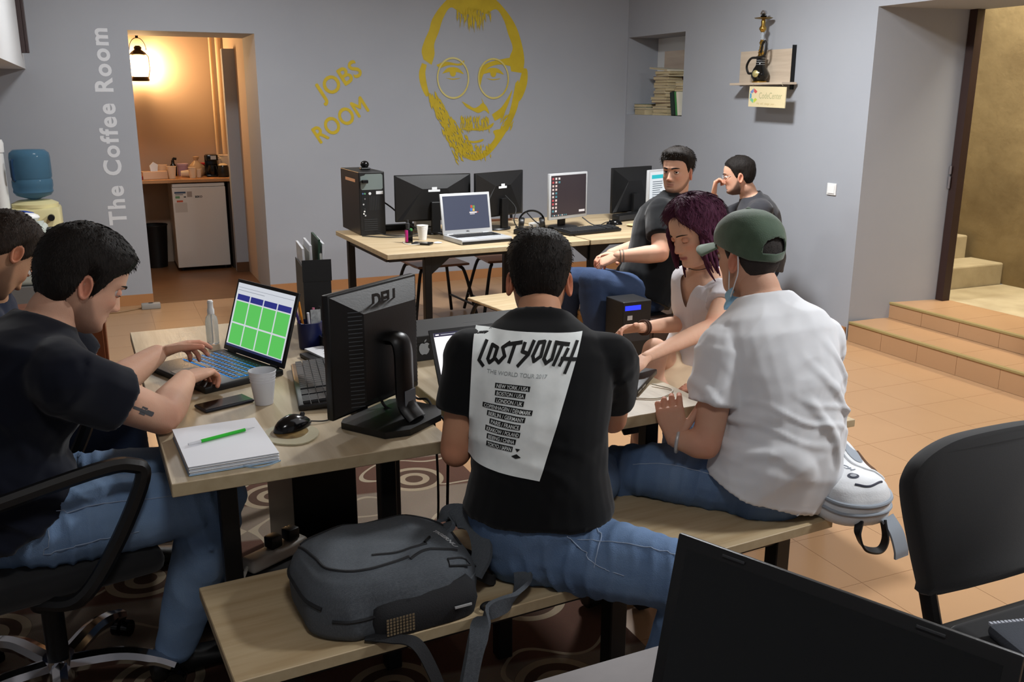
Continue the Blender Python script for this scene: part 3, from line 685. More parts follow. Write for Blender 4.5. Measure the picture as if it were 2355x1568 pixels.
for j in range(10):
    for i in range(2 if j > 1 else 3):
        rects.append((0.03+i*0.085, 0.90-j*0.088, 0.03+i*0.085+0.05, 0.95-j*0.088, rr.choice([IC[0], IC[0], IC[3], IC[1], IC[2]])))
for i in range(8): rects.append((0.03+i*0.055, 0.012, 0.06+i*0.055, 0.04, rr.choice(IC)))
rects.append((0, 0.0, 1, 0.008, glow('screen_strip', (60, 52, 56), 0.8)))
monitor('silver-framed monitor with rows of small icons on a dark screen', (2.882, 5.68, 0.7405), R(19.3), 0.371, 0.308, 0.0705, 0.06, frame=SILVER, dispm=glow('screen_plum', (66, 56, 60), 0.85), rects=rects, stand_off=0.05)
monitor('black monitor facing away at the far corner of the back desks', (3.60, 6.03, 0.7405), R(196), 0.42, 0.33, 0.045, 0.05, stand_off=-0.02)
rects = [(0.05, 0.84, 0.45, 0.93, glow('screen_teal', (40, 190, 200), 1))]+[(0.08, 0.06+k*0.05, 0.30+0.1*rr.random(), 0.08+k*0.05, glow('screen_textgrey', (120, 130, 140), 0.8)) for k in range(15)]
monitor('silver monitor with a white and teal page behind the man in black', (3.60, 5.60, 0.7405), R(22), 0.40, 0.33, 0.06, 0.05, frame=SILVER, dispm=glow('screen_page', (226, 232, 236), 1.0), rects=rects, stand_off=0.05)

# --- computer tower on the back desk, rear side to the room
def tower(label, loc, rz, w, d, h, front=False):
    t = thing('computer_tower', label, 'computer', loc, rz)
    b = MB(); b.box(-w/2, w/2, -d/2, d/2, 0.0005, h, bev=0.004); c = b.build('case', BLACKP, t)
    return t
pt = tower('black computer tower on the back desk with its ports facing the room', (1.585, 6.075, 0.7405), R(1), 0.170, 0.45, 0.405)
y = -0.2255
def part(nm, m, bxs, parent=pt, bev=0):
    b = MB()
    for q in bxs: b.box(*q, bev=bev)
    return b.build(nm, m, parent)
psu = MB(); psu.prism([(-0.074, 0.30), (-0.065, 0.292), (0.064, 0.292), (0.072, 0.302), (0.072, 0.382), (0.064, 0.392), (-0.04, 0.392), (-0.048, 0.384), (-0.074, 0.378)], -0.002, 0.0, Matrix.Translation((0, y, 0)) @ Matrix.Rotation(PI/2, 4, 'X')); po = psu.build('power_supply', mat('psu_metal', (128, 140, 138), 0.4, metal=0.5), pt)
part('plug', BLACKG, [(-0.07, -0.03, y-0.03, y-0.002, 0.335, 0.357)], po, 0.004)
part('port_panel', mat('port_panel', (40, 42, 44), 0.4, metal=0.6), [(-0.072, -0.036, y-0.001, y-0.0002, 0.12, 0.285)])
for k, (px, pz, m) in enumerate([(-0.062, 0.268, mat('port_blue', (80, 110, 150), 0.4)), (-0.049, 0.268, mat('port_green', (90, 150, 110), 0.4)), (-0.05, 0.235, CHROME), (-0.06, 0.20, SILVER), (-0.052, 0.17, DARKG), (-0.06, 0.14, WHITEP), (-0.055, 0.155, WHITEP), (-0.05, 0.128, SILVER)]):
    b = MB(); b.cyl((px, y-0.004, pz), (px, y-0.0011, pz), 0.0055, n=10); b.build('port', m, pt)
part('label_sticker', STICK, [(0.026, 0.072, y-0.0006, y-0.0002, 0.262, 0.282)])
b = MB(); b.cyl((-0.015, y-0.0008, 0.268), (-0.015, y-0.0002, 0.268), 0.009, n=14); b.build('label_sticker', STICK, pt)
part('fan_grille', mat('grille', (34, 35, 37), 0.5), [(-0.02+k*0.011, -0.014+k*0.011, y-0.001, y-0.0002, 0.16, 0.25) for k in range(8)])
part('slot_cover', mat('grille', (34, 35, 37), 0.5), [(-0.06, 0.03, y-0.002, y-0.0002, 0.03+k*0.0135, 0.038+k*0.0135) for k in range(6)])
part('side_slot', mat('side_slot_orange', (206, 150, 110), 0.5), [(-0.0862, -0.0852, -0.14, 0.10, 0.335, 0.355)])
t = thing('desk_webcam', 'small round black webcam on top of the computer tower', 'webcam', (1.60, 6.05, 0.7405+0.4055))
b = MB(); b.box(-0.032, 0.032, -0.025, 0.025, 0.0005, 0.014, bev=0.005); b.build('clip', BLACKP, t)
b = MB(); b.ell((0, 0, 0.034), (0.029, 0.027, 0.024)); b.build('ball', BLACKG, t, True)
# --- tower on the floor by the wooden chair with a blue light, and one under the front table
t2 = tower('black computer tower with a blue light on the floor beside the wooden chair', (2.45, 4.06, 0), R(2), 0.17, 0.17, 0.60)
b = MB(); b.box(-0.075, 0.02, -0.0875, -0.0855, 0.555, 0.58, bev=0.0008); b.build('blue_light', glow('blue_led', (40, 60, 255), 1.3), t2)
b = MB(); b.box(-0.06, -0.03, -0.0875, -0.0855, 0.505, 0.528); b.build('badge', SILVER, t2)
b = MB(); b.box(-0.08, 0.08, -0.0875, -0.0855, 0.39, 0.46); b.build('drive_bay', DARKG, t2)
ub = thing('side_cabinet', 'dark brown low cabinet beside the tower with the blue light', 'cabinet', (2.68, 4.06, 0), R(2))
DBW = wood('dark_brown_wood', (60, 42, 34), (44, 30, 24), 'x')
b = MB(); b.box(-0.15, 0.15, -0.08, 0.08, 0.0005, 0.47, bev=0.004); b.build('body', DBW, ub)
b = MB(); b.box(-0.13, 0.13, -0.086, -0.0805, 0.30, 0.455); o = b.build('drawer', DBW, ub)
b = MB(); b.ell((0, -0.094, 0.38), (0.010, 0.008, 0.010)); b.build('knob', CHROME, o, True)
t3 = tower('black computer tower standing under the front oak table', (0.56, 3.02, 0.0095), R(2), 0.21, 0.45, 0.42)
b = MB(); b.lathe([(0.018, 0), (0.014, 0.002)], 16, M=Tr(0.055, -0.2253, 0.15, rx=PI/2)); b.build('power_button', SILVER, t3)
pn_ = thing('modesty_panel', 'dark board leaning low under the front oak table', 'board', (0.55, 2.60, 0.0095), R(3))
b = MB(); b.box(-0.17, 0.27, -0.01, 0.01, 0.0005, 0.27); b.build('board', mat('dark_board', (38, 31, 28), 0.7), pn_)

# --- keyboards and mice
def keyboard(label, loc, rz, w=0.44, d=0.15, slope=R(4)):
    t = thing('keyboard', label, 'keyboard', loc, rz)
    b = MB(); b.box(-w/2, w/2, -d/2, d/2, 0.002, 0.020, bev=0.006, M=Matrix.Rotation(slope, 4, 'X') @ Tr(0, 0, 0.005)); c = b.build('case', BLACKP, t, True)
    k = keys_mb(-w/2+0.012, w*0.20, -d/2+0.014, d/2-0.03, 0.0255, 15, 5, 0.0012, 0.0075)
    k.box(-w/2+0.012, -w/2+0.03, d/2-0.024, d/2-0.010, 0.0255, 0.031)
    for i in range(12): k.box(-w/2+0.045+i*0.0205, -w/2+0.061+i*0.0205, d/2-0.024, d/2-0.010, 0.0255, 0.031)
    k2 = keys_mb(w*0.23, w*0.33, -d/2+0.014, d/2-0.01, 0.0255, 3, 6, 0.0012, 0.007, merge=False); k3 = keys_mb(w*0.355, w/2-0.012, -d/2+0.014, d/2-0.03, 0.0255, 4, 5, 0.0012, 0.007, merge=False)
    k.add(k2.v, k2.f); k.add(k3.v, k3.f)
    o = k.build('keys', mat('key_plastic', (40, 41, 43), 0.5), t, M=Matrix.Rotation(slope, 4, 'X')); o['kind'] = 'stuff'
    return t
def mouse(label, loc, rz, s=1.0, cord=None):
    t = thing('computer_mouse', label, 'mouse', loc, rz)
    b = MB(); b.ell((0, 0, 0), (0.031*s, 0.057*s, 0.036*s), 20, 14)
    b.v = [(x*(1-0.25*max(0, y/0.057/s)), y, max(z, 0)*(1-0.25*max(0, y/(0.057*s)))+0.0005) for x, y, z in b.v]; o = b.build('shell', BLACKG, t, True)
    b = MB(); b.cyl((-0.003, 0.032*s, 0.0285*s), (0.003, 0.032*s, 0.0285*s), 0.006*s, n=12); b.build('wheel', DARKG, t, True)
    return t
keyboard('black keyboard half hidden behind the near monitor', (0.555, 2.72, 0.7405), R(-98), 0.445, 0.155)
keyboard('black keyboard in front of the silver-framed monitor', (2.945, 5.415, 0.7405), R(11))
mouse('black mouse resting on a clear coaster beside the notebook', (0.405, 2.375, 0.7455), R(-62), 1.05)
mouse('black mouse behind the keyboard on the back desk', (3.30, 5.70, 0.7405), R(60))
# ================================================================== THINGS ON THE FRONT TABLES
ZT = 0.7405
CLEAR = mat('clear_plastic', (236, 240, 242), 0.08, trans=0.95, ior=1.3)
FROST = mat('frosted_plastic', (232, 234, 238), 0.4, trans=0.35, ior=1.3)
def cup(label, loc, r0=0.024, r1=0.036, h=0.09, m=FROST):
    t = thing('plastic_cup', label, 'cup', loc)
    b = MB(); b.lathe([(r0, 0.0005), (r1, h), (r1+0.0015, h+0.001), (r1, h+0.003), (r1-0.0012, h), (r0-0.001, 0.003), (0.001, 0.003)], 28, caps=False); b.f.append(tuple(range(27, -1, -1))); b.mi.append(0)
    b.build('wall', m, t, True)
    b = MB()
    for k in range(3): b.lathe([(r0+(r1-r0)*q+0.0003, h*q), (r0+(r1-r0)*q+0.0011, h*q+0.001), (r0+(r1-r0)*q+0.0004, h*q+0.002)], 28, caps=False) if (q := 0.72+0.08*k) else None
    b.build('rib', m, t, True)
    return t
cup('frosted plastic cup beside the phone on the front oak table', (0.370, 2.630, ZT), 0.026, 0.039, 0.098)
cup('white plastic cup beside the silver laptop on the back desk', (1.815, 5.52, ZT), m=WHITEP)
# phone
t = thing('smartphone', 'black smartphone lying beside the plastic cup', 'phone', (0.263, 2.662, ZT), R(20))
b = MB(); b.box(-0.076, 0.076, -0.037, 0.037, 0.0005, 0.009, bev=0.004, seg=3); b.build('case', mat('phone_case', (30, 34, 44), 0.4), t, True)
b = MB(); b.box(-0.072, 0.072, -0.033, 0.033, 0.009, 0.0098, bev=0.0003, seg=1); b.build('screen', BLACKG, t)
# spray bottle
t = thing('spray_bottle', 'clear spray bottle with white pump behind the green-screen laptop', 'bottle', (0.312, 3.385, ZT))
b = MB(); b.lathe([(0.018, 0.0005), (0.0215, 0.004), (0.022, 0.085), (0.019, 0.10), (0.011, 0.112)], 24); b.build('body', mat('bottle_clear', (232, 236, 238), 0.12, trans=0.75, ior=1.2), t, True)
b = MB(); b.lathe([(0.0125, 0.1125), (0.0125, 0.128), (0.010, 0.134), (0.0095, 0.152), (0.011, 0.156), (0.008, 0.162)], 20); b.build('pump', WHITEP, t, True)
b = MB(); b.cyl((0, 0, 0.006), (0, 0, 0.11), 0.002, n=8); b.build('dip_tube', WHITEP, t)
# notebook: stack of slightly fanned pages between pale blue covers
t = thing('notebook', 'thick white notebook with pale blue covers at the table corner', 'notebook', (0.218, 2.298, ZT), R(3)); t.scale = (.95, .95, 1)
COV = mat('notebook_cover', (150, 178, 204), 0.7)
b = MB(); b.box(-0.112, 0.112, -0.152, 0.152, 0.0005, 0.003, bev=0.001, seg=1); b.build('cover', COV, t)
for k in range(7):
    o_ = 0.0012*math.sin(k*2.1); b = MB(); b.box(-0.110+o_, 0.111+o_*1.5, -0.150+o_, 0.150, 0.0032+k*0.0027, 0.0056+k*0.0027, bev=0.0008, seg=1)
    b.build('pages', PAPER if k % 3 else mat('page_edges', (196, 204, 214), 0.8), t)
b = MB(); b.box(-0.112, 0.112, -0.151, 0.151, 0.0222, 0.0236, bev=0.0006, seg=1); b.build('top_page', mat('page_white', (234, 236, 242), 0.75), t)
b = MB(); b.tube(curve_pts([(0.02, -0.150, 0.004), (0.05, -0.168, 0.0015), (0.09, -0.160, 0.001), (0.115, -0.148, 0.001)], 6), 0.0025, 6, sx=0.3); b.build('ribbon', COV, t)
t = thing('felt_pen', 'bright green felt pen lying on the notebook', 'pen', (0.222, 2.322, ZT+0.0245), R(20))
b = MB(); b.cyl((-0.062, 0, 0.0048), (0.058, 0, 0.0048), 0.0045, n=14); b.build('barrel', mat('pen_green', (36, 186, 44), 0.35), t, True)
b = MB(); b.cyl((0.0585, 0, 0.0048), (0.085, 0, 0.0048), 0.0036, 0.001, 12); b.build('tip', FROST, t, True)
b = MB(); b.cyl((-0.095, 0, 0.0048), (-0.0625, 0, 0.0048), 0.003, 0.004, 12); b.build('cap', FROST, t, True)
# coaster with a coffee stain
t = thing('coaster', 'clear round-cornered coaster with a brown stain under the mouse', 'coaster', (0.392, 2.335, ZT), R(10))
pl = [(0.065*math.cos(a*PI/10)*(1+0.12*math.cos(2*a*PI/10)), 0.085*math.sin(a*PI/10)) for a in range(20)]
b = MB(); b.prism(pl, 0.0005, 0.0042); b.build('plate', mat('coaster_plastic', (214, 206, 176), 0.2, trans=0.3), t)
b = MB(); b.flat([[(x*0.7, y*0.62+0.012) for x, y in pl]], Tr(0, 0, 0.0045)); b.build('stain', mat('coffee_stain', (70, 48, 20), 0.5, var=(40, (150, 124, 70), 0.6)), t)
# pen pot, magazine file, papers
t = thing('pen_pot', 'dark blue pen pot full of pens behind the green-screen laptop', 'pot', (0.625, 3.20, ZT))
BLU = mat('pot_blue', (22, 30, 74), 0.35)
b = MB(); b.lathe([(0.038, 0.0005), (0.040, 0.004), (0.044, 0.095), (0.041, 0.096), (0.037, 0.006), (0.001, 0.006)], 24, caps=False); b.build('body', BLU, t, True)
b = MB(); b.lathe([(0.05, 0.0), (0.05, 0.05), (0.047, 0.05), (0.047, 0.0)], 24, c=(0.075, -0.045, 0.0005), caps=False); b.build('side_cup', mat('pot_black', (18, 19, 24), 0.35), t, True)
for k, (nm, col, x, y_, dx, dy, l) in enumerate([('pen', (224, 140, 40), -0.012, 0.012, -0.018, 0.01, 0.165), ('pen', (52, 40, 110), -0.02, -0.004, -0.03, -0.01, 0.15), ('pen', (214, 214, 224), 0.0, -0.014, -0.01, -0.02, 0.135), ('pen', (206, 120, 150), 0.012, 0.008, 0.008, 0.01, 0.14), ('pen', (30, 30, 34), 0.016, -0.006, 0.02, -0.005, 0.15), ('pen', (80, 60, 170), 0.006, 0.018, 0.012, 0.012, 0.13)]):
    q = MB(); q.cyl((x, y_, 0.008), (x+dx, y_+dy, l), 0.0045, n=10); tag(q.build('pen', mat('pen_%d' % k, col, 0.4), None, True), ['orange pen standing in the blue pen pot', 'violet pen standing in the blue pen pot', 'white pen standing in the blue pen pot', 'pink pen standing in the blue pen pot', 'black pen standing in the blue pen pot', 'purple pen standing in the blue pen pot'][k], 'pen', 'pens in the pot').location = (0.625, 3.20, ZT)
q = MB(); q.box(-0.018, 0.018, -0.0015, 0.0015, 0, 0.09, bev=0.001, seg=1); tag(q.build('crumpled_card', mat('card_foil', (190, 194, 196), 0.5, var=(60, (120, 124, 126), 0.5))), 'crinkled pale card standing in the blue pen pot', 'card').location = (0.645, 3.185, ZT+0.05)
t = thing('magazine_file', 'black magazine file stuffed with papers behind the pen pot', 'file', (0.695, 3.44, ZT), R(-5))
b = MB(); H = 0.29
b.box(-0.05, 0.05, -0.125, -0.122, 0.0005, H); b.box(-0.05, -0.047, -0.122, 0.125, 0.0005, H*0.92); b.box(0.047, 0.05, -0.122, 0.125, 0.0005, H*0.92); b.box(-0.047, 0.047, -0.122, 0.125, 0.0005, 0.004); b.box(-0.05, 0.05, 0.122, 0.125, 0.004, 0.12)
b.build('box', mat('file_black', (20, 21, 23), 0.5), t); b = MB(); b.box(-0.052, 0.053, -0.128, -0.1255, H-0.075, H+0.004); b.build('lip', mat('file_black', (20, 21, 23), 0.5), t)
for k, (x, m, hh, a) in enumerate([(-0.034, PAPER, 0.335, -3), (-0.022, mat('paper_cream', (206, 206, 198), 0.8), 0.32, 2), (-0.012, PAPER, 0.345, -1), (0.004, mat('folder_green', (36, 66, 48), 0.6), 0.365, 4), (0.016, PAPER, 0.35, 5), (0.03, mat('paper_cream', (206, 206, 198), 0.8), 0.315, -4)]):
    o = MB(); o.box(-0.004, 0.004, -0.105, 0.105, 0.0005, hh-0.006, M=Tr(0, 0, 0, ry=R(a*0.5)))
    o = tag(o.build('document', m), ['white stapled document in the magazine file, nearest the doorway', 'cream document in the magazine file beside the white one', 'tall white document in the middle of the magazine file', 'dark green folder sticking out of the magazine file', 'white document leaning on the green folder', 'cream document at the right of the magazine file'][k], 'document', 'papers in the magazine file')
    c_, s_ = math.cos(R(-5)), math.sin(R(-5)); o.location = (0.695+x*c_, 3.44+x*s_, ZT+0.0045); o.rotation_euler = (0, 0, R(-5))
t = MB(); t.box(-0.06, 0.06, -0.085, 0.085, 0, 0.012, bev=0.002, seg=1); put(tag(t.build('tablet_case', BLACKP), 'black flat case under the paper pad behind the keyboard', 'case'), (0.640, 3.02, ZT+0.0005), R(12))
t = thing('paper_pad', 'white scribbled paper pad behind the keyboard', 'paper', (0.662, 3.055, ZT+0.013), R(14))
b = MB(); b.box(-0.055, 0.055, -0.085, 0.085, 0, 0.006); b.build('sheets', PAPER, t)
b = MB(); rr = random.Random(9)
for k in range(14): b.tube(curve_pts([(-0.04+0.08*rr.random(), -0.07+0.01*k, 0.0062), (0.0, -0.068+0.01*k, 0.0062), (0.04*rr.random(), -0.07+0.01*k, 0.0062)], 3), 0.0006, 4)
b.build('scribble', DARKG, t)
# green tumbler and small box behind the near monitor
t = thing('green_tumbler', 'translucent green tumbler behind the near monitor stand', 'tumbler', (0.70, 2.56, ZT))
b = MB(); b.lathe([(0.028, 0.0005), (0.038, 0.10), (0.036, 0.10), (0.026, 0.004), (0.001, 0.004)], 24, caps=False); b.build('wall', mat('green_plastic', (96, 190, 110), 0.25, trans=0.35, ior=1.2), t, True)
t = MB(); t.box(-0.022, 0.022, -0.015, 0.015, 0.0005, 0.03, bev=0.003); put(tag(t.build('adapter', BLACKP), 'small black adapter beside the near monitor base', 'adapter'), (0.60, 2.43, ZT), R(30))
# black box with a fruit logo
t = thing('product_box', 'large matt black box with a pale apple logo on the middle table', 'box', (1.155, 3.0, ZT), R(4))
BB = mat('box_black', (24, 24, 26), 0.55)
b = MB(); b.box(-0.26, 0.26, -0.11, 0.11, 0.0005, 0.062, bev=0.002, seg=1); b.build('tray', BB, t)
b = MB(); b.box(-0.262, 0.262, -0.112, 0.112, 0.0625, 0.088, bev=0.002, seg=1); b.build('lid', BB, t)
ap = [(0, 0.016), (0.006, 0.019), (0.012, 0.018), (0.016, 0.014), (0.0125, 0.009), (0.0125, 0.003), (0.017, -0.002), (0.013, -0.012), (0.007, -0.017), (0.002, -0.0155), (-0.002, -0.0155), (-0.007, -0.017), (-0.013, -0.011), (-0.0165, -0.001), (-0.0155, 0.010), (-0.011, 0.017), (-0.006, 0.0185)]
lf = [(0.0005, 0.019), (0.002, 0.026), (0.008, 0.030), (0.0065, 0.024)]
b = MB()
for p in (ap, lf): b.flat([p], Tr(-0.222, -0.1125, 0.042, rx=PI/2) @ Matrix.Scale(1.15, 4))
b.build('logo', mat('logo_silver', (150, 154, 158), 0.5), t)
b = MB(); b.box(-0.03, 0.04, -0.001, 0.001, 0.0882, 0.0886); b.build('print', mat('box_print', (90, 90, 92), 0.6), t)
# handheld black laptop on the woman's side and its mouse pad
t = thing('small_laptop_keyboard', 'small black laptop base under the hand of the woman', 'laptop', (1.43, 2.40, ZT), R(44))
b = MB(); b.box(-0.13, 0.13, -0.085, 0.085, 0.0005, 0.018, bev=0.004); c = b.build('base', BLACKP, t, True)
k = keys_mb(-0.12, 0.12, -0.01, 0.075, 0.0182, 13, 5, 0.0012, 0.0015).build('keys', mat('key_grey', (70, 72, 76), 0.5), c); k['kind'] = 'stuff'
b = MB(); b.box(-0.11, -0.07, -0.0853, -0.0848, 0.006, 0.012); b.box(-0.06, -0.02, -0.0853, -0.0848, 0.006, 0.012); b.build('ports', SILVER, c)
b = MB(); b.tube(curve_pts([(1.50, 2.33, ZT+0.006), (1.53, 2.26, ZT+0.003), (1.45, 2.21, ZT+0.003), (1.38, 2.24, ZT+0.003)], 8), 0.0022, 6); tag(b.build('cable', mat('white_cable', (212, 206, 190), 0.5), None, True), 'thin white cable beside the small black laptop', 'cable')

# power strip and cable under the table
t = thing('power_strip', 'white power strip with black plugs lying under the front table', 'power strip', (0.375, 2.56, 0.28), R(30))
b = MB(); b.box(-0.12, 0.09, -0.03, 0.03, 0.0, 0.042, bev=0.012, seg=3); b.build('body', mat('strip_white', (190, 184, 174), 0.5), t, True)
for x in (-0.02, 0.045):
    b = MB(); b.box(x-0.02, x+0.02, -0.02, 0.02, 0.043, 0.08, bev=0.006); b.build('plug', BLACKP, t, True)
pb = MB(); pb.box(-0.15, 0.13, -0.07, 0.07, 0, 0.27, bev=0.003); put(tag(pb.build('floor_box', mat('floor_box_dark', (20, 17, 16), 0.8)), 'dark box under the front table carrying the power strip', 'box'), (0.375, 2.56, 0.0095), R(30))
b = MB(); b.tube(curve_pts([(0.272, 2.498, 0.30), (0.245, 2.43, 0.27), (0.235, 2.36, 0.14), (0.235, 2.33, 0.016)], 8), 0.0055, 8); tag(b.build('cable', mat('strip_cable', (200, 196, 188), 0.5), None, True), 'thick white cable running down from the power strip', 'cable')
# cables around the near monitor
def cable(label, pts, r=0.003, m=CABLE, n=8):
    b = MB(); b.tube(curve_pts(pts, n), r, 6); return tag(b.build('cable', m, None, True), label, 'cable')
cable('black cable looping from the near monitor across the table edge', [(0.66, 2.44, ZT+0.06), (0.67, 2.40, ZT+0.02), (0.72, 2.36, ZT+0.008), (0.78, 2.32, ZT+0.006), (0.806, 2.28, ZT-0.02), (0.806, 2.28, 0.5), (0.80, 2.30, 0.25), (0.80, 2.42, 0.016)], 0.0045)
cable('second black cable behind the near monitor dropping to the carpet', [(0.72, 2.45, ZT+0.08), (0.765, 2.42, ZT+0.03), (0.80, 2.38, ZT-0.0), (0.806, 2.36, 0.45), (0.80, 2.42, 0.15), (0.83, 2.60, 0.014)], 0.0035)
cable('thin mouse cable on the front oak table', [(0.45, 2.405, ZT+0.008), (0.50, 2.40, ZT+0.004), (0.55, 2.44, ZT+0.004), (0.60, 2.47, ZT+0.004)], 0.002)
# ------------------------------------------------------------------ back desk small things
t = thing('vape', 'black and magenta pocket vaporiser standing on the back desk', 'vaporiser', (1.70, 5.44, ZT))
b = MB(); b.box(-0.022, 0.022, -0.013, 0.013, 0.0005, 0.085, bev=0.005); b.build('body', BLACKG, t, True)
b = MB(); b.box(-0.0225, -0.006, -0.0135, 0.0135, 0.004, 0.082, bev=0.004); b.build('side_panel', mat('magenta', (170, 30, 110), 0.3), t, True)
b = MB(); b.box(0.006, 0.021, -0.014, 0.01, 0.072, 0.088, bev=0.003); b.build('corner', mat('vape_green', (60, 130, 70), 0.4), t, True)
b = MB(); b.lathe([(0.011, 0.0855), (0.011, 0.10), (0.012, 0.101), (0.012, 0.12), (0.007, 0.124), (0.007, 0.14)], 16, c=(-0.006, 0, 0)); b.build('tank', DARKG, t, True)
t = MB(); t.box(-0.035, 0.035, -0.06, 0.06, 0.0005, 0.012, bev=0.004); put(tag(t.build('smartphone', BLACKG), 'black smartphone charging near the front edge of the back desk', 'phone'), (1.755, 5.345, ZT), R(50))
cable('white charging cable of the phone on the back desk', [(1.73, 5.32, ZT+0.007), (1.68, 5.34, ZT+0.004), (1.66, 5.40, ZT+0.004), (1.67, 5.47, ZT+0.004)], 0.0025, WHITEP)
t = MB(); rr = random.Random(4)
t.lathe([(0.020, 0.0005), (0.026, 0.003), (0.021, 0.005), (0.016, 0.003)], 18); put(tag(t.build('paper_scrap', PAPER, None, True), 'crumpled white paper scrap beside the silver laptop', 'paper'), (1.86, 5.36, ZT))
t = thing('router', 'white box standing behind the wide monitor on the back desk', 'router', (1.98, 5.93, ZT), R(4)); b = MB(); b.box(-0.085, 0.085, -0.02, 0.02, 0.0005, 0.075, bev=0.004); b.build('case', WHITEP, t); b = MB(); b.box(-0.05, 0.05, -0.0205, -0.0202, 0.02, 0.03); b.build('vent', DARKG, t)
t = thing('power_strip', 'black power strip lying behind the computer tower', 'power strip', (1.80, 6.02, ZT), R(4)); b = MB(); b.box(-0.13, 0.12, -0.028, 0.028, 0.0005, 0.04, bev=0.006); b.build('body', BLACKP, t, True); b = MB(); b.cyl((0.09, 0, 0.041), (0.09, 0, 0.07), 0.02, n=12); b.build('plug', BLACKP, t, True)
cable('black power cable sloping from the computer tower', [(1.672, 5.90, 0.95), (1.73, 5.85, 0.90), (1.80, 5.80, 0.82), (1.88, 5.76, 0.77), (2.0, 5.66, ZT+0.005)], 0.005)
cable('black cable curling in front of the computer tower', [(1.60, 5.83, ZT+0.02), (1.66, 5.76, ZT+0.006), (1.76, 5.72, ZT+0.006), (1.88, 5.76, ZT+0.006), (1.98, 5.62, ZT+0.03)], 0.004)
cable('second black cable curling in front of the computer tower', [(1.50, 5.80, ZT+0.006), (1.62, 5.68, ZT+0.006), (1.76, 5.66, ZT+0.006), (1.90, 5.70, ZT+0.006)], 0.004)
cable('black cable hanging behind the angled monitor', [(2.45, 5.68, 0.98), (2.50, 5.62, 0.90), (2.47, 5.58, 0.82), (2.52, 5.56, ZT+0.006), (2.62, 5.62, ZT+0.006)], 0.004)
cable('black cable between the monitors on the back desk', [(2.62, 5.72, 0.86), (2.66, 5.66, 0.80), (2.74, 5.66, ZT+0.01), (2.80, 5.72, ZT+0.006)], 0.004)
cable('black cable from the silver-framed monitor to the right', [(3.02, 5.66, 0.81), (3.08, 5.60, ZT+0.02), (3.20, 5.58, ZT+0.006), (3.34, 5.72, ZT+0.008), (3.42, 5.86, ZT+0.03)], 0.004)
cable('black cable of the far keyboard', [(3.02, 5.58, ZT+0.006), (3.14, 5.64, ZT+0.006), (3.30, 5.80, ZT+0.006), (3.46, 5.82, ZT+0.006)], 0.003)
t = thing('headset', 'black headset resting beside the angled monitor', 'headset', (2.655, 5.70, ZT), R(-20))
for s in (-1, 1):
    b = MB(); b.lathe([(0.036, 0.0), (0.04, 0.01), (0.036, 0.03), (0.02, 0.034)], 18, M=Tr(s*0.055, 0, 0.0405, ry=s*R(80))); b.build('ear_cup', BLACKP, t, True)
b = MB(); b.tube([(0.085*math.cos(a), 0.01, 0.05+0.075*math.sin(a)) for a in np.linspace(0.1, PI-0.1, 16)], 0.007, 8); b.build('headband', BLACKG, t, True)
t = thing('charger_heap', 'black charger with coiled lead beside the silver laptop', 'charger', (2.50, 5.52, ZT), R(20)); b = MB(); b.box(-0.05, 0.05, -0.03, 0.03, 0.0005, 0.032, bev=0.004); b.build('brick', BLACKP, t)
b = MB(); b.tube([(0.075*math.cos(a)*(1-0.012*a)+0.04, 0.055*math.sin(a)+0.02, 0.006+0.0045*a/2) for a in np.linspace(0, 6*PI, 70)], 0.0032, 6); b.build('lead', CABLE, t, True)
t = MB(); t.box(-0.05, 0.05, -0.035, 0.035, 0.0005, 0.03, bev=0.004); put(tag(t.build('small_box', WHITEP), 'small white box behind the headset', 'box'), (2.74, 5.80, ZT), R(25))
t = thing('drink_tumbler', 'tall cream tumbler at the far corner of the back desks', 'tumbler', (3.64, 6.17, ZT)); b = MB(); b.lathe([(0.036, 0.0005), (0.044, 0.17), (0.041, 0.17), (0.034, 0.004), (0.001, 0.004)], 22, caps=False); b.build('wall', mat('cream_plastic', (206, 190, 146), 0.5), t, True)
t = thing('sound_bar', 'long black speaker bar lying on the far back desk', 'speaker', (3.56, 5.88, ZT), R(16)); b = MB(); b.box(-0.19, 0.19, -0.035, 0.035, 0.0005, 0.055, bev=0.012); b.build('body', BLACKP, t, True); b = MB(); b.box(-0.18, 0.18, -0.0365, -0.0352, 0.012, 0.045); b.build('grille', DARKG, t)
t = MB(); t.lathe([(0.03, 0.0005), (0.055, 0.012), (0.053, 0.012), (0.028, 0.002)], 20); put(tag(t.build('saucer', mat('saucer_cream', (214, 200, 150), 0.5), None, True), 'small cream saucer beside the mouse on the back desk', 'saucer'), (3.38, 5.56, ZT))
# cable on the floor along the back wall and socket by the doorway
cable('thin cable lying along the skirting left of the doorway', [(-0.15, 7.6, 0.006), (0.0, 7.55, 0.006), (0.15, 7.62, 0.006), (0.24, 7.66, 0.01)], 0.005, mat('beige_cable', (150, 120, 84), 0.6))
t = thing('extension_socket', 'grey extension socket on the floor by the doorway', 'socket', (0.26, 7.62, 0)); b = MB(); b.box(-0.07, 0.07, -0.03, 0.03, 0.0005, 0.045, bev=0.006); b.build('body', mat('socket_grey', (150, 146, 140), 0.5), t, True); b = MB(); b.cyl((0, 0, 0.0455), (0, 0, 0.047), 0.018, n=14); b.build('outlet', DARKG, t)
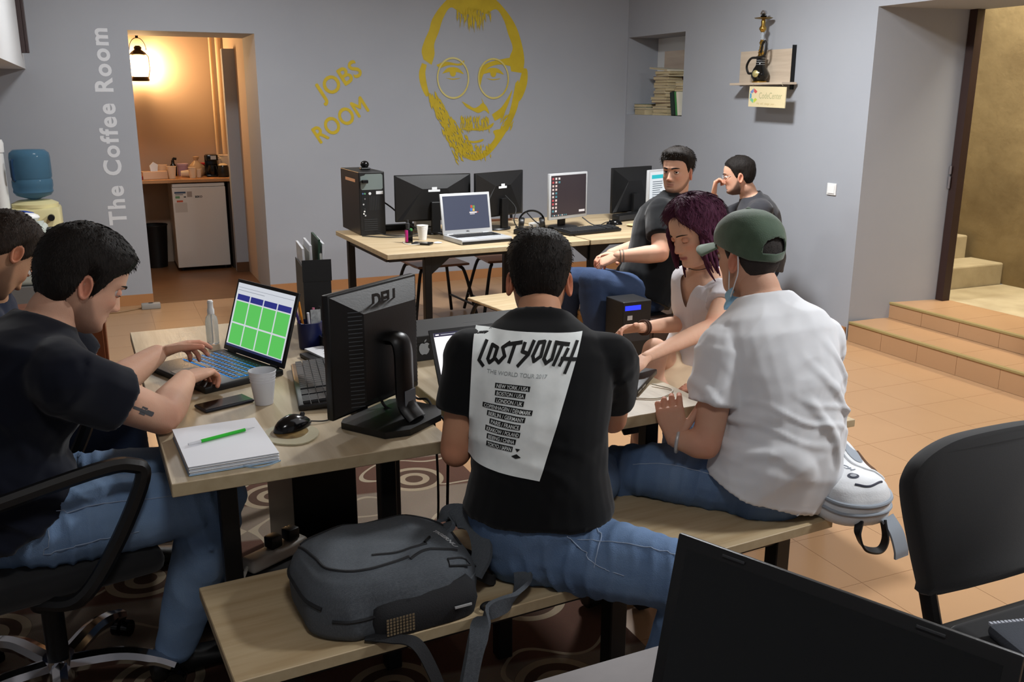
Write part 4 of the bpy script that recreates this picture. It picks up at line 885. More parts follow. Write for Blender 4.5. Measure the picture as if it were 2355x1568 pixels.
# ================================================================== RIGHT WALL: SHELF, HOOKAH, SIGN, BOOKS
t = thing('wall_shelf', 'oak wall shelf with back panel under the hookah', 'shelf', (XR-0.0005, 5.60, 1.72))
SHW = wood('shelf_oak', (204, 188, 168), (186, 168, 148), 'y')
b = MB(); b.box(-0.018, 0, -0.13, 0.47, -0.012, 0.232, bev=0.001, seg=1); b.build('back_panel', SHW, t)
b = MB(); b.box(-0.15, -0.0185, -0.19, 0.41, -0.016, 0.0, bev=0.001, seg=1); b.build('board', SHW, t)
b = MB(); b.box(-0.03, 0.0, -0.141, -0.131, -0.05, 0.255); b.build('bracket', BLACKM, t)
h = thing('hookah', 'black and gold hookah standing on the wall shelf', 'hookah', (4.51, 5.735, 1.7205))
HB = mat('hookah_glass_black', (14, 13, 12), 0.12)
b = MB(); b.lathe([(0.052, 0.0), (0.054, 0.008), (0.046, 0.014)], 24); b.build('base_ring', GOLD, h, True)
b = MB(); b.lathe([(0.046, 0.0145), (0.062, 0.04), (0.064, 0.062), (0.05, 0.095), (0.034, 0.12), (0.030, 0.16), (0.036, 0.185)], 28); v = b.build('vase', HB, h, True)
b = MB(); b.lathe([(0.026, 0.0), (0.022, 0.004), (0.008, 0.006)], 16, M=Tr(-0.058, -0.022, 0.062, ry=R(-90), rz=R(20))); b.build('medallion', mat('gold_leaf', (214, 200, 140), 0.3, metal=0.7), v, True)
b = MB()
for zz in (0.125, 0.14, 0.155, 0.17): b.lathe([(0.0325, zz), (0.0345, zz+0.002), (0.0325, zz+0.004)], 20, caps=False)
b.build('silver_band', SILVER, v, True)
b = MB(); b.lathe([(0.026, 0.1855), (0.020, 0.20), (0.024, 0.212), (0.013, 0.225), (0.016, 0.25), (0.012, 0.262), (0.019, 0.28), (0.012, 0.295), (0.014, 0.30)], 20); b.build('lower_stem', GOLD, h, True)
b = MB(); b.lathe([(0.012, 0.3005), (0.016, 0.315), (0.012, 0.33), (0.015, 0.345), (0.011, 0.352)], 18); b.build('crystal_stem', mat('crystal', (214, 220, 226), 0.08, trans=0.6), h, True)
b = MB(); b.lathe([(0.012, 0.3525), (0.026, 0.372), (0.026, 0.382), (0.014, 0.40), (0.016, 0.43), (0.011, 0.44)], 20); b.build('upper_stem', GOLD, h, True)
b = MB(); b.lathe([(0.010, 0.4405), (0.06, 0.447), (0.066, 0.452), (0.06, 0.452), (0.012, 0.447)], 28); b.build('ash_plate', mat('gold_dull', (150, 126, 72), 0.35, metal=0.9), h, True)
b = MB(); b.lathe([(0.014, 0.4525), (0.024, 0.462), (0.020, 0.468)], 18); b.build('bowl', HB, h, True)
b = MB(); b.ell((0, 0, 0.486), (0.024, 0.024, 0.017), 14, 8); rr = random.Random(2); b.v = [(x+rr.uniform(-.003, .003), y_+rr.uniform(-.003, .003), z+rr.uniform(-.003, .003)) for x, y_, z in b.v]; b.build('foil', mat('foil', (210, 212, 216), 0.25, metal=1.0), h)
b = MB(); b.tube(curve_pts([(-0.02, -0.02, 0.21), (-0.03, -0.05, 0.27), (-0.03, -0.075, 0.285), (-0.03, -0.088, 0.25), (-0.03, -0.075, 0.19), (-0.045, -0.02, 0.175), (-0.05, 0.05, 0.17), (-0.045, 0.10, 0.12), (-0.04, 0.085, 0.07), (-0.05, 0.04, 0.065)], 6), 0.0085, 8); b.build('hose', mat('hose_black', (18, 16, 15), 0.5), h, True)
b = MB(); b.cyl((-0.02, -0.005, 0.22), (-0.02, -0.02, 0.245), 0.009, n=10); b.build('hose_port', GOLD, h, True)
# hanging sign
t = thing('hanging_sign', 'small cream company sign hanging below the wall shelf', 'sign', (4.452, 5.565, 1.618), R(0))
SM_ = mat('sign_cream', (226, 210, 168), 0.6)
b = MB(); b.box(-0.004, 0.004, -0.205, 0.20, -0.072, 0.072, M=Matrix.Rotation(R(1.2), 4, 'X')); b.build('board', SM_, t)
FX = Matrix.Translation((-0.0046, 0, 0)) @ Matrix.Rotation(R(1.2), 4, 'X') @ Matrix(((0, 0, -1, 0), (-1, 0, 0, 0), (0, 1, 0, 0), (0, 0, 0, 1)))
q = text_mb('CodeCenter', 0.062, align='LEFT'); q.build('sign_lettering', mat('sign_ink', (176, 172, 130), 0.6), t, M=FX @ Tr(-0.085, -0.012, 0) @ Matrix.Diagonal((0.80, 1, 1, 1)))
q = text_mb('We  will  change  your ...', 0.022, align='LEFT', font_shear=0.3); q.build('sign_caption', mat('sign_ink2', (196, 176, 122), 0.6), t, M=FX @ Tr(-0.11, -0.055, 0))
hexc = [(120, 140, 190), (90, 160, 190), (120, 190, 150), (196, 206, 80), (226, 150, 70), (206, 90, 90)]
for k in range(6):
    a0 = PI/2+k*PI/3+0.1; a1 = a0+PI/3-0.12
    if k == 4: continue
    b = MB(); P_ = lambda r, a: (r*math.cos(a), r*math.sin(a)*1.05)
    b.flat([[P_(0.05, a0), P_(0.05, a1), P_(0.026, a1), P_(0.026, a0)]]); b.build('logo_segment', mat('logo_%d' % k, hexc[k], 0.6), t, M=FX @ Tr(-0.145, 0.006, 0))
b = MB(); b.tube([(0, 0.17, 0.07), (-0.006, 0.15, 0.096)], 0.0012, 5); b.build('string', mat('string', (190, 180, 150), 0.8), t); b = MB(); b.tube([(0, -0.17, 0.075), (-0.006, -0.15, 0.096)], 0.0012, 5); b.build('string', mat('string', (190, 180, 150), 0.8), t)

# books heaped in the niche (x 4.6..4.92, y 6.86..7.78, z 1.46)
BK = [(196, 184, 152), (176, 158, 122), (206, 198, 176), (150, 128, 98), (88, 44, 44), (40, 58, 46), (30, 92, 84), (214, 208, 190), (120, 96, 76), (186, 172, 140)]
def book(label, loc, rz, w, d, hgt, cov, tilt=0.0, yaw=0.0):
    t = thing('book', label, 'book', loc, rz, 'books in the niche'); t.rotation_euler = (tilt, yaw, rz)
    cm = mat('book_cover_%d_%d_%d' % cov, cov, 0.6)
    b = MB(); b.box(-w/2, w/2, -d/2, d/2, 0.0, 0.0025); b.box(-w/2, w/2, -d/2, d/2, hgt-0.0025, hgt); b.box(-w/2, -w/2+0.003, -d/2, d/2, 0.0025, hgt-0.0025); b.build('cover', cm, t)
    b = MB(); b.box(-w/2+0.0032, w/2-0.004, -d/2+0.004, d/2-0.004, 0.0027, hgt-0.0027); b.build('pages', mat('old_pages', (206, 192, 156), 0.85, var=(60, (170, 150, 112), 0.5, (1, 1, 30))), t)
rr = random.Random(11); z = NZ0+0.0005
ords = ['lowest', 'second lowest', 'third', 'fourth', 'fifth', 'sixth', 'seventh', 'eighth', 'ninth', 'tenth', 'eleventh', 'twelfth', 'thirteenth', 'fourteenth', 'topmost']
cn = ['cream', 'tan', 'ivory', 'brown', 'dark red', 'cream', 'buff', 'ivory', 'tan', 'cream', 'brown', 'buff', 'dark red', 'ivory', 'tan']
cc = [BK[0], BK[1], BK[2], BK[3], BK[4], BK[0], BK[9], BK[7], BK[1], BK[2], BK[3], BK[9], BK[4], BK[7], BK[1]]
for k in range(15):
    hh = [0.022, 0.034, 0.02, 0.03, 0.026, 0.024, 0.032, 0.02, 0.026, 0.018, 0.026, 0.022, 0.03, 0.018, 0.024][k]
    book('%s book, %s of the main pile in the niche' % (cn[k], ords[k]), (4.74+rr.uniform(-.01, .01), 7.30+rr.uniform(-.02, .03), z), PI+R(rr.uniform(-7, 7)), 0.16, 0.225, hh, cc[k]); z += hh+0.0006
book('open cream book sprawled on top of the main pile', (4.75, 7.34, z+0.012), PI/2, 0.30, 0.20, 0.014, BK[7], 0, R(-5))
z = NZ0+0.0005
for k, (hh, c, l) in enumerate([(0.05, BK[9], 'thick buff book lying at the back corner of the niche'), (0.016, BK[7], 'thin ivory book in the back corner of the niche'), (0.03, BK[6], 'teal book topping the low pile in the back corner of the niche')]):
    book(l, (4.72, 7.62, z), PI+R(4*k-4), 0.15, 0.20, hh, c); z += hh+0.0006
z = NZ0+0.0005
for k in range(10):
    hh = [0.03, 0.024, 0.03, 0.026, 0.032, 0.02, 0.03, 0.034, 0.022, 0.03][k]
    book('%s book, %s of the rear pile by the niche window' % (['brown', 'cream', 'buff', 'tan', 'ivory', 'dark red', 'cream', 'brown', 'buff', 'ivory'][k], ords[k] if k < 9 else 'topmost'), (4.80, 7.06+0.01*math.sin(k*2), z), PI+R(rr.uniform(-6, 6)), 0.15, 0.21, hh, [BK[3], BK[0], BK[9], BK[1], BK[2], BK[4], BK[0], BK[3], BK[9], BK[7]][k]); z += hh+0.0006
for k, (y0, c, l, th) in enumerate([(7.00, (34, 46, 40), 'big dark green book leaning on the pile in the niche', 0.05), (6.945, (60, 128, 66), 'bright green book leaning beside the dark green one', 0.018), (6.92, BK[7], 'thin ivory book leaning nearest the room side of the niche', 0.012)]):
    book(l, (4.655, y0-0.01, NZ0+0.0125), 0, th, 0.16, 0.215, c) if False else None
    t = thing('book', l, 'book', (4.665, y0, NZ0+0.006), 0, 'books in the niche'); t.rotation_euler = (R(-11), 0, 0)
    b = MB(); b.box(-0.06, 0.07, -th/2, -th/2+0.0025, 0, 0.20); b.box(-0.06, 0.07, th/2-0.0025, th/2, 0, 0.20); b.box(-0.0625, -0.06, -th/2, th/2, 0, 0.20); b.build('cover', mat('book_cover_%d_%d_%d' % c, c, 0.6), t)
    b = MB(); b.box(-0.0595, 0.067, -th/2+0.003, th/2-0.003, 0.003, 0.197); b.build('pages', MATS['old_pages'], t)

# ================================================================== COFFEE ROOM
t = thing('coffee_counter', 'narrow wooden counter in the coffee room', 'counter', (0.5, 9.5, 0))
b = MB(); b.box(-1.2, 0.66, -0.30, 0.345, 0.835, 0.865, bev=0.002, seg=1); b.build('worktop', wood('counter_wood', (186, 138, 92), (160, 112, 70), 'x'), t)
b = MB(); b.box(0.60, 0.625, -0.27, 0.34, 0.0, 0.8345); b.build('side_panel', mat('dark_panel', (52, 40, 34), 0.6), t)
t = thing('fridge', 'white under-counter fridge in the coffee room', 'fridge', (0.838, 9.50, 0))
FR = mat('fridge_white', (206, 200, 194), 0.4)
b = MB(); b.box(-0.245, 0.235, -0.24, 0.30, 0.03, 0.825, bev=0.004); b.build('body', FR, t)
b = MB(); b.box(-0.245, 0.235, -0.285, -0.2405, 0.035, 0.79, bev=0.006); d = b.build('door', FR, t)
b = MB(); b.box(-0.24, 0.23, -0.28, -0.2405, 0.793, 0.824, bev=0.003); b.build('top_trim', FR, t)
b = MB()
for x in (-0.2, 0.2): b.cyl((x, -0.2, 0.0), (x, -0.2, 0.03), 0.018, n=10)
b.build('feet', DARKG, t)
for (x0, x1, z0, z1, c) in [(-0.225, -0.125, 0.735, 0.752, (52, 70, 96)), (-0.22, -0.15, 0.722, 0.728, (70, 76, 80)), (-0.22, -0.18, 0.69, 0.712, (96, 140, 100)), (-0.21, -0.155, 0.655, 0.672, (190, 84, 54)), (-0.115, -0.07, 0.70, 0.752, (150, 138, 130)), (-0.23, -0.12, 0.56, 0.65, (186, 178, 170)), (-0.145, -0.125, 0.697, 0.708, (50, 56, 54))]:
    b = MB(); b.quad((x0, -0.2856, z0), (x1, -0.2856, z0), (x1, -0.2856, z1), (x0, -0.2856, z1)); b.build('energy_label', mat('label_%d_%d_%d' % c, c, 0.6), d)
q = text_mb('BEKO', 0.026, bold=0.001); q.build('badge', DARKG, d, M=Tr(-0.045, -0.2856, 0.692, rx=PI/2))
t = thing('waste_bin', 'black waste bin under the coffee counter', 'bin', (0.42, 9.60, 0))
b = MB(); b.lathe([(0.10, 0.0005), (0.125, 0.40), (0.128, 0.405), (0.122, 0.40), (0.097, 0.006), (0.001, 0.006)], 24, caps=False); b.build('tub', BLACKP, t, True); b = MB(); b.lathe([(0.124, 0.40), (0.131, 0.404), (0.131, 0.412), (0.124, 0.414)], 24, caps=False); b.build('rim', BLACKP, t, True)
ZC = 0.8655
PP = mat('paper_cup', (226, 206, 180), 0.7)
def pcup(label, x, y_, rx=0.0, s=1.0):
    t = thing('paper_cup', label, 'cup', (x, y_, ZC), 0, 'cups on the coffee counter'); M_ = Tr(0, 0, 0) if not rx else Tr(0, 0, 0.034*s, ry=rx)
    b = MB(); b.lathe([(0.024*s, 0.0005), (0.033*s, 0.085*s), (0.031*s, 0.085*s), (0.022*s, 0.004), (0.001, 0.004)], 18, caps=False, M=M_); b.build('wall', PP, t, True)
    b = MB(); b.lathe([(0.033*s, 0.083*s), (0.0355*s, 0.0855*s), (0.033*s, 0.088*s)], 18, caps=False, M=M_); b.build('rim', PP, t, True)
pcup('pale cup standing left of the plastic bag on the coffee counter', 0.615, 9.36, 0, 1.3); pcup('pale cup standing before the plastic bag', 0.80, 9.34, 0, 1.15)
pcup('pale cup lying on its side behind the row of cups', 0.70, 9.42, R(90), 1.1); pcup('pale cup stacked near the coffee maker on the counter', 0.86, 9.40, 0, 0.9)
pcup('pale cup standing at the back of the coffee counter', 0.54, 9.5, 0, 1.4)
t = thing('tissue_box', 'open paper tissue box on the coffee counter', 'box', (0.46, 9.38, ZC), R(8)); b = MB(); b.box(-0.11, 0.11, -0.06, 0.06, 0.0005, 0.07, bev=0.002, seg=1); b.build('carton', mat('carton', (214, 180, 150), 0.7), t)
b = MB(); b.prism([(-0.03, 0), (0.03, -0.01), (0.04, 0.06), (0.0, 0.085), (-0.035, 0.05)], -0.012, 0.012, Tr(0.0, 0, 0.07, rx=PI/2)); b.build('tissue', PAPER, t)
t = MB(); t.lathe([(0.02, 0), (0.024, 0.03), (0.0, 0.045)], 14, caps=False); put(tag(t.build('red_sachet', mat('sachet_red', (150, 40, 34), 0.5), None, True), 'small red sachet at the left of the coffee counter', 'sachet'), (0.335, 9.30, ZC))
t = thing('sugar_tub', 'lilac tub with a lid on the coffee counter', 'tub', (0.74, 9.66, ZC)); b = MB(); b.lathe([(0.045, 0.0005), (0.052, 0.10)], 20); b.build('tub', mat('lilac', (176, 150, 176), 0.5), t, True); b = MB(); b.lathe([(0.055, 0.1005), (0.055, 0.115), (0.05, 0.118)], 20); b.build('lid', mat('lilac_lid', (186, 164, 186), 0.5), t, True)
t = thing('black_bottle', 'dark bottle with bent neck beside the lilac tub', 'bottle', (0.655, 9.68, ZC)); b = MB(); b.lathe([(0.03, 0.0005), (0.034, 0.09), (0.016, 0.12), (0.014, 0.15)], 16); b.build('body', BLACKG, t, True); b = MB(); b.tube([(0, 0, 0.15), (0.01, 0, 0.165), (0.035, 0, 0.16)], 0.012, 8); b.build('spout', BLACKG, t, True)
t = thing('plastic_bag', 'knotted pale plastic bag on the coffee counter', 'bag', (0.86, 9.56, ZC)); b = MB(); b.lathe([(0.055, 0.0005), (0.085, 0.04), (0.075, 0.09), (0.035, 0.13), (0.018, 0.15), (0.03, 0.185), (0.004, 0.19)], 20)
b.v = [(x*(1+0.12*math.sin(5*math.atan2(y_, x)+z*40)), y_*(1+0.12*math.cos(4*math.atan2(y_, x)+z*30)), z) for x, y_, z in b.v]; b.build('film', mat('bag_film', (206, 176, 140), 0.35, trans=0.25), t, True)
t = thing('red_tray', 'red plastic box behind the plastic bag', 'box', (0.97, 9.70, ZC)); b = MB(); b.box(-0.08, 0.05, -0.05, 0.05, 0.0005, 0.10, bev=0.004); b.build('tub', mat('box_dark', (60, 40, 36), 0.5), t); b = MB(); b.box(-0.085, 0.055, -0.055, 0.055, 0.1005, 0.118, bev=0.003); b.build('lid', mat('lid_red', (170, 34, 34), 0.4), t)
t = thing('coffee_maker', 'black coffee maker on the coffee counter', 'coffee maker', (1.0, 9.47, ZC)); b = MB(); b.box(-0.065, 0.05, -0.07, 0.08, 0.0005, 0.02, bev=0.004); b.box(-0.065, 0.05, 0.02, 0.08, 0.02, 0.2, bev=0.006); b.box(-0.06, 0.05, -0.07, 0.08, 0.15, 0.21, bev=0.012); b.build('body', BLACKG, t, True)
b = MB(); b.lathe([(0.035, 0.021), (0.044, 0.06), (0.035, 0.11)], 18, c=(-0.005, -0.03, 0)); b.build('jug', BLACKG, t, True); b = MB(); b.box(-0.02, 0.03, -0.072, -0.07, 0.165, 0.20); b.build('front_plate', SILVER, t)
t = thing('kettle', 'dark glass kettle at the end of the coffee counter', 'kettle', (1.085, 9.38, ZC)); b = MB(); b.lathe([(0.052, 0.0005), (0.055, 0.01), (0.052, 0.09), (0.045, 0.11)], 20); b.build('body', mat('kettle_glass', (36, 34, 30), 0.12), t, True); b = MB(); b.lathe([(0.046, 0.1105), (0.03, 0.125), (0.01, 0.13)], 18); b.build('lid', mat('kettle_lid', (206, 186, 150), 0.4), t, True)
for k, (x, y_, zz) in enumerate([(1.06, 9.58, 0), (1.11, 9.64, 0), (1.15, 9.55, 0)]):
    pcup(['pale upturned cup behind the kettle, nearest the coffee maker', 'pale cup behind the kettle, in the middle', 'pale cup behind the kettle, by the pipes'][k], x, y_, 0, 1.9+0.2*k)
# lantern: hanging storm lamp, the light of the coffee room
t = thing('lantern', 'glowing storm lantern hanging in the coffee room', 'lantern', (0.435, 9.70, 1.752)); t.scale = (1.05, 1.05, 1.12)
b = MB(); b.lathe([(0.075, 0.0), (0.078, 0.012), (0.07, 0.035), (0.055, 0.042)], 24); b.build('tank', mat('lantern_metal', (52, 40, 28), 0.4, metal=0.8), t, True)
b = MB(); b.lathe([(0.052, 0.0425), (0.066, 0.10), (0.066, 0.14), (0.050, 0.205)], 24, caps=False); b.build('globe', glow('lantern_globe', (255, 206, 146), 200.0), t, True)
b = MB(); b.lathe([(0.052, 0.206), (0.062, 0.215), (0.05, 0.24), (0.03, 0.255), (0.034, 0.27), (0.02, 0.285)], 24); b.build('hood', mat('lantern_metal', (52, 40, 28), 0.4, metal=0.8), t, True)
for s in (-1, 1):
    b = MB(); b.tube([(s*0.07, 0, 0.03), (s*0.086, 0, 0.10), (s*0.082, 0, 0.20), (s*0.05, 0, 0.235)], 0.005, 8); b.build('side_rod', mat('lantern_metal', (52, 40, 28), 0.4, metal=0.8), t, True)
b = MB(); b.tube([(0.07*math.cos(a), 0, 0.25+0.10*math.sin(a)) for a in np.linspace(0, PI, 14)], 0.003, 6); b.build('bail', mat('lantern_metal', (52, 40, 28), 0.4, metal=0.8), t, True)
b = MB(); b.box(-0.012, 0.012, -0.006, 0.006, 0.345, (CZ-1.7525)/1.12); b.build('hanger', BLACKM, t)

# ================================================================== COOLER CORNER ON THE LEFT
IV = mat('ivory_plastic', (222, 212, 160), 0.45)
t = thing('water_cooler', 'ivory water cooler against the back wall at the left', 'cooler', (-0.44, 7.30, 0))
b = MB(); b.box(-0.16, 0.16, -0.16, 0.16, 0.0005, 0.86, bev=0.02); b.build('body', IV, t, True)
b = MB(); b.lathe([(0.15, 0.8605), (0.15, 0.885), (0.11, 0.905), (0.06, 0.91)], 28); b.build('bottle_seat', IV, t, True)
b = MB(); b.lathe([(0.022, 0.0), (0.022, 0.05)], 14, M=Tr(0.10, -0.162, 0.80, rx=PI/2)); b.build('tap', BLACKP, t, True)
t = thing('water_bottle', 'large translucent blue water bottle upturned on the cooler', 'bottle', (-0.44, 7.30, 0.9105))
BM_ = mat('bottle_blue', (96, 140, 168), 0.12, trans=0.55, ior=1.15)
b = MB(); pr = [(0.03, 0.0), (0.05, 0.01), (0.11, 0.03), (0.128, 0.055), (0.125, 0.075), (0.130, 0.095), (0.130, 0.13), (0.124, 0.145), (0.130, 0.16), (0.130, 0.29), (0.125, 0.32), (0.10, 0.342), (0.02, 0.346)]
b.lathe(pr, 36); b.build('shell', BM_, t, True)
b = MB(); b.tube(curve_pts([(-0.10, -0.105, 0.14), (-0.105, -0.118, 0.155), (-0.105, -0.118, 0.26), (-0.10, -0.105, 0.28)], 5), 0.011, 8); b.build('handle', mat('bottle_blue_dark', (26, 54, 84), 0.3), t, True)
t = thing('filter_housing', 'white pipe housing at the left picture edge beside the blue bottle', 'pipe', (-0.64, 7.25, 0)); b = MB(); b.cyl((0, 0, 0.0005), (0, 0, 1.32), 0.05); b.build('tube', WHITEP, t, True); b = MB(); b.lathe([(0.056, 1.24), (0.058, 1.3), (0.05, 1.325)], 20, caps=False); b.build('collar', WHITEP, t, True)
t = thing('printer', 'pale grey printer on a stand in front of the cooler', 'printer', (-0.50, 5.85, 0)); PG = mat('printer_grey', (190, 198, 190), 0.45)
b = MB(); b.box(-0.27, 0.20, -0.25, 0.22, 0.0005, 0.60, bev=0.004); b.build('stand', mat('stand_grey', (120, 120, 118), 0.6), t); b = MB(); b.box(-0.28, 0.19, -0.24, 0.24, 0.6005, 0.895, bev=0.03, seg=3); b.build('body', PG, t, True); b = MB(); b.box(-0.24, 0.17, -0.16, 0.20, 0.8955, 0.905, bev=0.003); b.build('lid', PG, t, True)
b = MB(); b.cyl((0.20, -0.05, 0.868), (0.24, -0.03, 0.868), 0.028, n=16); b.build('knob', BLACKP, t, True)
t = thing('wipes_packet', 'white and blue packet of wipes lying on the printer', 'packet', (-0.46, 5.94, 0.9055), R(-18)); b = MB(); b.ell((0, 0, 0.035), (0.125, 0.07, 0.035), 20, 8); b.v = [(x, y_, max(z, 0.0005)) for x, y_, z in b.v]; b.build('pouch', WHITEP, t, True)
b = MB(); b.ell((0, 0.012, 0.05), (0.10, 0.05, 0.024), 18, 6); b.build('flap', mat('packet_blue', (40, 70, 150), 0.4), t, True)
# framed picture seen edge-on on the bulkhead
t = thing('picture_frame', 'dark brown frame edge hanging on the pale bulkhead', 'frame', (-0.419, 7.55, 1.90)); b = MB(); b.box(0, 0.028, -0.02, 0.02, 0.0, 0.9); b.box(0.028, 0.05, -0.012, 0.012, 0.0, 0.9, bev=0.004); b.build('edge', mat('frame_brown', (62, 50, 50), 0.4), t)
# ================================================================== PEOPLE
V3 = Vector
def arr(me):
    v = np.empty(len(me.vertices)*3); me.vertices.foreach_get('co', v); return v.reshape(-1, 3)
def fuse(parts, voxel, smooth=4, fac=0.5):
    b = MB()
    for p in parts: b.add(p.v, p.f)
    me = bpy.data.meshes.new('tmp'); me.from_pydata(b.v, [], b.f); me.update()
    o = bpy.data.objects.new('tmp', me); COL.objects.link(o)
    m = o.modifiers.new('r', 'REMESH'); m.mode = 'VOXEL'; m.voxel_size = voxel
    if smooth: s = o.modifiers.new('s', 'SMOOTH'); s.iterations = smooth; s.factor = fac
    me2 = bpy.data.meshes.new_from_object(o.evaluated_get(bpy.context.evaluated_depsgraph_get()))
    bpy.data.objects.remove(o); bpy.data.meshes.remove(me)
    return me2
def loft(secs, n=24):
    b = MB(); vs = []; fs = []
    for c, A, B in secs:
        for j in range(n):
            a = 2*PI*j/n; ca, sa = math.cos(a), math.sin(a); p = 2/2.35
            vs.append(c+A*(math.copysign(abs(ca)**p, ca))+B*(math.copysign(abs(sa)**p, sa)))
    for i in range(len(secs)-1):
        for j in range(n): fs.append((i*n+j, i*n+(j+1) % n, (i+1)*n+(j+1) % n, (i+1)*n+j))
    fs.append(tuple(range(n-1, -1, -1))); fs.append(tuple((len(secs)-1)*n+j for j in range(n)))
    return b.add(vs, fs)
def limb(pts, rads, n=14, sub=4):
    """tapered tube through joints, rounded at the bends"""
    P = [V3(p) for p in pts]; Q = []; Rr = []
    for i in range(len(P)-1):
        for k in range(sub):
            t = k/sub; Q.append(P[i].lerp(P[i+1], t)); Rr.append(rads[i]*(1-t)+rads[i+1]*t)
    Q.append(P[-1]); Rr.append(rads[-1])
    b = MB(); b.tube(Q, Rr, n)
    for p, r in zip(P, rads): b.ell(p, (r*0.98,)*3, 12, 8)
    return b
def seg(a, b, t): return V3(a).lerp(V3(b), t)
def arm_pts(s, e, w, k=1.0):
    return [s, seg(s, e, .5), e, seg(e, w, .3), seg(e, w, .75), w], [.054*k, .047*k, .041*k, .043*k, .032*k, .026*k]
def leg_pts(h, kn, a, k=1.0):
    return [h, seg(h, kn, .5), kn, seg(kn, a, .3), seg(kn, a, .75), a], [.088*k, .078*k, .058*k, .057*k, .043*k, .036*k]
def hand(wr, f, n, side, curl=0.35, spread=0.06, k=1.0, thumb=0.5, curls=None):
    wr = V3(wr); f = V3(f).normalized(); n = V3(n); n = (n-f*n.dot(f)).normalized(); s = n.cross(f)*(1 if side == 'L' else -1)
    parts = [loft([(wr-f*.012*k, s*.024*k, n*.018*k), (wr+f*.02*k, s*.030*k, n*.017*k), (wr+f*.055*k, s*.040*k, n*.0145*k), (wr+f*.085*k, s*.041*k, n*.0125*k), (wr+f*.096*k, s*.036*k, n*.009*k)], 16)]
    for i, (o, L) in enumerate(((.029, .070), (.0095, .079), (-.0105, .073), (-.029, .057))):
        c = (curls[i] if curls else curl)*(1+0.08*i); d = (f+s*(spread*(1.5-i))).normalized(); p = wr+f*.086*k+s*o*k; pts = [p-f*.02*k, p]; a = c*0.9
        for q, l in enumerate((.46, .30, .24)):
            dd = d*math.cos(a)+n*math.sin(a); p = p+dd*L*l*k; pts.append(p); a += c*(1.15 if q == 0 else 0.8)
        b = MB(); b.tube(pts, [.0095*k, .0098*k, .0088*k, .0080*k, .0068*k], 10)
        for q, r in zip(pts[1:], (.0098*k, .0090*k, .0080*k, .0069*k)): b.ell(q, (r, r, r), 10, 6)
        parts.append(b)
    p = wr+f*.022*k+s*.026*k; d = (s*.72+f*.68+n*.28*thumb).normalized(); pts = [p-s*.014*k, p]; 
    for l, t in ((.040, 0), (.030, .45*thumb), (.025, .8*thumb)):
        dd = (d+f*t*.6+n*t*.5).normalized(); p = p+dd*l*k; pts.append(p)
    b = MB(); b.tube(pts, [.014*k, .0135*k, .0115*k, .0100*k, .0080*k], 10)
    for q, r in zip(pts[1:], (.0135*k, .0115*k, .0100*k, .0080*k)): b.ell(q, (r, r, r), 10, 6)
    parts.append(b)
    return fuse(parts, 0.0027*k, 3, 0.45)

# ---- head: stacked sections (z from chin, y forward from the ear) with sculpted features
HZ = np.array([-.006, .004, .016, .03, .05, .065, .08, .10, .12, .14, .16, .18, .20, .215, .228, .236])
HF = np.array([.060, .082, .091, .092, .091, .093, .094, .096, .095, .099, .100, .095, .082, .062, .036, .0])
HBk = np.array([.000, -.012, -.022, -.034, -.055, -.070, -.082, -.092, -.097, -.099, -.098, -.093, -.081, -.064, -.040, .0])
HW = np.array([.020, .032, .044, .053, .0605, .064, .0665, .070, .0725, .0745, .0755, .0735, .066, .054, .036, .0])
def smooth1(a, it=3):
    for _ in range(it): a[1:-1] = 0.25*a[:-2]+0.5*a[1:-1]+0.25*a[2:]
    return a
def head_base(nz=72, na=112, jaw=1.0, face=1.0):
    u = np.linspace(0, 1, nz); z = -.006+.242*(0.5-0.5*np.cos(PI*(0.06+0.94*u)))/(1.0)
    z = -.006+.242*(z-z[0])/(z[-1]-z[0])
    fr = smooth1(np.interp(z, HZ, HF)); bk = smooth1(np.interp(z, HZ, HBk)); wd = smooth1(np.interp(z, HZ, HW*np.where(HZ < .09, jaw, 1.0)))
    fr[-1] = bk[-1] = 0; wd[-1] = 0
    a = np.arange(na)*2*PI/na; sx, cy = np.sin(a), np.cos(a)
    zz = np.repeat(z[:, None], na, 1)
    p = np.interp(z, [0, .03, .08, .14], [2.0, 2.1, 2.25, 2.3])[:, None]
    X = wd[:, None]*np.sign(sx)*np.abs(sx)**(2/p); yc = (fr+bk)/2; hh = (fr-bk)/2
    Yy = yc[:, None]+hh[:, None]*np.sign(cy)*np.abs(cy)**(2/p)
    # narrow the front of the face a little
    X = X*(1-0.10*np.clip(Yy/.1, 0, 1)*face)
    return X, Yy, zz
G = lambda x, c, s: np.exp(-((x-c)/s)**2)
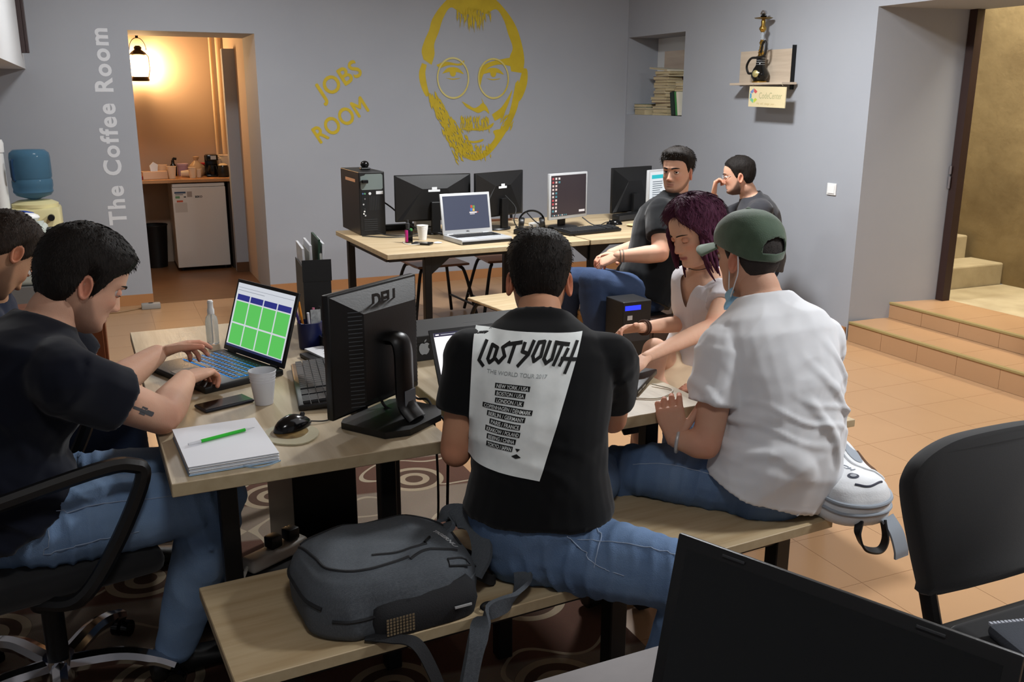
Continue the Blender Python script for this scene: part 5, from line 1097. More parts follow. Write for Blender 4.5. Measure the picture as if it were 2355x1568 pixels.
def head_feat(X, Y, Z, nose=1.0, brow=1.0, lips=1.0, cheek=1.0):
    m = np.clip((Y-.02)/.04, 0, 1); aX = np.abs(X); D = np.zeros_like(X)
    bridge = np.interp(Z, [.060, .068, .074, .082, .10, .118, .132], [0, .006, .024, .026, .016, .008, 0])
    wn = np.interp(Z, [.06, .078, .10, .125], [.013, .0125, .009, .008])
    D += nose*bridge*np.exp(-(X/wn)**2)
    D += nose*.009*G(aX, .0135, .0065)*G(Z, .0755, .0075)
    D -= .0135*G(aX, .032, .0165)*G(Z, .118, .0115)
    D += brow*.006*G(aX, .028, .022)*G(Z, .137, .009)+brow*.003*G(X, 0, .03)*G(Z, .139, .008)
    D += cheek*.005*G(aX, .044, .020)*G(Z, .092, .018)
    D -= .003*G(aX, .040, .014)*G(Z, .060, .016)
    lw = np.clip(1-(aX/.027)**2, 0, 1)
    D += lips*(.0065*G(Z, .0545, .0052)+.0075*G(Z, .0435, .0056)-.005*G(Z, .049, .0022))*lw
    D -= .003*G(X, 0, .004)*G(Z, .062, .006); D -= .004*G(Z, .033, .006)*G(X, 0, .022)
    D += .006*G(Z, .015, .012)*G(X, 0, .022)
    return Y+D*m
def ear_mb(side):
    b = MB(); m = 20; qs = [0.0, .35, .55, .72, .86, .96, 1.0]; hs = [.001, .002, .004, .010, .0125, .0105, .007]
    fr = []; vs = []
    for q, h in zip(qs, hs):
        for j in range(m):
            a = 2*PI*j/m; ca, sa = math.cos(a), math.sin(a)
            ru = .0185*(1.0+0.12*sa)*(1 if ca < 0 else .82); rv = .032 if sa > 0 else .031
            hh = h+(.004*max(0, math.sin(2.2*a))*(.5 < q < .8))
            vs.append((q*ca*ru, q*sa*rv, hh))
    for q, h in ((.9, .003), (.5, -.004), (0.1, -.008)):
        for j in range(m):
            a = 2*PI*j/m; ca, sa = math.cos(a), math.sin(a); ru = .0185*(1.0+0.12*sa)*(1 if ca < 0 else .82)
            vs.append((q*ca*ru, q*sa*(.032 if sa > 0 else .031), h))
    fs = []
    for i in range(9):
        for j in range(m): fs.append((i*m+j, i*m+(j+1) % m, (i+1)*m+(j+1) % m, (i+1)*m+j))
    # u -> forward(+y), v -> up, h -> outward
    T = Matrix(((0, 0, side, 0), (1, 0, 0, 0), (0, 1, 0, 0), (0, 0, 0, 1)))
    if side < 0: fs = [tuple(reversed(f)) for f in fs]
    Mx = Tr(side*.0705, -.012, .100) @ Matrix.Rotation(-side*R(24), 4, 'Z') @ Matrix.Rotation(R(8), 4, 'X') @ T
    b.add(vs, fs, Mx); return b
def smst(x): x = np.clip(x, 0, 1); return x*x*(3-2*x)
def frame(center, f, roll=0.0, k=1.0):
    f = V3(f).normalized(); x = f.cross(V3((0, 0, 1))).normalized(); z = x.cross(f)
    M_ = Matrix((x, f, z)).transposed().to_4x4()
    return Matrix.Translation(center) @ M_ @ Matrix.Rotation(roll, 4, 'Y') @ Matrix.Scale(k, 4) @ Matrix.Translation((0, -.004, -.118))

def skin_mat(name, col, stub=(58, 46, 42), lip=(150, 84, 80), rough=0.52):
    m = mat(name, col, rough+.06, spec=0.22, sss=0.12); nt = m.node_tree; b = nt.nodes['Principled BSDF']; N = nt.nodes.new; L = nt.links.new
    at = N('ShaderNodeAttribute'); at.attribute_name = 'tint'; sp = N('ShaderNodeSeparateColor'); L(at.outputs['Color'], sp.inputs[0])
    tc = N('ShaderNodeTexCoord'); nz = N('ShaderNodeTexNoise'); nz.inputs['Scale'].default_value = 38; L(tc.outputs['Object'], nz.inputs[0])
    def mix(f, a, c):
        q = N('ShaderNodeMix'); q.data_type = 'RGBA'
        if isinstance(f, float): q.inputs[0].default_value = f
        else: L(f, q.inputs[0])
        for i, x in ((6, a), (7, c)):
            if isinstance(x, tuple): q.inputs[i].default_value = lin(x)
            else: L(x, q.inputs[i])
        return q.outputs[2]
    mm = N('ShaderNodeMath'); mm.operation = 'MULTIPLY'; mm.inputs[1].default_value = 0.35; L(nz.outputs['Fac'], mm.inputs[0])
    c = mix(mm.outputs[0], col, tuple(int(v*f) for v, f in zip(col, (0.97, 0.86, 0.82))))
    c = mix(sp.outputs[2], c, tuple(int(v*f) for v, f in zip(col, (1.0, 0.74, 0.68))))
    c = mix(sp.outputs[0], c, stub); c = mix(sp.outputs[1], c, lip); L(c, b.inputs['Base Color'])
    bp = N('ShaderNodeBump'); bp.inputs['Strength'].default_value = 0.08; bp.inputs['Distance'].default_value = 0.004; n2 = N('ShaderNodeTexNoise'); n2.inputs['Scale'].default_value = 260; L(tc.outputs['Object'], n2.inputs[0]); L(n2.outputs['Fac'], bp.inputs['Height']); L(bp.outputs[0], b.inputs['Normal'])
    return m
EYEW = mat('eye_white', (222, 214, 208), 0.2); IRIS = mat('eye_iris', (40, 26, 18), 0.15)
HLINE = [(0, .186), (25, .184), (42, .176), (55, .160), (64, .135), (74, .100), (82, .092), (90, .128), (104, .128), (112, .085), (125, .060), (150, .040), (180, .036)]
def hair_mesh(M_, m, line=HLINE, top=.022, side=.008, back=.012, front=None, noise_amp=.0025, seed=0, strands=1400, slen=.018, fade=.03, parent=None, name='hair', wave=60, flow=None, lift=.07):
    X, Y, Z = head_base(); nz, na = X.shape
    ang = np.degrees(np.abs(np.arctan2(X, Y+.004)))
    lz = np.interp(ang, [q[0] for q in line], [q[1] for q in line])
    inside = smst((Z-lz)/fade)
    tz = smst((Z-.10)/.10)
    bk = smst((ang-90)/60)
    th = side*(1-tz)*(1-bk)+back*(1-tz)*bk+top*tz
    if front is not None: th = th+front(X, Y, Z, ang)
    th = th*inside
    # outward direction from the head axis
    O = np.stack([X, Y-0.0, (Z-.12)*0.9], -1); O /= np.maximum(np.linalg.norm(O, axis=-1, keepdims=True), 1e-6)
    Pn = np.stack([X, Y, Z], -1)
    nzv = np.array([noise.fractal(V3((p[0]*wave+seed, p[1]*wave, p[2]*wave*.6)), 0.8, 2.0, 3) for p in Pn.reshape(-1, 3)]).reshape(nz, na)
    Pn = Pn+O*(th+nzv*noise_amp*inside-.0015)[..., None]
    idx = np.arange(nz*na).reshape(nz, na); keep = Z > lz-.004
    b = MB(); b.v = [tuple(p) for p in Pn.reshape(-1, 3)]
    for i in range(nz-1):
        for j in range(na):
            k2 = (j+1) % na
            if keep[i, j] and keep[i, k2] and keep[i+1, j] and keep[i+1, k2]: b.f.append((int(idx[i, j]), int(idx[i, k2]), int(idx[i+1, k2]), int(idx[i+1, j]))); b.mi.append(0)
    # short strands lifted off the surface
    rg = np.random.RandomState(seed+5); cand = np.argwhere((Z > lz+.002) & (np.arange(nz)[:, None] < nz-3))
    for _ in range(strands):
        i, j = cand[rg.randint(len(cand))]; p = V3(Pn[i, j]); o = V3(O[i, j])
        d = V3(flow(*p)) if flow else V3((p.x*.6, p.y*.3+(.06 if p.z > .19 else -.02), -.10 if p.z < .2 else -.02))
        d = (d.normalized()+V3(rg.normal(0, .25, 3))); d = (d-o*d.dot(o)); d = d.normalized()+o*lift
        l = slen*(0.6+0.7*rg.rand())*float(min(1, .25+th[i, j]/.012)); wv = d.cross(o).normalized()*.0009
        q = len(b.v); b.v += [tuple(p-o*.001-wv), tuple(p-o*.001+wv), tuple(p+d*l*.6+o*.0008+wv*.6), tuple(p+d*l)]
        b.f += [(q, q+1, q+2), (q, q+2, q+3)]; b.mi += [0, 0]
    return b.build(name, m, parent, 'all', M=M_)
def hair_mat(name, c1, c2, rough=0.62):
    return mat(name, c1, rough, spec=0.16, var=(220, c2, 0.6, (1, 1, .25)), bump=(260, 0.35, (1, 1, .2)))

def cloth_noise(me, amp, freq, seed, stretch=(1, 1, 1), mask=None, ridge=0.6, rot=0.0):
    me.update(); n = len(me.vertices); co = arr(me); nr = np.empty(n*3); me.vertices.foreach_get('normal', nr); nr = nr.reshape(-1, 3)
    Rm = Euler((rot, rot*.6, rot*1.3)).to_matrix(); d = np.empty(n)
    for i in range(n):
        p = Rm @ V3(co[i]); q = V3((p.x*freq*stretch[0]+seed, p.y*freq*stretch[1], p.z*freq*stretch[2]))
        a = noise.noise(q); b_ = noise.noise(q*2.1+V3((7, 3, 1)))
        r = (1-abs(a)*2.2); d[i] = ridge*max(-.3, r)*.8+(1-ridge)*a+.28*b_
    if mask is not None: d *= mask(co)
    co = co+nr*(amp*d)[:, None]; me.vertices.foreach_set('co', co.reshape(-1)); me.update()
def mesh_obj(name, me, m, parent):
    me.name = name
    me.materials.clear(); me.materials.append(m); me.polygons.foreach_set('use_smooth', [True]*len(me.polygons))
    o = bpy.data.objects.new(name, me); COL.objects.link(o); o.parent = parent; return o

DENIM = {}
def denim(name, c1, c2):
    return mat(name, c1, 0.9, spec=0.15, var=(7, c2, 0.5), bump=(350, 0.25))
def shoe(a, f, k=1.0):
    a = V3(a); f = V3((f[0], f[1], 0)).normalized(); s = V3((f.y, -f.x, 0)); z = V3((0, 0, 1)); g = V3((a.x, a.y, 0.010))
    top = loft([(g-f*.07+z*.035, s*.030, z*.034), (g-f*.03+z*.042, s*.036, z*.041), (g+f*.05+z*.034, s*.040, z*.033), (g+f*.13+z*.027, s*.044, z*.026), (g+f*.185+z*.02, s*.034, z*.019), (g+f*.20+z*.017, s*.018, z*.012)], 18)
    top.tube([a+z*.02, g+z*.05], [.042, .044], 14)
    return fuse([top], .006, 4)

def person(label, J, skin, shirtm, pantm, hairfn, opts):
    """J: joints. Torso, limbs, hands and head become one body mesh; clothes and hair are children."""
    t = thing('person', label, 'person', (J['pelvis'][0], J['pelvis'][1], 0.0))
    off = -V3(t.location); k = opts.get('k', 1.0); W = opts.get('girth', 1.0)
    P = lambda n: V3(J[n])
    pel, ch, nk = P('pelvis'), P('chest'), P('neck'); latp = V3(J['latp']).normalized(); latc = V3(J['latc']).normalized()
    def spine(u):
        c = P('mid') if 'mid' in J else (pel+ch)/2
        if u < .6: q = u/.6; return pel*(1-q)**2+c*2*q*(1-q)+ch*q*q
        q = (u-.6)/.4; return ch.lerp(nk, q)
    def torso(infl, lo=0.0, hi=1.0, belly=1.0, hem=0.0):
        us = [0, .12, .28, .44, .6, .74, .85, .93, 1.0]
        ws = [.158, .160, .146, .150, .166, .168, .148, .105, .066]; ds = [.118, .118, .108, .110, .118, .112, .092, .072, .060]
        secs = []
        for u, w_, d_ in zip(us, ws, ds):
            if u < lo or u > hi: continue
            c = spine(u); tn = (spine(min(1, u+.05))-spine(max(0, u-.05))).normalized(); la = latp.lerp(latc, min(1, u/.6)); la = (la-tn*la.dot(tn)).normalized(); dp = tn.cross(la)
            bl = belly if .1 < u < .5 else 1.0
            wk = W*k if u < .8 else k; ik = infl*(1.5 if u < .2 and infl > .013 else 1) if u < .9 else min(infl, .009); secs.append((c, la*(w_*wk+ik), dp*(d_*wk*bl+ik)))
        if hem: c, A, B = secs[0]; secs.insert(0, (c-(secs[1][0]-c).normalized()*hem, A*1.02, B*1.02))
        return loft(secs, 28)
    sh = {s: P('sh'+s) for s in 'LR'}; el = {s: P('el'+s) for s in 'LR'}; wr = {s: P('wr'+s) for s in 'LR'}
    hp = {s: P('hp'+s) for s in 'LR'}; kn = {s: P('kn'+s) for s in 'LR'}; an = {s: P('an'+s) for s in 'LR'}
    ak = opts.get('arm', 1.0)*k; lk = opts.get('leg', 1.0)*k
    HM = frame(J['head'], J['hf'], J.get('hroll', 0.0), opts.get('hk', 1.0))
    # --- body
    parts = [torso(0.0, belly=opts.get('belly', 1.0))]
    nkt = HM @ V3((0, -.025, .045)); nr = opts.get('neckr', .056)*k
    parts.append(limb([nk-V3((0, 0, .03)), nk.lerp(nkt, .5), nkt], [nr*1.12, nr, nr*.98], 18))
    for s in 'LR':
        parts.append(limb([ch.lerp(nk, .55), sh[s]], [.06*k, .056*ak])); a, b_ = arm_pts(sh[s], el[s], wr[s], ak); parts.append(limb(a, b_))
        a, b_ = leg_pts(hp[s], kn[s], an[s], lk); parts.append(limb(a, b_))
    body = fuse(parts, opts.get('vox', .0065), 6)
    verts = []; faces = []; mi = []; tint = []
    def push(vs, fs, m=0, tn=None):
        o = len(verts); verts.extend([tuple(V3(p)+off) for p in vs]); faces.extend([tuple(i+o for i in f) for f in fs]); mi.extend([m]*len(fs))
        tint.extend(tn if tn is not None else [(0, 0, 0)]*len(vs))
    co = arr(body); el_all = np.array([el['L'], el['R']])
    dE = np.min(np.linalg.norm(co[:, None]-el_all[None], axis=2), axis=1)
    push(co, [tuple(p.vertices) for p in body.polygons], 0, [(0, 0, float(.5*max(0, 1-d/.07))) for d in dE]); bpy.data.meshes.remove(body)
    for s in 'LR':
        hd = J.get('hand'+s)
        if hd is None: continue
        hm = hand(wr[s], hd['f'], hd['n'], s, hd.get('curl', .35), hd.get('spread', .06), opts.get('handk', 1.0)*k, hd.get('thumb', .5), hd.get('curls'))
        c2 = arr(hm); ctr = np.array(V3(wr[s])); dd = np.linalg.norm(c2-ctr, axis=1)
        push(c2, [tuple(p.vertices) for p in hm.polygons], 0, [(0, 0, float(np.clip((d-.08)/.1, 0, .5))) for d in dd]); bpy.data.meshes.remove(hm)
    # --- head
    X, Yy, Z = head_base(jaw=opts.get('jaw', 1.0)); Yf = head_feat(X, Yy, Z, opts.get('nose', 1), opts.get('brow', 1), opts.get('lips', 1), opts.get('cheek', 1))
    nz, na = X.shape; idx = np.arange(nz*na).reshape(nz, na); HP = np.stack([X, Yf, Z], -1).reshape(-1, 3)
    fs = [(int(idx[i, j]), int(idx[i, (j+1) % na]), int(idx[i+1, (j+1) % na]), int(idx[i+1, j])) for i in range(nz-1) for j in range(na)]
    fs.append(tuple(int(q) for q in idx[0][::-1]))
    aX = np.abs(X); ang = np.degrees(np.abs(np.arctan2(X, Yy)))
    bd = opts.get('beard', 0.0); jawl = np.interp(ang, [0, 25, 50, 70, 85, 100], [.030, .034, .050, .075, .10, .085])
    st = bd*smst((jawl-Z)/.022)*smst((105-ang)/18)*(1-.0*Z)
    st = np.maximum(st, bd*.55*G(Z, .0635, .0048)*smst((.030-aX)/.010)*(Yy > 0)); st = np.maximum(st, bd*.9*smst((.030-Z)/.008)*smst((.03-aX)/.01)*(Yy > .03))
    lp = opts.get('lipc', .55)*np.exp(-((Z-.0485)/.0072)**4)*smst((.024-aX)/.004)*(Yy > .05); st = st*(1-np.clip(lp*1.5, 0, 1))
    rd = .35*G(aX, .042, .018)*G(Z, .088, .016)*(Yy > 0)+.5*G(X, 0, .012)*G(Z, .078, .010)*(Yy > .05)
    push([HM @ V3(p) for p in HP], fs, 0, list(zip(np.clip(st, 0, .92).ravel().tolist(), np.clip(lp, 0, 1).ravel().tolist(), np.clip(rd, 0, 1).ravel().tolist())))
    for s in (-1, 1):
        e = ear_mb(s); push([HM @ V3(p) for p in e.v], e.f, 0, [(0, 0, .55)]*len(e.v))
        # eyeball, iris, lids, brow
        ec = V3((s*.0315, .0785, .118)); lidk = opts.get('lid', .25); er = .0122
        b = MB(); b.ell(ec, (er, er, er), 18, 12); push([HM @ V3(p) for p in b.v], b.f, 1)
        gz = V3(J.get('gaze', (0, 1, 0))).normalized(); b = MB(); b.lathe([(.0058, -.0012), (.0052, .0006), (.001, .0013)], 16); Tm = Matrix.Translation(ec+gz*er*.93) @ gz.to_track_quat('Z', 'Y').to_matrix().to_4x4(); push([HM @ Tm @ V3(p) for p in b.v], b.f, 2)
        for up_, cut in ((1, lidk), (-1, -.55)):
            b = MB(); r = er+.0016; vs = []; fs2 = []
            for i in range(7):
                th = (PI/2-(PI/2-math.asin(cut if up_ > 0 else -cut))*i/6)
                for j in range(15):
                    a = PI*(-.08+1.16*j/14); rr_ = r*math.cos(th)
                    vs.append((ec.x+rr_*math.cos(a)*1.06, ec.y+rr_*math.sin(a), ec.z+up_*r*math.sin(th)))
            for i in range(6):
                for j in range(14): q = (i*15+j, i*15+j+1, (i+1)*15+j+1, (i+1)*15+j); fs2.append(q if up_ < 0 else tuple(reversed(q)))
            push([HM @ V3(p) for p in vs], fs2, 0, [(0, 0, .35)]*len(vs))
            if up_ > 0:      # lash line
                ln = [V3(vs[6*15+j])+V3((0, .0006, 0)) for j in range(2, 13)]; b = MB(); b.tube(ln, .0009, 5); push([HM @ V3(p) for p in b.v], b.f, 3)
        bh = opts.get('browt', .0034); bp_ = []
        for j in range(9):
            q = j/8; x = s*(.012+.038*q); zz = .1365+.006*math.sin(q*2.4)-.003*q
            i_ = np.argmin((HP[:, 0]-x)**2+(HP[:, 2]-zz)**2+(HP[:, 1] < .03)*1.0); bp_.append(V3((x, HP[i_, 1]+.0006, zz)))
        b = MB(); b.tube(bp_, [bh*(.9, 1, 1.05, 1, .95, .85, .7, .5, .2)[j] for j in range(9)], 6, sx=.55); push([HM @ V3(p) for p in b.v], b.f, 3)
    me = bpy.data.meshes.new('body'); me.from_pydata(verts, [], faces); me.update()
    for m in (skin, EYEW, IRIS, opts['hairm']): me.materials.append(m)
    me.polygons.foreach_set('material_index', mi); me.polygons.foreach_set('use_smooth', [True]*len(faces))
    at = me.attributes.new('tint', 'FLOAT_COLOR', 'POINT'); at.data.foreach_set('color', [c for q in tint for c in (*q, 1.0)])
    bo = bpy.data.objects.new('body', me); COL.objects.link(bo); bo.parent = t
    TO = Matrix.Translation(off)
    # --- shirt
    sp = [torso(opts.get('shirt_infl', .014), lo=opts.get('shirt_lo', 0.0), hi=opts.get('shirt_hi', 1.0), belly=opts.get('belly', 1.0), hem=opts.get('hem', .03))]
    ss = opts.get('sleeve', .62)
    for s in 'LR':
        e = seg(sh[s], el[s], ss); fl = opts.get('flare', .020)
        ins = ch.lerp(nk, .45)
        g_ = opts.get('shirt_infl', .014)
        sp.append(limb([ins, sh[s].lerp(ins, .5), sh[s]+V3((0, 0, .002))], [.060*k+g_*.6, .060*k+g_*.7, .056*ak+g_*.9], 16))
        sp.append(loft([(c, A, B) for c, A, B in sleeve_secs(sh[s], e, .056*ak+g_*.9, .047*ak+fl)], 18))
    sm = fuse(sp, opts.get('svox', .0075), 4)
    wr_ = opts.get('wr', (.010, 7.0, 3, (1, 1, 1), .6, .5)); cloth_noise(sm, wr_[0], wr_[1], wr_[2], wr_[3], None, wr_[4], wr_[5])
    if 'folds' in opts:
        co = arr(sm); sm.update(); nn = np.empty(len(co)*3); sm.vertices.foreach_get('normal', nn); nn = nn.reshape(-1, 3)
        for (nx, ny, nz_, lam, amp, zlo, zhi, sd) in opts['folds']:
            ph = (co[:, 0]*nx+co[:, 1]*ny+co[:, 2]*nz_)*2*PI/lam
            wv = np.array([noise.noise(V3((p[0]*5+sd, p[1]*5, p[2]*5))) for p in co]); w2 = np.array([noise.noise(V3((p[0]*4+sd+9, p[1]*4, p[2]*2.5))) for p in co])
            fdl = np.maximum(0, np.sin(ph+5.5*wv))**1.6-.12
            msk = smst((co[:, 2]-zlo)/.06)*smst((zhi-co[:, 2])/.16)*np.clip(.55+1.6*w2, 0, 1)
            co = co+nn*(amp*fdl*msk)[:, None]
        sm.vertices.foreach_set('co', co.ravel()); sm.update()
    if 'vneck' in opts:
        vd = opts['vneck']; la = latc; fr_ = V3((-la.y, la.x, 0)).normalized()
        if fr_.dot(V3(J['hf'])) < 0: fr_ = -fr_
        bm = bmesh.new(); bm.from_mesh(sm); dl = []
        for f_ in bm.faces:
            rel = f_.calc_center_median()-nk; d_ = -rel.z
            if rel.dot(fr_) > 0 and d_ < vd and abs(rel.dot(la)) < (vd-d_)*.42: dl.append(f_)
        bmesh.ops.delete(bm, geom=dl, context='FACES')
        for _ in range(14):
            mv = {}
            for v_ in bm.verts:
                nb = [e_.other_vert(v_).co for e_ in v_.link_edges if e_.is_boundary]
                if len(nb) == 2: mv[v_] = v_.co*.5+(nb[0]+nb[1])*.25
            for v_, c_ in mv.items(): v_.co = c_
        bm.to_mesh(sm); bm.free()
    sm.transform(TO); so = mesh_obj(opts.get('shirt_name', 't_shirt'), sm, shirtm, t)
    # --- trousers
    lo_ = [torso(opts.get('pant_infl', .012), lo=0.0, hi=opts.get('pant_hi', .2))]
    lo_.append(MB().ell(pel-V3((0, 0, .03)), (.142*W*k, .122*W*k, .10*k), 18, 10))
    pe = opts.get('pant_end', 1.0)
    for s in 'LR':
        a, b_ = leg_pts(hp[s], kn[s], an[s] if pe >= 1 else kn[s].lerp(an[s], 1), lk); gp = opts.get('pant_gap', .012)
        if pe >= 1: lo_.append(limb(a, [r+gp+(.006 if i > 2 else 0) for i, r in enumerate(b_)], 16))
        else: lo_.append(limb([hp[s], seg(hp[s], kn[s], .5*pe), seg(hp[s], kn[s], pe)], [b_[0]+gp, b_[1]+gp, b_[2]+gp+.012], 16))
    pm = fuse(lo_, opts.get('pvox', .0085), 4); cloth_noise(pm, opts.get('pwr', .007), 9, 5, (1, 1, 1), None, .6, .8)
    if opts.get('pfold'):
        co = arr(pm); nn = np.empty(len(co)*3); pm.vertices.foreach_get('normal', nn); nn = nn.reshape(-1, 3)
        for s in 'LR':
            ax = (kn[s]-hp[s]); Lg = ax.length; ax = ax/Lg; rel = co-np.array(hp[s]); u = rel@np.array(ax); rad = np.linalg.norm(rel-u[:, None]*np.array(ax), axis=1)
            wv = np.array([noise.noise(V3((p[0]*6, p[1]*6, p[2]*6))) for p in co])
            for c0, sp_ in ((.05, .13), (Lg, .10)):
                msk = np.exp(-((u-c0)/sp_)**2)*(rad < .13)
                co = co+nn*(opts['pfold']*msk*(np.maximum(0, np.sin(u*2*PI/.045+6*wv+rel[:, 2]*18))**1.5-.25))[:, None]
        pm.vertices.foreach_set('co', co.ravel()); pm.update()
    pm.transform(TO)
    mesh_obj(opts.get('pant_name', 'jeans'), pm, pantm, t)
    for s in 'LR':
        fd = J.get('foot'+s) or (V3(J['hf'])*1.0)
        m_ = shoe(an[s], fd); m_.transform(TO); mesh_obj('shoe', m_, opts.get('shoem', BLACKP), t)
    if hairfn: hairfn(TO @ HM, t)
    return t, so, TO, HM
def sleeve_secs(a, b, r0, r1, n=5):
    a, b = V3(a), V3(b); d = (b-a).normalized(); x = d.cross(V3((0.3, 0.2, 1))).normalized(); y = d.cross(x)
    return [(a.lerp(b, i/(n-1)), x*(r0+(r1-r0)*i/(n-1)), y*(r0+(r1-r0)*i/(n-1))) for i in range(n)]
# ---------------------------------------------------------------- individual people
SK1 = skin_mat('skin_warm', (204, 162, 138)); SK2 = skin_mat('skin_tan', (196, 148, 118)); SK3 = skin_mat('skin_fair', (222, 180, 154), lip=(176, 104, 100)); SK4 = skin_mat('skin_olive', (190, 146, 116))
HBLK = hair_mat('hair_black', (22, 20, 19), (38, 33, 30)); HBRN = hair_mat('hair_dark_brown', (34, 28, 25), (58, 46, 38)); HPUR = hair_mat('hair_purple', (56, 26, 44), (88, 46, 68), 0.68)
HSHAVE = mat('hair_shaved_dark', (40, 34, 31), 0.8, bump=(500, 0.4))
def cloth(name, col, c2=None, rough=0.92): return mat(name, col, rough, spec=0.12, sheen=0.15, var=(9, c2 or col, 0.5), bump=(900, 0.05))
TEEB = cloth('tee_black', (17, 18, 20)); TEEN = cloth('tee_navy', (16, 19, 30)); TEEW = cloth('tee_white', (226, 228, 232)); TEEC = cloth('tee_charcoal', (54, 54, 58)); TEED = cloth('tee_dark_blue', (28, 36, 56))
JB = denim('denim_mid_blue', (114, 138, 170), (86, 110, 146)); JL = denim('denim_light_blue', (134, 160, 192), (106, 134, 172)); JD = denim('denim_dark_blue', (62, 77, 106), (47, 60, 86))
TROUS = cloth('shorts_beige', (214, 188, 156))
def short_hair(m, **kw):
    return lambda M_, par: hair_mesh(M_, m, parent=par, **kw)

# 1. man in the lettered black T-shirt straddling the bench
JL_ = dict(pelvis=(.915, 1.915, .545), mid=(.905, 1.88, .74), chest=(.945, 1.985, .90), neck=(.985, 2.06, 1.075), latp=(.80, -.6, 0), latc=(.90, -.43, 0), head=(1.020, 2.14, 1.148), hf=(.42, .86, -.30),
    shL=(.795, 2.05, .985), shR=(1.118, 1.93, .965), elL=(.742, 2.03, .75), elR=(1.20, 2.05, .765), wrL=(.90, 2.27, .785), wrR=(1.115, 2.29, .79), handL=dict(f=(.3, .9, 0), n=(0, 0, -1), curl=.4), handR=dict(f=(-.2, .95, 0), n=(0, 0, -1), curl=.4),
    hpL=(.955, 2.00, .53), hpR=(.96, 1.84, .525), knL=(1.33, 2.30, .50), knR=(1.165, 1.545, .545), anL=(1.36, 2.36, .085), anR=(1.12, 1.70, .10), footL=(1, .2, 0), footR=(.9, -.2, 0))
pL, shirtL, TOL, HML = person('man in a black T-shirt lettered on the back, straddling the bench', JL_, SK2, TEEB, JB, short_hair(HBLK, top=.016, side=.005, back=.006, seed=1, strands=1300, slen=.010, noise_amp=.0016),
    dict(hairm=HBLK, beard=.75, k=1.0, girth=1.03, hem=.0, shirt_lo=.06, shirt_infl=.016, folds=[(.5, 0, .85, .08, .006, .50, .9, 2)], wr=(.007, 7.5, 3, (1, 1, 1.4), .55, .5), sleeve=.58, pwr=.006, pfold=.007, hk=1.0))
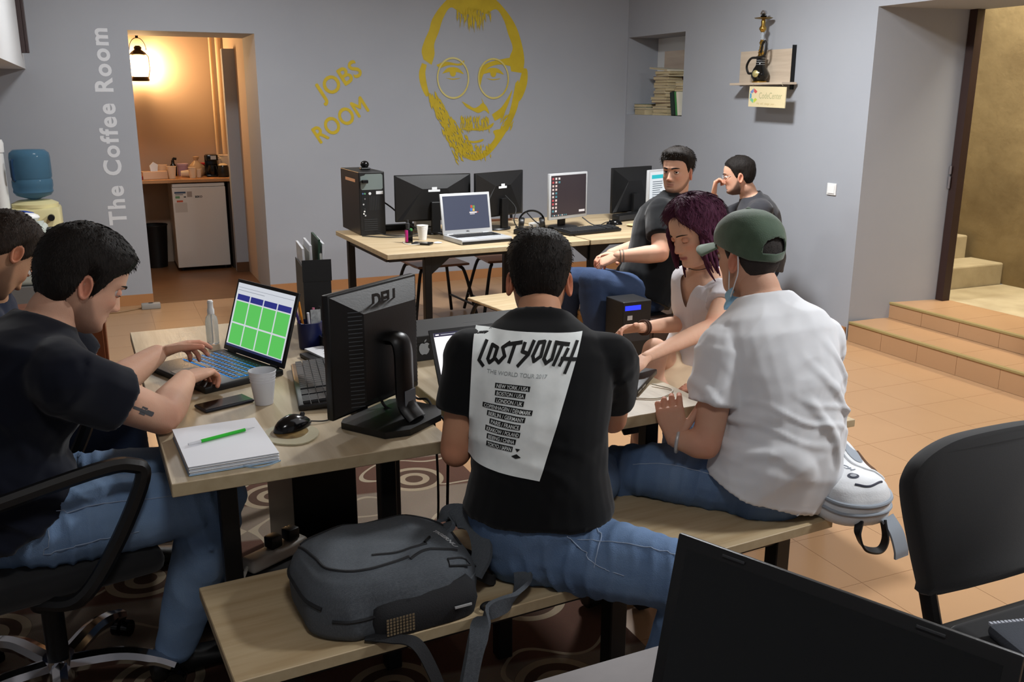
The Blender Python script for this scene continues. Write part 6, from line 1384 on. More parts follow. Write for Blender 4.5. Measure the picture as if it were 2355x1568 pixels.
# back print: pale sheet, spiky lettering, list of cities
def back_print():
    me = shirtL.data; bv = BVHTree.FromPolygons([v.co.copy() for v in me.vertices], [tuple(p.vertices) for p in me.polygons])
    c00, c10, c01, c11 = V3((.742, 1.92, 1.066)), V3((.985, 1.82, 1.060)), V3((.668, 1.80, .770)), V3((.830, 1.73, .745))
    f = V3((.43, .90, -.05)).normalized()
    NG = 60; D = np.zeros((NG+1, NG+1))
    def org(u, v): return TOL @ (c00.lerp(c10, u).lerp(c01.lerp(c11, u), v)-f*.35)
    for j in range(NG+1):
        for i in range(NG+1):
            h = bv.ray_cast(org(-.06+1.12*i/NG, -.04+1.08*j/NG), f, 1.0); D[j, i] = h[3] if h[0] is not None else np.nan
    D[np.isnan(D)] = np.nanmax(D)
    for it in range(10):                       # bridge creases so that the print lies flat over them
        Pd = np.pad(D, 1, mode='edge'); Sm = (Pd[:-2, 1:-1]+Pd[2:, 1:-1]+Pd[1:-1, :-2]+Pd[1:-1, 2:])/4; D = np.minimum(D, Sm) if it < 8 else D*.5+np.minimum(D, Sm)*.5
    def pp(u, v, off):
        x = min(max((u+.06)/1.12*NG, 0), NG-1e-6); y = min(max((v+.04)/1.08*NG, 0), NG-1e-6); i, j = int(x), int(y); a_, c_ = x-i, y-j
        d = D[j, i]*(1-a_)*(1-c_)+D[j, i+1]*a_*(1-c_)+D[j+1, i]*(1-a_)*c_+D[j+1, i+1]*a_*c_
        return org(u, v)+f*(d-off*1.25)
    def grid(u0, v0, u1, v1, nu, nv, off, skew=0.0):
        b = MB(); vs = [pp(u0+(u1-u0)*i/nu, v0+(v1-v0)*j/nv+skew*(i/nu), off) for j in range(nv+1) for i in range(nu+1)]
        b.add(vs, [(j*(nu+1)+i, (j+1)*(nu+1)+i, (j+1)*(nu+1)+i+1, j*(nu+1)+i+1) for j in range(nv) for i in range(nu)]); return b
    PW = mat('print_white', (238, 243, 243), 0.8, var=(30, (226, 232, 232), 0.4)); PK = mat('print_black', (16, 17, 18), 0.8); PGy = mat('print_grey', (160, 166, 168), 0.8)
    base = grid(0, 0, 1, 1, 56, 76, .0018).build('back_print', PW, shirtL, 'all')
    b = MB()
    def stroke(pts, w=.016):
        for a, c in zip(pts[:-1], pts[1:]):
            a, c = V3((*a, 0)), V3((*c, 0)); d = c-a; L = d.length; d.normalize(); n = V3((-d.y, d.x*.78, 0))*w; k = max(2, int(L/.02))
            vs = []
            for i in range(k+1):
                q = a+d*(L*i/k)+(d*w*.5 if i == k else (-d*w*.5 if i == 0 else d*0))
                for s in (-1, 1): vs.append(pp(q.x+n.x*s, q.y+n.y*s, .0036))
            b.add(vs, [(2*i, 2*i+1, 2*i+3, 2*i+2) for i in range(k)])
    S = [[(.125, .075), (.07, .215), (.115, .255)], [(.185, .10), (.155, .20), (.175, .225), (.215, .195), (.235, .115), (.185, .10)], [(.345, .075), (.285, .11), (.315, .165), (.265, .215), (.235, .195)],
         [(.335, .085), (.455, .065)], [(.395, .08), (.365, .205)], [(.485, .07), (.475, .125), (.525, .135)], [(.565, .055), (.535, .14), (.455, .225)], [(.615, .06), (.58, .15), (.60, .185), (.655, .15), (.665, .055), (.615, .06)],
         [(.715, .055), (.69, .165), (.72, .195), (.765, .165), (.775, .055)], [(.77, .06), (.895, .07)], [(.835, .07), (.795, .205)], [(.895, .10), (.855, .205)], [(.965, .055), (.925, .255)], [(.855, .16), (.995, .165)]]
    for s in S: stroke(s)
    b.build('band_lettering', PK, shirtL)
    def text_on(s, u, v, hgt, wid, off, m, name):
        q = text_mb(s, 1.0, bold=.01); w = max(p[0] for p in q.v); o = MB()
        o.add([pp(u+p[0]/w*wid, v-p[1]*hgt, off) for p in q.v], q.f); return o.build(name, m, shirtL)
    text_on('THE WORLD TOUR 2017', .16, .30, .040, .60, .0034, PGy, 'tour_lettering')
    rows = [('NEW YORK / USA', .275, .33, .330), ('BOSTON / USA', .285, .29, .384), ('LONDON / UK', .295, .28, .438), ('COPENHAGEN / DENMARK', .165, .52, .492), ('BERLIN / GERMANY', .225, .40, .546), ('PARIS / FRANCE', .265, .325, .600), ('KRAKOW / POLAND', .225, .38, .654), ('BEIJING / CHINA', .255, .32, .708), ('TOKYO / JAPAN', .26, .295, .762)]
    for s, u, wd, v in rows:
        v = v+.03; grid(u-.015, v, u+wd+.015, v+.037, 16, 3, .0034).build('city_bar', PK, shirtL, 'all')
        text_on(s, u, v+.032, .038, wd, .0052, PW, 'city_lettering')
    o = MB(); o.add([pp(.60+p[0], .80+p[1], .004) for p in [(0, 0), (.06, 0), (.03, .022)]], [(0, 1, 2)]); o.add([pp(.57+p[0], .845+p[1], .004) for p in [(0, .012), (.06, -.008), (.12, .012), (.06, .024)]], [(0, 1, 2, 3)]); o.build('hourglass_print', PK, shirtL)
back_print()
def seams(par, TO_, name, lines, col=(150, 166, 190), r=.0013):
    src = [c for c in par.children if c.name.startswith(name)][0]; me = src.data
    bv = BVHTree.FromPolygons([v.co.copy() for v in me.vertices], [tuple(p.vertices) for p in me.polygons]); m = mat('denim_stitch', col, .9)
    for ln in lines:
        P_ = []
        for p in curve_pts(ln, 10):
            h = bv.find_nearest(TO_ @ p); P_.append(h[0]+h[1]*.0008)
        b = MB(); b.tube(P_, r, 5); b.build('stitching', m, src, True)
seams(pL, TOL, 'jeans', [[(.94, 1.75, .60), (1.02, 1.66, .62), (1.10, 1.56, .62), (1.17, 1.47, .59)], [(.90, 1.72, .62), (.96, 1.70, .56), (1.03, 1.66, .54)], [(.98, 1.74, .66), (.99, 1.72, .60), (.96, 1.70, .55)]])

# 2. man in white T-shirt and green cap, back to the camera
JW = dict(pelvis=(1.685, 1.985, .535), mid=(1.735, 1.93, .72), chest=(1.715, 2.035, .885), neck=(1.715, 2.095, 1.055), latp=(1, -.05, 0), latc=(1, -.08, 0), head=(1.70, 2.16, 1.165), hf=(-.12, .98, -.13),
    shL=(1.552, 2.05, .915), shR=(1.862, 2.02, .92), elL=(1.475, 2.0, .665), elR=(1.93, 2.17, .71), wrL=(1.412, 2.06, .672), wrR=(1.76, 2.33, .68), handL=dict(f=(-.15, .15, .9), n=(.5, .8, 0), curl=.7, spread=.08), handR=dict(f=(-.8, .6, .2), n=(0, 0, -1), curl=.4),
    hpL=(1.61, 2.02, .53), hpR=(1.78, 2.02, .53), knL=(1.36, 2.26, .52), knR=(1.70, 2.43, .52), anL=(1.38, 2.38, .085), anR=(1.70, 2.42, .085), footL=(-.3, 1, 0), footR=(0, 1, 0))
pW, shirtW, TOW, HMW = person('man in a white T-shirt and dark green cap on the bench end', JW, SK1, TEEW, JB, short_hair(HSHAVE, top=.004, side=.004, back=.006, seed=2, strands=500, slen=.006, noise_amp=.0008),
    dict(hairm=HBLK, beard=.2, k=1.0, girth=1.02, hem=.012, shirt_infl=.022, pant_hi=.10, flare=.022, sleeve=.56, wr=(.008, 8.0, 9, (.7, 1, 1.7), .6, .9), pwr=.006, pfold=.007, svox=.006, folds=[(.45, .2, .9, .075, .012, .56, .86, 1), (.75, .1, .6, .11, .012, .58, 1.0, 4), (-.5, .2, .8, .09, .008, .60, .92, 7)]))
def cap_and_mask():
    CG = mat('cap_green', (74, 94, 76), 0.85, sheen=0.3, var=(30, (62, 82, 64), 0.5), bump=(300, 0.15))
    X, Y, Z = head_base(na=216); nz, na = X.shape; ang = np.degrees(np.arctan2(X, Y+.004)); M_ = TOW @ HMW
    band = np.interp(np.abs(ang), [0, 50, 90, 135, 180], [.158, .150, .132, .108, .098])
    O = np.stack([X, Y, (Z-.12)*.9], -1); O /= np.maximum(np.linalg.norm(O, axis=-1, keepdims=True), 1e-6)
    # re-sample columns from the band to the crown
    n = 52; b = MB(); zc = Z[:, 0]; pts = np.zeros((n, na, 3))
    for j in range(na):
        zt = band[0, j] if band.ndim == 1 else np.interp(ang[30, j], [-1e9, 1e9], [0, 0])
        a = ang[40, j]; zb = np.interp(abs(a), [0, 50, 90, 135, 180], [.158, .150, .132, .108, .098])
        zz = zb+(.2358-zb)*(1-np.cos(np.linspace(0, PI/2, n)))[::1] if False else zb+(.2358-zb)*np.sin(np.linspace(0, PI/2, n))
        for c, A in enumerate((X[:, j], Y[:, j])): pts[:, j, c] = np.interp(zz, zc, A)
        pts[:, j, 2] = zz
    o3 = pts-np.array([0, 0, .12]); o3[..., 2] *= .9; o3 /= np.maximum(np.linalg.norm(o3, axis=-1, keepdims=True), 1e-6)
    t_ = np.linspace(0, 1, n)[:, None]; pts = pts+o3*(.007+.005*np.sin(PI*np.clip(t_, 0, 1)**.8))[..., None]; pts[..., 2] += .004*t_
    b.v = [tuple(p) for p in pts.reshape(-1, 3)]
    A0, H0, B0 = 27.0, .11, .20
    sa = np.array([(180-abs(v))*(1 if v >= 0 else -1) for v in ang[40]]); hs = np.arange(n)/(n-1); E_ = (sa[None]/A0)**2+((hs[:, None]-H0)/B0)**2; E_[hs < H0-.01] = 9
    order = np.argsort(sa); ss_ = sa[order]
    keepf = []
    for i in range(n-1):
        for j in range(na):
            k = (j+1) % na
            if min(E_[i, j], E_[i, k], E_[i+1, j], E_[i+1, k]) < .80: continue
            keepf.append((i*na+j, i*na+k, (i+1)*na+k, (i+1)*na+j))
    vv = list(b.v)
    for q in set(x for f_ in keepf for x in f_):
        i, j = divmod(q, na)
        if E_[i, j] < 1:
            g_ = 1/math.sqrt(E_[i, j]); a2 = sa[j]*g_; h2 = H0+(hs[i]-H0)*g_; fi = h2*(n-1); i0 = min(n-2, int(fi)); c_ = []
            for ax in range(3):
                r0 = np.interp(a2, ss_, pts[i0][order][:, ax]); r1 = np.interp(a2, ss_, pts[i0+1][order][:, ax]); c_.append(r0+(r1-r0)*(fi-i0))
            vv[q] = tuple(c_)
    b.v = vv; b.f = keepf; b.mi = [0]*len(keepf)
    cp = b.build('cap', CG, pW, 'all', M=M_); cp['label'] = 'dark green baseball cap'
    s = cp.modifiers.new('thick', 'SOLIDIFY'); s.thickness = .003; s.offset = -1
    b = MB(); rim = []                                                 # binding round the rear opening
    for q in range(25):
        a_ = PI*q/24; a = A0*math.cos(a_); h = H0+B0*math.sin(a_); j = int(np.argmin(np.abs(sa-a))); i = min(n-1, int(round(h*(n-1))))
        rim.append(V3(pts[i, j])+V3(o3[i, j])*.0005)
    b.tube(rim, .0028, 6); b.build('rear_binding', CG, cp, True, M=M_)
    b = MB(); vs = []; m = 22; q = 8                                   # brim
    for i in range(q):
        r = i/(q-1)
        for j in range(m):
            a = R(-62+124*j/(m-1)); x = math.sin(a)*(.074+.004*r); y = .020+math.cos(a)*.085+r*.094*math.cos(a*.95)**.5
            vs.append((x, y, .158+.0*r-.034*(x/.074)**2*(.6+.4*r)-.012*r))
    b.add(vs, [(i*m+j, i*m+j+1, (i+1)*m+j+1, (i+1)*m+j) for i in range(q-1) for j in range(m-1)])
    br = b.build('brim', mat('cap_brim', (104, 128, 108), 0.85, sheen=0.3), cp, 'all', M=M_); s = br.modifiers.new('thick', 'SOLIDIFY'); s.thickness = .004
    b = MB(); b.ell((0, -.002, .2485), (.009, .009, .005), 12, 8); b.build('button', CG, cp, True, M=M_)
    b = MB()                                                           # seams
    for a in (0, 60, 120, 180, 240, 300):
        j = int(a/360*na); ln = [V3(pts[i, j])+V3(o3[i, j])*.0005 for i in range(3 if a != 180 else 24, n)]; b.tube(ln, .0011, 5)
    o = b.build('seams', mat('cap_seam', (44, 60, 46), 0.9), cp, M=M_); o['kind'] = 'stuff'
    # surgical mask pulled under the chin, loops round the left ear
    MBl = mat('mask_blue', (146, 194, 224), 0.8, bump=(60, 0.3, (1, 1, 8))); b = MB(); vs = []
    for i in range(9):
        for j in range(15):
            u = -1+2*j/14; v = i/8
            x = u*.060*(1-.12*abs(u)); y = .092-.075*abs(u)**1.7+.012*v*(1-abs(u)); z = .004+.028*abs(u)**1.5-.050*v*(1-.55*abs(u)**2)-.006
            vs.append((x, y+.004*math.sin(v*9), z))
    b.add(vs, [(i*15+j, i*15+j+1, (i+1)*15+j+1, (i+1)*15+j) for i in range(8) for j in range(14)])
    mk = b.build('face_mask', MBl, pW, 'all', M=M_); mk['label'] = 'pale blue surgical mask pulled below the chin'; s = mk.modifiers.new('thick', 'SOLIDIFY'); s.thickness = .003
    for s_ in (-1, 1):
        b = MB(); b.tube(curve_pts([(s_*.056, .028, .020), (s_*.072, .008, .060), (s_*.080, -.008, .118), (s_*.078, -.030, .130)], 6), .002, 6); b.tube(curve_pts([(s_*.057, .020, .0), (s_*.070, -.014, .045), (s_*.076, -.032, .075), (s_*.076, -.034, .125)], 6), .002, 6)
        b.build('ear_loop', PAPER, mk, True, M=M_)
    w = V3((1.418, 2.055, .667)); b = MB(); d = (V3(JW['wrL'])-V3(JW['elL'])).normalized(); x = d.cross(V3((0, 0, 1))).normalized(); y = d.cross(x)
    b.tube([w+x*math.cos(a)*.031+y*math.sin(a)*.031 for a in np.linspace(0, 2*PI, 25)], .005, 8); b.build('wristband', SILVER, pW, True, M=TOW)
cap_and_mask()
seams(pW, TOW, 'jeans', [[(1.62, 1.90, .55), (1.52, 1.98, .57), (1.42, 2.10, .58), (1.35, 2.18, .56)], [(1.58, 1.90, .50), (1.66, 1.86, .50), (1.72, 1.85, .49)]])

# 3. woman with purple hair leaning over the table
JG = dict(pelvis=(2.03, 2.91, .555), mid=(2.085, 2.88, .70), chest=(2.05, 2.84, .855), neck=(2.005, 2.80, .995), latp=(.1, 1, 0), latc=(.02, 1, .02), head=(1.937, 2.765, 1.142), hf=(-.93, -.08, -.34), hroll=R(4), gaze=(0, .9, -.5),
    shL=(2.025, 2.685, .915), shR=(2.04, 2.94, .93), elL=(1.87, 2.545, .845), elR=(1.985, 2.90, .765), wrL=(1.535, 2.43, .800), wrR=(1.735, 2.80, .795), handL=dict(f=(-.85, -.35, -.28), n=(-.1, .0, -1), curls=[.30, .35, .40, .45], spread=.12), handR=dict(f=(-.95, -.1, .05), n=(0, -.6, -.8), curl=.45),
    hpL=(2.0, 2.82, .55), hpR=(2.0, 2.98, .56), knL=(1.70, 2.70, .56), knR=(1.785, 2.76, .715), anL=(1.74, 2.66, .09), anR=(1.70, 2.72, .34), footL=(-1, -.2, 0), footR=(-1, -.3, 0))
def purple_hair(M_, par):
    ln = [(0, .204), (12, .196), (30, .172), (45, .145), (58, .11), (68, .06), (80, .02), (130, .0), (180, .0)]
    hair_mesh(M_, HPUR, line=ln, top=.030, side=.022, back=.030, seed=4, strands=2200, slen=.03, lift=.02, noise_amp=.004, fade=.022, parent=par, wave=34, flow=lambda x, y, z: (x*1.5, -.02, -.12))
    b = MB(); rg = random.Random(8)
    for i in range(120):
        a = R(rg.uniform(62, 180))*rg.choice((-1, 1)); x0, y0 = math.sin(a)*.078, math.cos(a)*.09-.004; z0 = rg.uniform(.09, .17); L = rg.uniform(.10, .17)
        pts = [(x0, y0, z0)]
        for q in range(1, 6): t_ = q/5; pts.append((x0*(1.12+.10*math.sin(t_*3+i)), y0*(1.12+.06*t_)+.012*math.sin(t_*4+i*2), z0-L*t_))
        b.tube(curve_pts(pts, 3), [.0105*(1-.8*(q/15)**2) for q in range(16)], 6)
    for i in range(26):
        a = R(rg.uniform(38, 66)); x0, y0 = math.sin(a)*.084, math.cos(a)*.088; z0 = rg.uniform(.12, .17); L = rg.uniform(.10, .15); pts = [(x0*.95, y0*.95, z0)]
        for q in range(1, 6): t_ = q/5; pts.append((x0*(1.15+.15*t_), y0*(1.05+.12*t_)+.008*math.sin(t_*4+i), z0-L*t_))
        b.tube(curve_pts(pts, 3), [.010*(1-.75*(q/15)**2) for q in range(16)], 6)
    o = b.build('hair_locks', HPUR, par, 'all', M=M_)
pG, shirtG, TOG, HMG = person('woman with purple hair in a white top leaning over the table', JG, SK3, cloth('top_white', (226, 222, 226)), TROUS, purple_hair,
    dict(hairm=HBRN, beard=0, k=.88, arm=.84, leg=.95, girth=.92, jaw=.92, nose=.9, brow=.5, lips=1.25, lipc=.9, lid=-.55, browt=.0026, sleeve=.34, shirt_hi=.96, vneck=.15, svox=.005, shirt_infl=.012, neckr=.050, handk=.92, hk=.97, shirt_name='top', pant_name='shorts', pant_end=.55, wr=(.008, 8, 4, (1, 1, 1), .6, .4)))
b = MB(); nkc = V3((1.985, 2.79, 1.025)); nd = (V3(JG['head'])-V3(JG['neck'])).normalized(); x = nd.cross(V3((0, 1, 0))).normalized(); y = nd.cross(x)
b.tube([nkc+x*math.cos(a)*.0535+y*math.sin(a)*.0535 for a in np.linspace(0, 2*PI, 33)], .0014, 6); b.build('choker', BLACKP, pG, True, M=TOG)
w = V3(JG['wrR']); d = (w-V3(JG['elR'])).normalized(); x = d.cross(V3((0, 0, 1))).normalized(); y = d.cross(x); b = MB()
for o_ in (0, .012): b.tube([w-d*(.03+o_)+x*math.cos(a)*.026+y*math.sin(a)*.026 for a in np.linspace(0, 2*PI, 25)], .004, 6)
b.build('bracelet', mat('bracelet_brown', (80, 56, 44), 0.7), pG, True, M=TOG)

# 4. man in plain black T-shirt looking round at the camera
JB_ = dict(pelvis=(2.745, 4.40, .545), mid=(2.83, 4.41, .71), chest=(2.895, 4.43, .885), neck=(2.965, 4.435, 1.08), latp=(.3, .95, 0), latc=(.86, .5, 0), head=(2.952, 4.42, 1.212), hf=(-.85, -.52, -.01), gaze=(-.40, .9, .08),
    shL=(2.785, 4.305, 1.0), shR=(3.10, 4.54, 1.0), elL=(2.705, 4.17, .80), elR=(2.96, 4.68, .77), wrL=(2.495, 4.26, .785), wrR=(2.56, 4.45, .765), handL=dict(f=(-.70, .5, -.35), n=(.2, .3, -.9), curl=.6), handR=dict(f=(-.75, -.45, -.1), n=(0, 0, -1), curl=.5),
    hpL=(2.72, 4.32, .54), hpR=(2.74, 4.50, .54), knL=(2.34, 4.26, .66), knR=(2.40, 4.64, .60), anL=(2.41, 4.24, .14), anR=(2.38, 4.72, .10), footL=(-1, 0, 0), footR=(-1, .1, 0))
def quiff(X, Y, Z, ang): return .012*smst((Y-.02)/.05)*smst((Z-.175)/.03)
pB, shirtB, TOB, HMB = person('man in a plain black T-shirt turning to look at the camera', JB_, SK1, TEEB, JD, short_hair(HBLK, top=.024, side=.0035, back=.006, front=quiff, seed=6, strands=1500, slen=.016, line=[(0, .178), (25, .178), (42, .172), (55, .158), (64, .135), (74, .105), (82, .098), (90, .130), (104, .130), (112, .09), (125, .065), (150, .045), (180, .04)]),
    dict(hairm=HBLK, beard=.62, k=1.06, girth=1.12, belly=1.1, jaw=1.10, hem=.04, arm=1.1, browt=.0046, lid=.30, cheek=1.2, shirt_infl=.018, sleeve=.60, vox=.007, hk=1.0))
w = V3(JB_['wrL']); d = (w-V3(JB_['elL'])).normalized(); x = d.cross(V3((0, 0, 1))).normalized(); y = d.cross(x)
for o_ in (0.0, .016):
    b = MB(); b.tube([w-d*(.012+o_)+x*math.cos(a)*.034+y*math.sin(a)*.034 for a in np.linspace(0, 2*PI, 25)], .0028, 6); b.build('bracelet', mat('bracelet_grey', (120, 108, 96), 0.5), pB, True, M=TOB)

# 5. far man in charcoal by the right wall, hand at his chin
JF = dict(pelvis=(3.985, 4.93, .535), mid=(4.03, 4.93, .70), chest=(3.975, 4.97, .84), neck=(3.92, 5.0, .99), latp=(.5, .85, 0), latc=(.55, .83, 0), head=(3.835, 5.02, 1.12), hf=(-.70, .70, -.16),
    shL=(3.86, 4.80, .905), shR=(4.08, 5.13, .90), elL=(3.66, 4.92, .76), elR=(3.88, 5.32, .76), wrL=(3.70, 5.10, .985), wrR=(3.70, 5.30, .78), handL=dict(f=(.15, .05, .9), n=(.5, -.5, 0), curl=.9), handR=dict(f=(-.9, -.1, .1), n=(0, 0, -1), curl=.4),
    hpL=(3.94, 4.85, .53), hpR=(4.02, 5.02, .53), knL=(3.58, 5.03, .54), knR=(3.66, 5.26, .54), anL=(3.60, 5.0, .09), anR=(3.66, 5.28, .09), footL=(-.8, .5, 0), footR=(-.8, .5, 0))
pF, *_ = person('man in a charcoal T-shirt by the right wall with hand at chin', JF, SK1, TEEC, JD, short_hair(HBLK, top=.014, side=.008, back=.009, seed=7, strands=900, slen=.010), dict(hairm=HBLK, beard=.85, vox=.008, svox=.008, pvox=.01, hem=.02, shirt_infl=.022))
b = MB()
for s in (-1, 1): b.tube([(s*.033+.022*math.cos(a), .104, .115+.018*math.sin(a)) for a in np.linspace(0, 2*PI, 21)], .0012, 5); b.tube([(s*.055, .100, .120), (s*.072, -.01, .125)], .0012, 5)
b.build('glasses', SILVER, pF, M=Matrix.Translation(-V3(pF.location)) @ frame(JF['head'], JF['hf']))

# 6. navy-shirted man typing at the left
JN = dict(pelvis=(-.285, 2.50, .575), mid=(-.38, 2.52, .76), chest=(-.225, 2.54, .925), neck=(-.165, 2.575, 1.055), latp=(.15, -.98, 0), latc=(.12, -.98, -.05), head=(-.068, 2.61, 1.142), hf=(.80, .32, -.50), gaze=(0, .9, -.35),
    shL=(-.185, 2.775, .965), shR=(-.13, 2.345, .955), elL=(-.045, 2.80, .785), elR=(.085, 2.475, .79), wrL=(.105, 2.955, .835), wrR=(.165, 2.725, .81), handL=dict(f=(.75, .40, .08), n=(.25, -.3, -.9), curls=[.30, .40, .5, .55], thumb=.7), handR=dict(f=(.55, .72, -.02), n=(.1, 0, -1), curls=[.35, .45, .55, .6], thumb=.7),
    hpL=(-.22, 2.60, .565), hpR=(-.22, 2.41, .565), knL=(.22, 2.64, .555), knR=(.20, 2.40, .565), anL=(.16, 2.72, .10), anR=(.06, 2.50, .10), footL=(1, .1, 0), footR=(1, .2, 0))
pN, shirtN, TON, HMN = person('man in a navy T-shirt typing on the green-screen laptop', JN, SK1, TEEN, JL, short_hair(HBLK, top=.030, side=.016, back=.022, seed=9, strands=1800, slen=.011, lift=.03, noise_amp=.003, wave=40, line=[(0, .172), (25, .170), (42, .160), (55, .142), (64, .122), (74, .085), (82, .070), (90, .120), (104, .128), (112, .07), (125, .045), (150, .02), (180, .012)]),
    dict(hairm=HBLK, beard=.5, k=1.08, girth=1.12, belly=1.1, arm=1.12, hem=.03, folds=[(.5, 0, .85, .09, .010, .50, .9, 3), (.9, .1, .3, .1, .009, .6, 1.0, 6)], shirt_infl=.018, sleeve=.50, flare=.024, lid=-.35, pfold=.009, wr=(.011, 6.5, 12, (1, 1, 1.3), .6, .3), hk=1.04, jaw=1.06))
seams(pN, TON, 'jeans', [[(-.25, 2.30, .64), (-.10, 2.30, .65), (.05, 2.31, .64), (.18, 2.33, .63)], [(-.22, 2.29, .53), (-.10, 2.29, .545), (.0, 2.30, .55)], [(-.22, 2.29, .53), (-.20, 2.29, .60)]])
def tattoo():
    me = [c for c in pN.children if c.name.startswith('body')][0].data; bv = BVHTree.FromPolygons([v.co.copy() for v in me.vertices], [tuple(p.vertices) for p in me.polygons])
    c = TON @ V3((.028, 2.40, .84)); b = MB(); ax = (V3(JN['elR'])-V3(JN['shR'])).normalized(); nv = V3((.1, -1, .35)).normalized(); sd = ax.cross(nv).normalized(); nv = sd.cross(ax)
    if nv.y > 0: nv = -nv
    for u0, u1, wd in ((-.03, .035, .0035), (-.006, .012, .010), (.012, .034, .006)):
        for i in range(6):
            vs = []
            for uu in (u0+(u1-u0)*i/6, u0+(u1-u0)*(i+1)/6):
                for s in (-1, 1):
                    p = c+ax*uu+sd*wd*s+nv*.1; h = bv.ray_cast(p, -nv, .3)
                    vs.append((h[0]+h[1]*.0009) if h[0] is not None else p-nv*.1)
            b.add(vs, [(0, 1, 3, 2)])
    b.build('tattoo', mat('tattoo_ink', (78, 78, 82), 0.7), pN)
tattoo()
# 7. man at the left picture edge
JM = dict(pelvis=(-.47, 3.28, .535), mid=(-.53, 3.28, .72), chest=(-.42, 3.24, .89), neck=(-.36, 3.2, 1.03), latp=(0, -1, 0), latc=(0, -1, 0), head=(-.285, 3.10, 1.15), hf=(.40, .42, -.82),
    shL=(-.40, 3.43, .945), shR=(-.37, 3.04, .945), elL=(-.34, 3.50, .72), elR=(-.31, 2.99, .72), wrL=(-.14, 3.40, .665), wrR=(-.14, 3.12, .665), handL=dict(f=(.8, -.3, -.2), n=(0, 0, -1)), handR=dict(f=(.8, .3, -.2), n=(0, 0, -1)),
    hpL=(-.42, 3.38, .53), hpR=(-.42, 3.2, .53), knL=(-.02, 3.40, .54), knR=(-.02, 3.18, .54), anL=(.0, 3.42, .095), anR=(.0, 3.2, .095), footL=(1, 0, 0), footR=(1, 0, 0))
person('man in a dark blue T-shirt at the left picture edge', JM, SK4, TEED, JD, short_hair(HBRN, top=.018, side=.008, back=.010, seed=12, strands=900, slen=.012), dict(hairm=HBLK, beard=.6, vox=.008, svox=.009, pvox=.01))
# ================================================================== BACKPACKS
def pillow(secs, n=30, p=3.0):
    """soft bag body: list of (z, cx, cy, hx, hy)"""
    b = MB(); vs = []; fs = []
    for z, cx, cy, hx, hy in secs:
        for j in range(n):
            a = 2*PI*j/n; ca, sa = math.cos(a), math.sin(a); e = 2/p
            vs.append((cx+hx*math.copysign(abs(ca)**e, ca), cy+hy*math.copysign(abs(sa)**e, sa), z))
    for i in range(len(secs)-1):
        for j in range(n): fs.append((i*n+j, i*n+(j+1) % n, (i+1)*n+(j+1) % n, (i+1)*n+j))
    fs.append(tuple(range(n-1, -1, -1))); fs.append(tuple((len(secs)-1)*n+j for j in range(n))); return b.add(vs, fs)
def flat_strap(pts, w, m, name, parent, side=(0, 0, 1), th=.006, n=8):
    P = curve_pts(pts, n); b = MB(); vs = []; sd = V3(side)
    for i, p in enumerate(P):
        t = (P[min(i+1, len(P)-1)]-P[max(i-1, 0)]).normalized(); s = (sd-t*sd.dot(t)).normalized(); q = t.cross(s)
        for a, c in ((-1, -1), (1, -1), (1, 1), (-1, 1)): vs.append(p+s*a*w/2+q*c*th/2)
    k = len(P); fs = [(i*4+j, i*4+(j+1) % 4, (i+1)*4+(j+1) % 4, (i+1)*4+j) for i in range(k-1) for j in range(4)]+[(3, 2, 1, 0), tuple((k-1)*4+j for j in range(4))]
    b.add(vs, fs); return b.build(name, m, parent, True)
GB = mat('backpack_grey_fabric', (92, 98, 105), 0.9, var=(120, (62, 67, 73), 0.7, (1, 6, 1)), bump=(500, 0.3)); GD = mat('backpack_dark', (30, 31, 34), 0.85, bump=(300, 0.2))
t = thing('backpack', 'dark grey backpack lying on the foreground bench', 'backpack', (0.52, 1.93, 0.4505), R(4)); t.scale = (.83, .90, .80); KS = lambda P_: [(a/.83, c/.90, d/.80) for a, c, d in P_]
# lying on its back: length along x (top of the bag to the right)
b = MB(); L = []
for z, k, e in ((0.0, .93, 0), (.02, .99, 0), (.06, 1.0, 0), (.10, .985, 0), (.135, .95, 0), (.16, .88, 0), (.178, .74, 0), (.186, .5, 0), (.188, .2, 0)):
    L.append((z, 0.0, 0.0, .255*k, .185*k))
body = fuse([pillow(L, 40, 3.2)], .008, 3); cloth_noise(body, .010, 7, 2, (1, 1, 1), None, .5, .3)
co = arr(body); co[:, 2] = np.maximum(co[:, 2]-.02*(co[:, 0] > .1)*(co[:, 0]-.1)/.15*(co[:, 2] > .1), 0.0); co[:, 1] *= np.where(co[:, 0] > .12, 1-.45*(co[:, 0]-.12), 1); body.vertices.foreach_set('co', co.ravel()); mesh_obj('body', body, GB, t)
def bvh(me): return BVHTree.FromPolygons([v.co.copy() for v in me.vertices], [tuple(p.vertices) for p in me.polygons])
def drape(bv, pts, off=.001, n=8):
    out = []
    for p in curve_pts(pts, n):
        h = bv.ray_cast(V3((p.x, p.y, 1.0)), V3((0, 0, -1)), 2.0)
        if h[0] is None: h = bv.find_nearest(p)
        out.append(h[0]+h[1]*off)
    return out
def hug(bv, pts, off=.001, n=8):
    out = []
    for p in curve_pts(pts, n): h = bv.find_nearest(p); out.append(h[0]+h[1]*off)
    return out
bvb = bvh(body)
pk = pillow([(.004, .05, -.150, .15, .046), (.05, .05, -.160, .155, .046), (.09, .05, -.158, .15, .040), (.115, .05, -.145, .13, .030)], 28, 3.5); pk.build('side_pocket', GD, t, True)
b = MB()
for i in range(9):
    for j in range(6): b.box(-.075+i*.009, -.069+i*.009, -.2085, -.2075, .02+j*.009, .026+j*.009)
o = b.build('mesh_panel', mat('mesh_tan', (120, 104, 80), 0.8), t); o['kind'] = 'stuff'
def line(pts, r, m=GD, nm='zip', f=None):
    b = MB(); b.tube((f or drape)(bvb, pts, .0005), r, 6); return b.build(nm, m, t, True)
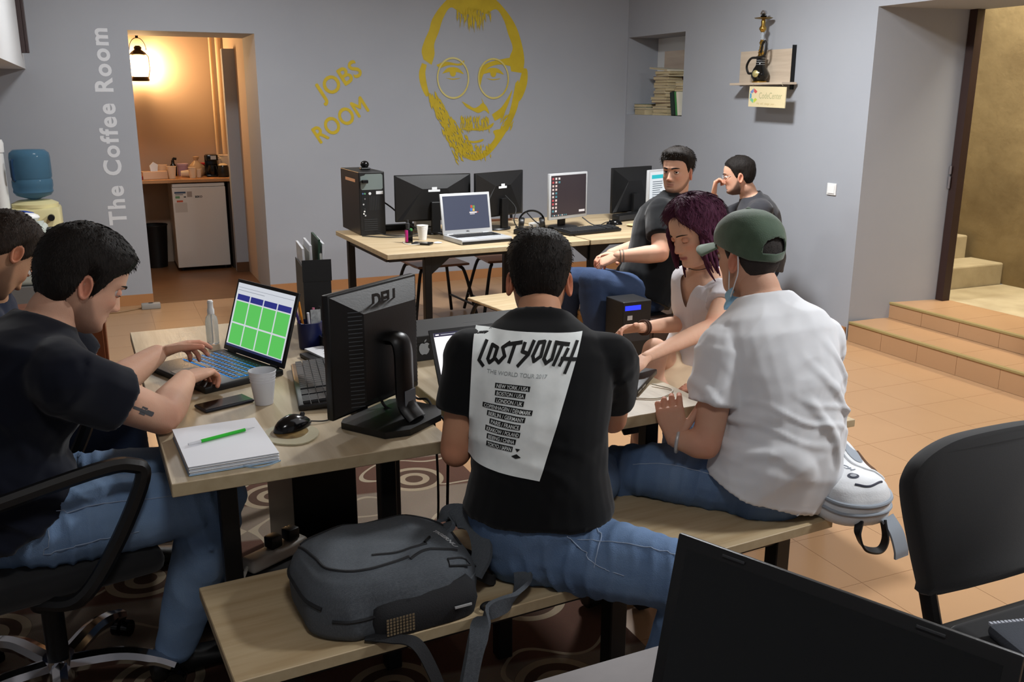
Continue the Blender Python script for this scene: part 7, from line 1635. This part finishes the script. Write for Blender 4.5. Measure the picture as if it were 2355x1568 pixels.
line([(-.21, .10, 0), (-.195, .0, 0), (-.18, -.08, 0), (-.10, -.125, 0), (.03, -.115, 0)], .0045)
line([(-.06, -.075, 0), (.02, -.085, 0), (.10, -.075, 0)], .004)
line([(.03, -.125, 0), (.09, -.10, 0), (.18, -.10, 0)], .0045)
line([(-.20, .12, 0), (-.08, .155, 0), (.08, .155, 0), (.17, .13, 0), (.215, .06, 0), (.21, -.06, 0)], .005)
line([(-.22, -.13, .10), (-.255, 0, .105), (-.22, .14, .10), (0, .19, .10), (.18, .16, .10), (.25, .04, .10), (.22, -.10, .09)], .006, GD, 'piping', hug)
line([(-.20, -.15, .07), (-.10, -.185, .07), (0, -.19, .10)], .005, GD, 'piping', hug)
b = MB(); b.tube([q+V3((0, 0, .004)) for q in drape(bvb, [(.095, -.074, 0), (.11, -.06, 0), (.12, -.05, 0)], .001)], .004, 6); b.build('zip_pull', BLACKM, t)
pp_ = drape(bvb, [(.135, -.135, 0), (.165, -.13, 0), (.195, -.125, 0)], .001, 2); b = MB(); b.tube(pp_+[pp_[-1]+V3((.004, -.02, -.008)), pp_[0]+V3((-.004, -.02, -.010)), pp_[0]], .003, 6); b.build('cable_port', GD, t, True)
q = text_mb('TIGERNU', .022, bold=.0008); c_, s_ = math.cos(R(-72)), math.sin(R(-72)); ob_ = MB()
ob_.add([(lambda x, y: (lambda h: h[0]+h[1]*.0015)(bvb.ray_cast(V3((x, y, 1)), V3((0, 0, -1)), 2.0)))(.15+p[0]*c_-p[1]*s_, .0+p[0]*s_+p[1]*c_) for p in q.v], q.f); ob_.build('brand_lettering', mat('bag_print', (190, 194, 198), 0.6), t)
flat_strap(KS([(.17, .10, .10), (.215, .09, .135), (.27, .03, .13), (.305, -.07, .09), (.30, -.14, .045), (.245, -.185, .022), (.17, -.20, .012), (.135, -.228, -.03), (.11, -.235, -.12), (.09, -.235, -.24)]), .052, GB, 'shoulder_strap', t, side=(.75, .1, .6), th=.013)
flat_strap(KS([(.17, .03, .115), (.205, .04, .14), (.235, -.01, .14), (.22, -.08, .10), (.185, -.10, .06)]), .06, GB, 'shoulder_strap', t, side=(.7, 0, .7), th=.014)
flat_strap(KS([(.20, .06, .05), (.25, .07, .02), (.28, .0, .014), (.255, -.07, .014), (.20, -.07, .05)]), .03, GD, 'handle', t, side=(0, 0, 1), th=.008)
flat_strap(KS([(-.10, -.155, .012), (-.05, -.19, .010), (-.01, -.222, .004), (.02, -.24, -.06), (.05, -.245, -.16)]), .035, GD, 'webbing_strap', t, side=(.9, .3, .1), th=.004)
b = MB(); b.tube([(.235+.022*math.cos(a), -.185+.014*math.sin(a), .012+.002*math.sin(a)) for a in np.linspace(0, 2*PI, 19)], .005, 6); b.build('ring', BLACKP, t, True)
b = MB(); b.box(.12, .17, -.2105, -.2065, .05, .056); b.build('tag', SILVER, t)
# white backpack hanging over the bench end
WB = mat('backpack_white', (226, 228, 230), 0.7, var=(14, (212, 214, 218), 0.5), bump=(200, .1)); WG = mat('backpack_pale_grey', (150, 158, 168), 0.8)
t = thing('white_backpack', 'small white backpack lying on the right end of the bench', 'backpack', (1.885, 1.90, 0.4505), R(-10))
L = []
for z, k in ((0.0, .92), (.015, 1.0), (.045, 1.0), (.075, .97), (.10, .88), (.118, .68), (.126, .35)): L.append((z, 0.0, .0, .110*k, .150*k))
body = fuse([pillow(L, 36, 2.6)], .0065, 4); cloth_noise(body, .006, 9, 6, (1, 1, 1), None, .5, .6)
co = arr(body); co[:, 0] *= np.where(co[:, 1] > 0, 1-1.3*np.maximum(co[:, 1], 0), 1); co[:, 2] += .075*smst((co[:, 1]+.02)/.16)*(co[:, 2] > .03); body.vertices.foreach_set('co', co.ravel()); body.update(); mesh_obj('body', body, WB, t); bvb = bvh(body)
b = MB(); b.tube(hug(bvb, [(-.10, -.05, .07), (-.08, -.12, .066), (0, -.150, .062), (.085, -.115, .066), (.108, -.03, .075), (.09, .08, .10)], .001), .0065, 8); b.build('piping', WG, t, True)
b = MB(); b.tube(hug(bvb, [(-.10, -.05, .045), (-.08, -.12, .04), (0, -.150, .038), (.085, -.115, .04), (.11, -.03, .045)], .001), .005, 8); b.build('zip', WG, t, True)
def disc(cx, cy, rx, ry, off, nm, m, n=20):
    P_ = [(0, 0)]+[(rx*math.cos(2*PI*k/n), ry*math.sin(2*PI*k/n)) for k in range(n)]; vs = []
    for x, y in P_: h = bvb.ray_cast(V3((cx+x, cy+y, 1)), V3((0, 0, -1)), 2.0); vs.append(h[0]+h[1]*off if h[0] is not None else V3((cx+x, cy+y, .1)))
    b = MB(); b.add(vs, [(0, k+1, (k+1) % n+1) for k in range(n)]); return b.build(nm, m, t, 'all')
disc(-.015, -.075, .017, .013, .0015, 'badge', mat('badge_dark', (74, 78, 90), 0.4)); disc(-.015, -.075, .010, .007, .003, 'badge_centre', mat('badge_light', (170, 174, 182), 0.4)); disc(.060, .055, .024, .050, .0015, 'grey_panel', WG)
b = MB(); b.tube(drape(bvb, [(-.03, -.108, 0), (.01, -.120, 0), (.06, -.10, 0)], .001), .0035, 6); b.build('zip_pocket', mat('zip_dark', (60, 62, 76), 0.6), t, True)
b = MB(); b.tube(drape(bvb, [(.03, .11, 0), (.025, .03, 0), (.05, -.03, 0), (.095, -.06, 0)], .001), .005, 6); b.build('seam_ridge', WB, t, True)
q = text_mb('SWISSTECH', .030, bold=.0008); c_, s_ = math.cos(R(-70)), math.sin(R(-70)); ob_ = MB()
ob_.add([(lambda x, y: (lambda h: h[0]+h[1]*.0015 if h[0] is not None else V3((x, y, .12)))(bvb.ray_cast(V3((x, y, 1)), V3((0, 0, -1)), 2.0)))(-.055+p[0]*c_-p[1]*s_, .10+p[0]*s_+p[1]*c_) for p in q.v], q.f); ob_.build('brand_lettering', mat('bag_print_grey', (130, 136, 146), 0.6), t)
flat_strap([(-.03, -.145, .02), (-.045, -.165, -.008), (-.03, -.178, -.045), (.015, -.182, -.055), (.04, -.17, -.03), (.045, -.145, .015)], .022, BLACKP, 'handle', t, side=(0, .9, .3), th=.006)
flat_strap([(.06, -.14, .02), (.075, -.165, -.015), (.085, -.18, -.06), (.088, -.182, -.085)], .048, WG, 'shoulder_strap', t, side=(1, .2, 0), th=.007)
b = MB(); b.tube(drape(bvb, [(.088, .07, 0), (.10, .0, 0), (.104, -.04, 0)], .002), .007, 8); b.build('buckle_strap', mat('strap_brown', (92, 62, 38), 0.6), t, True)
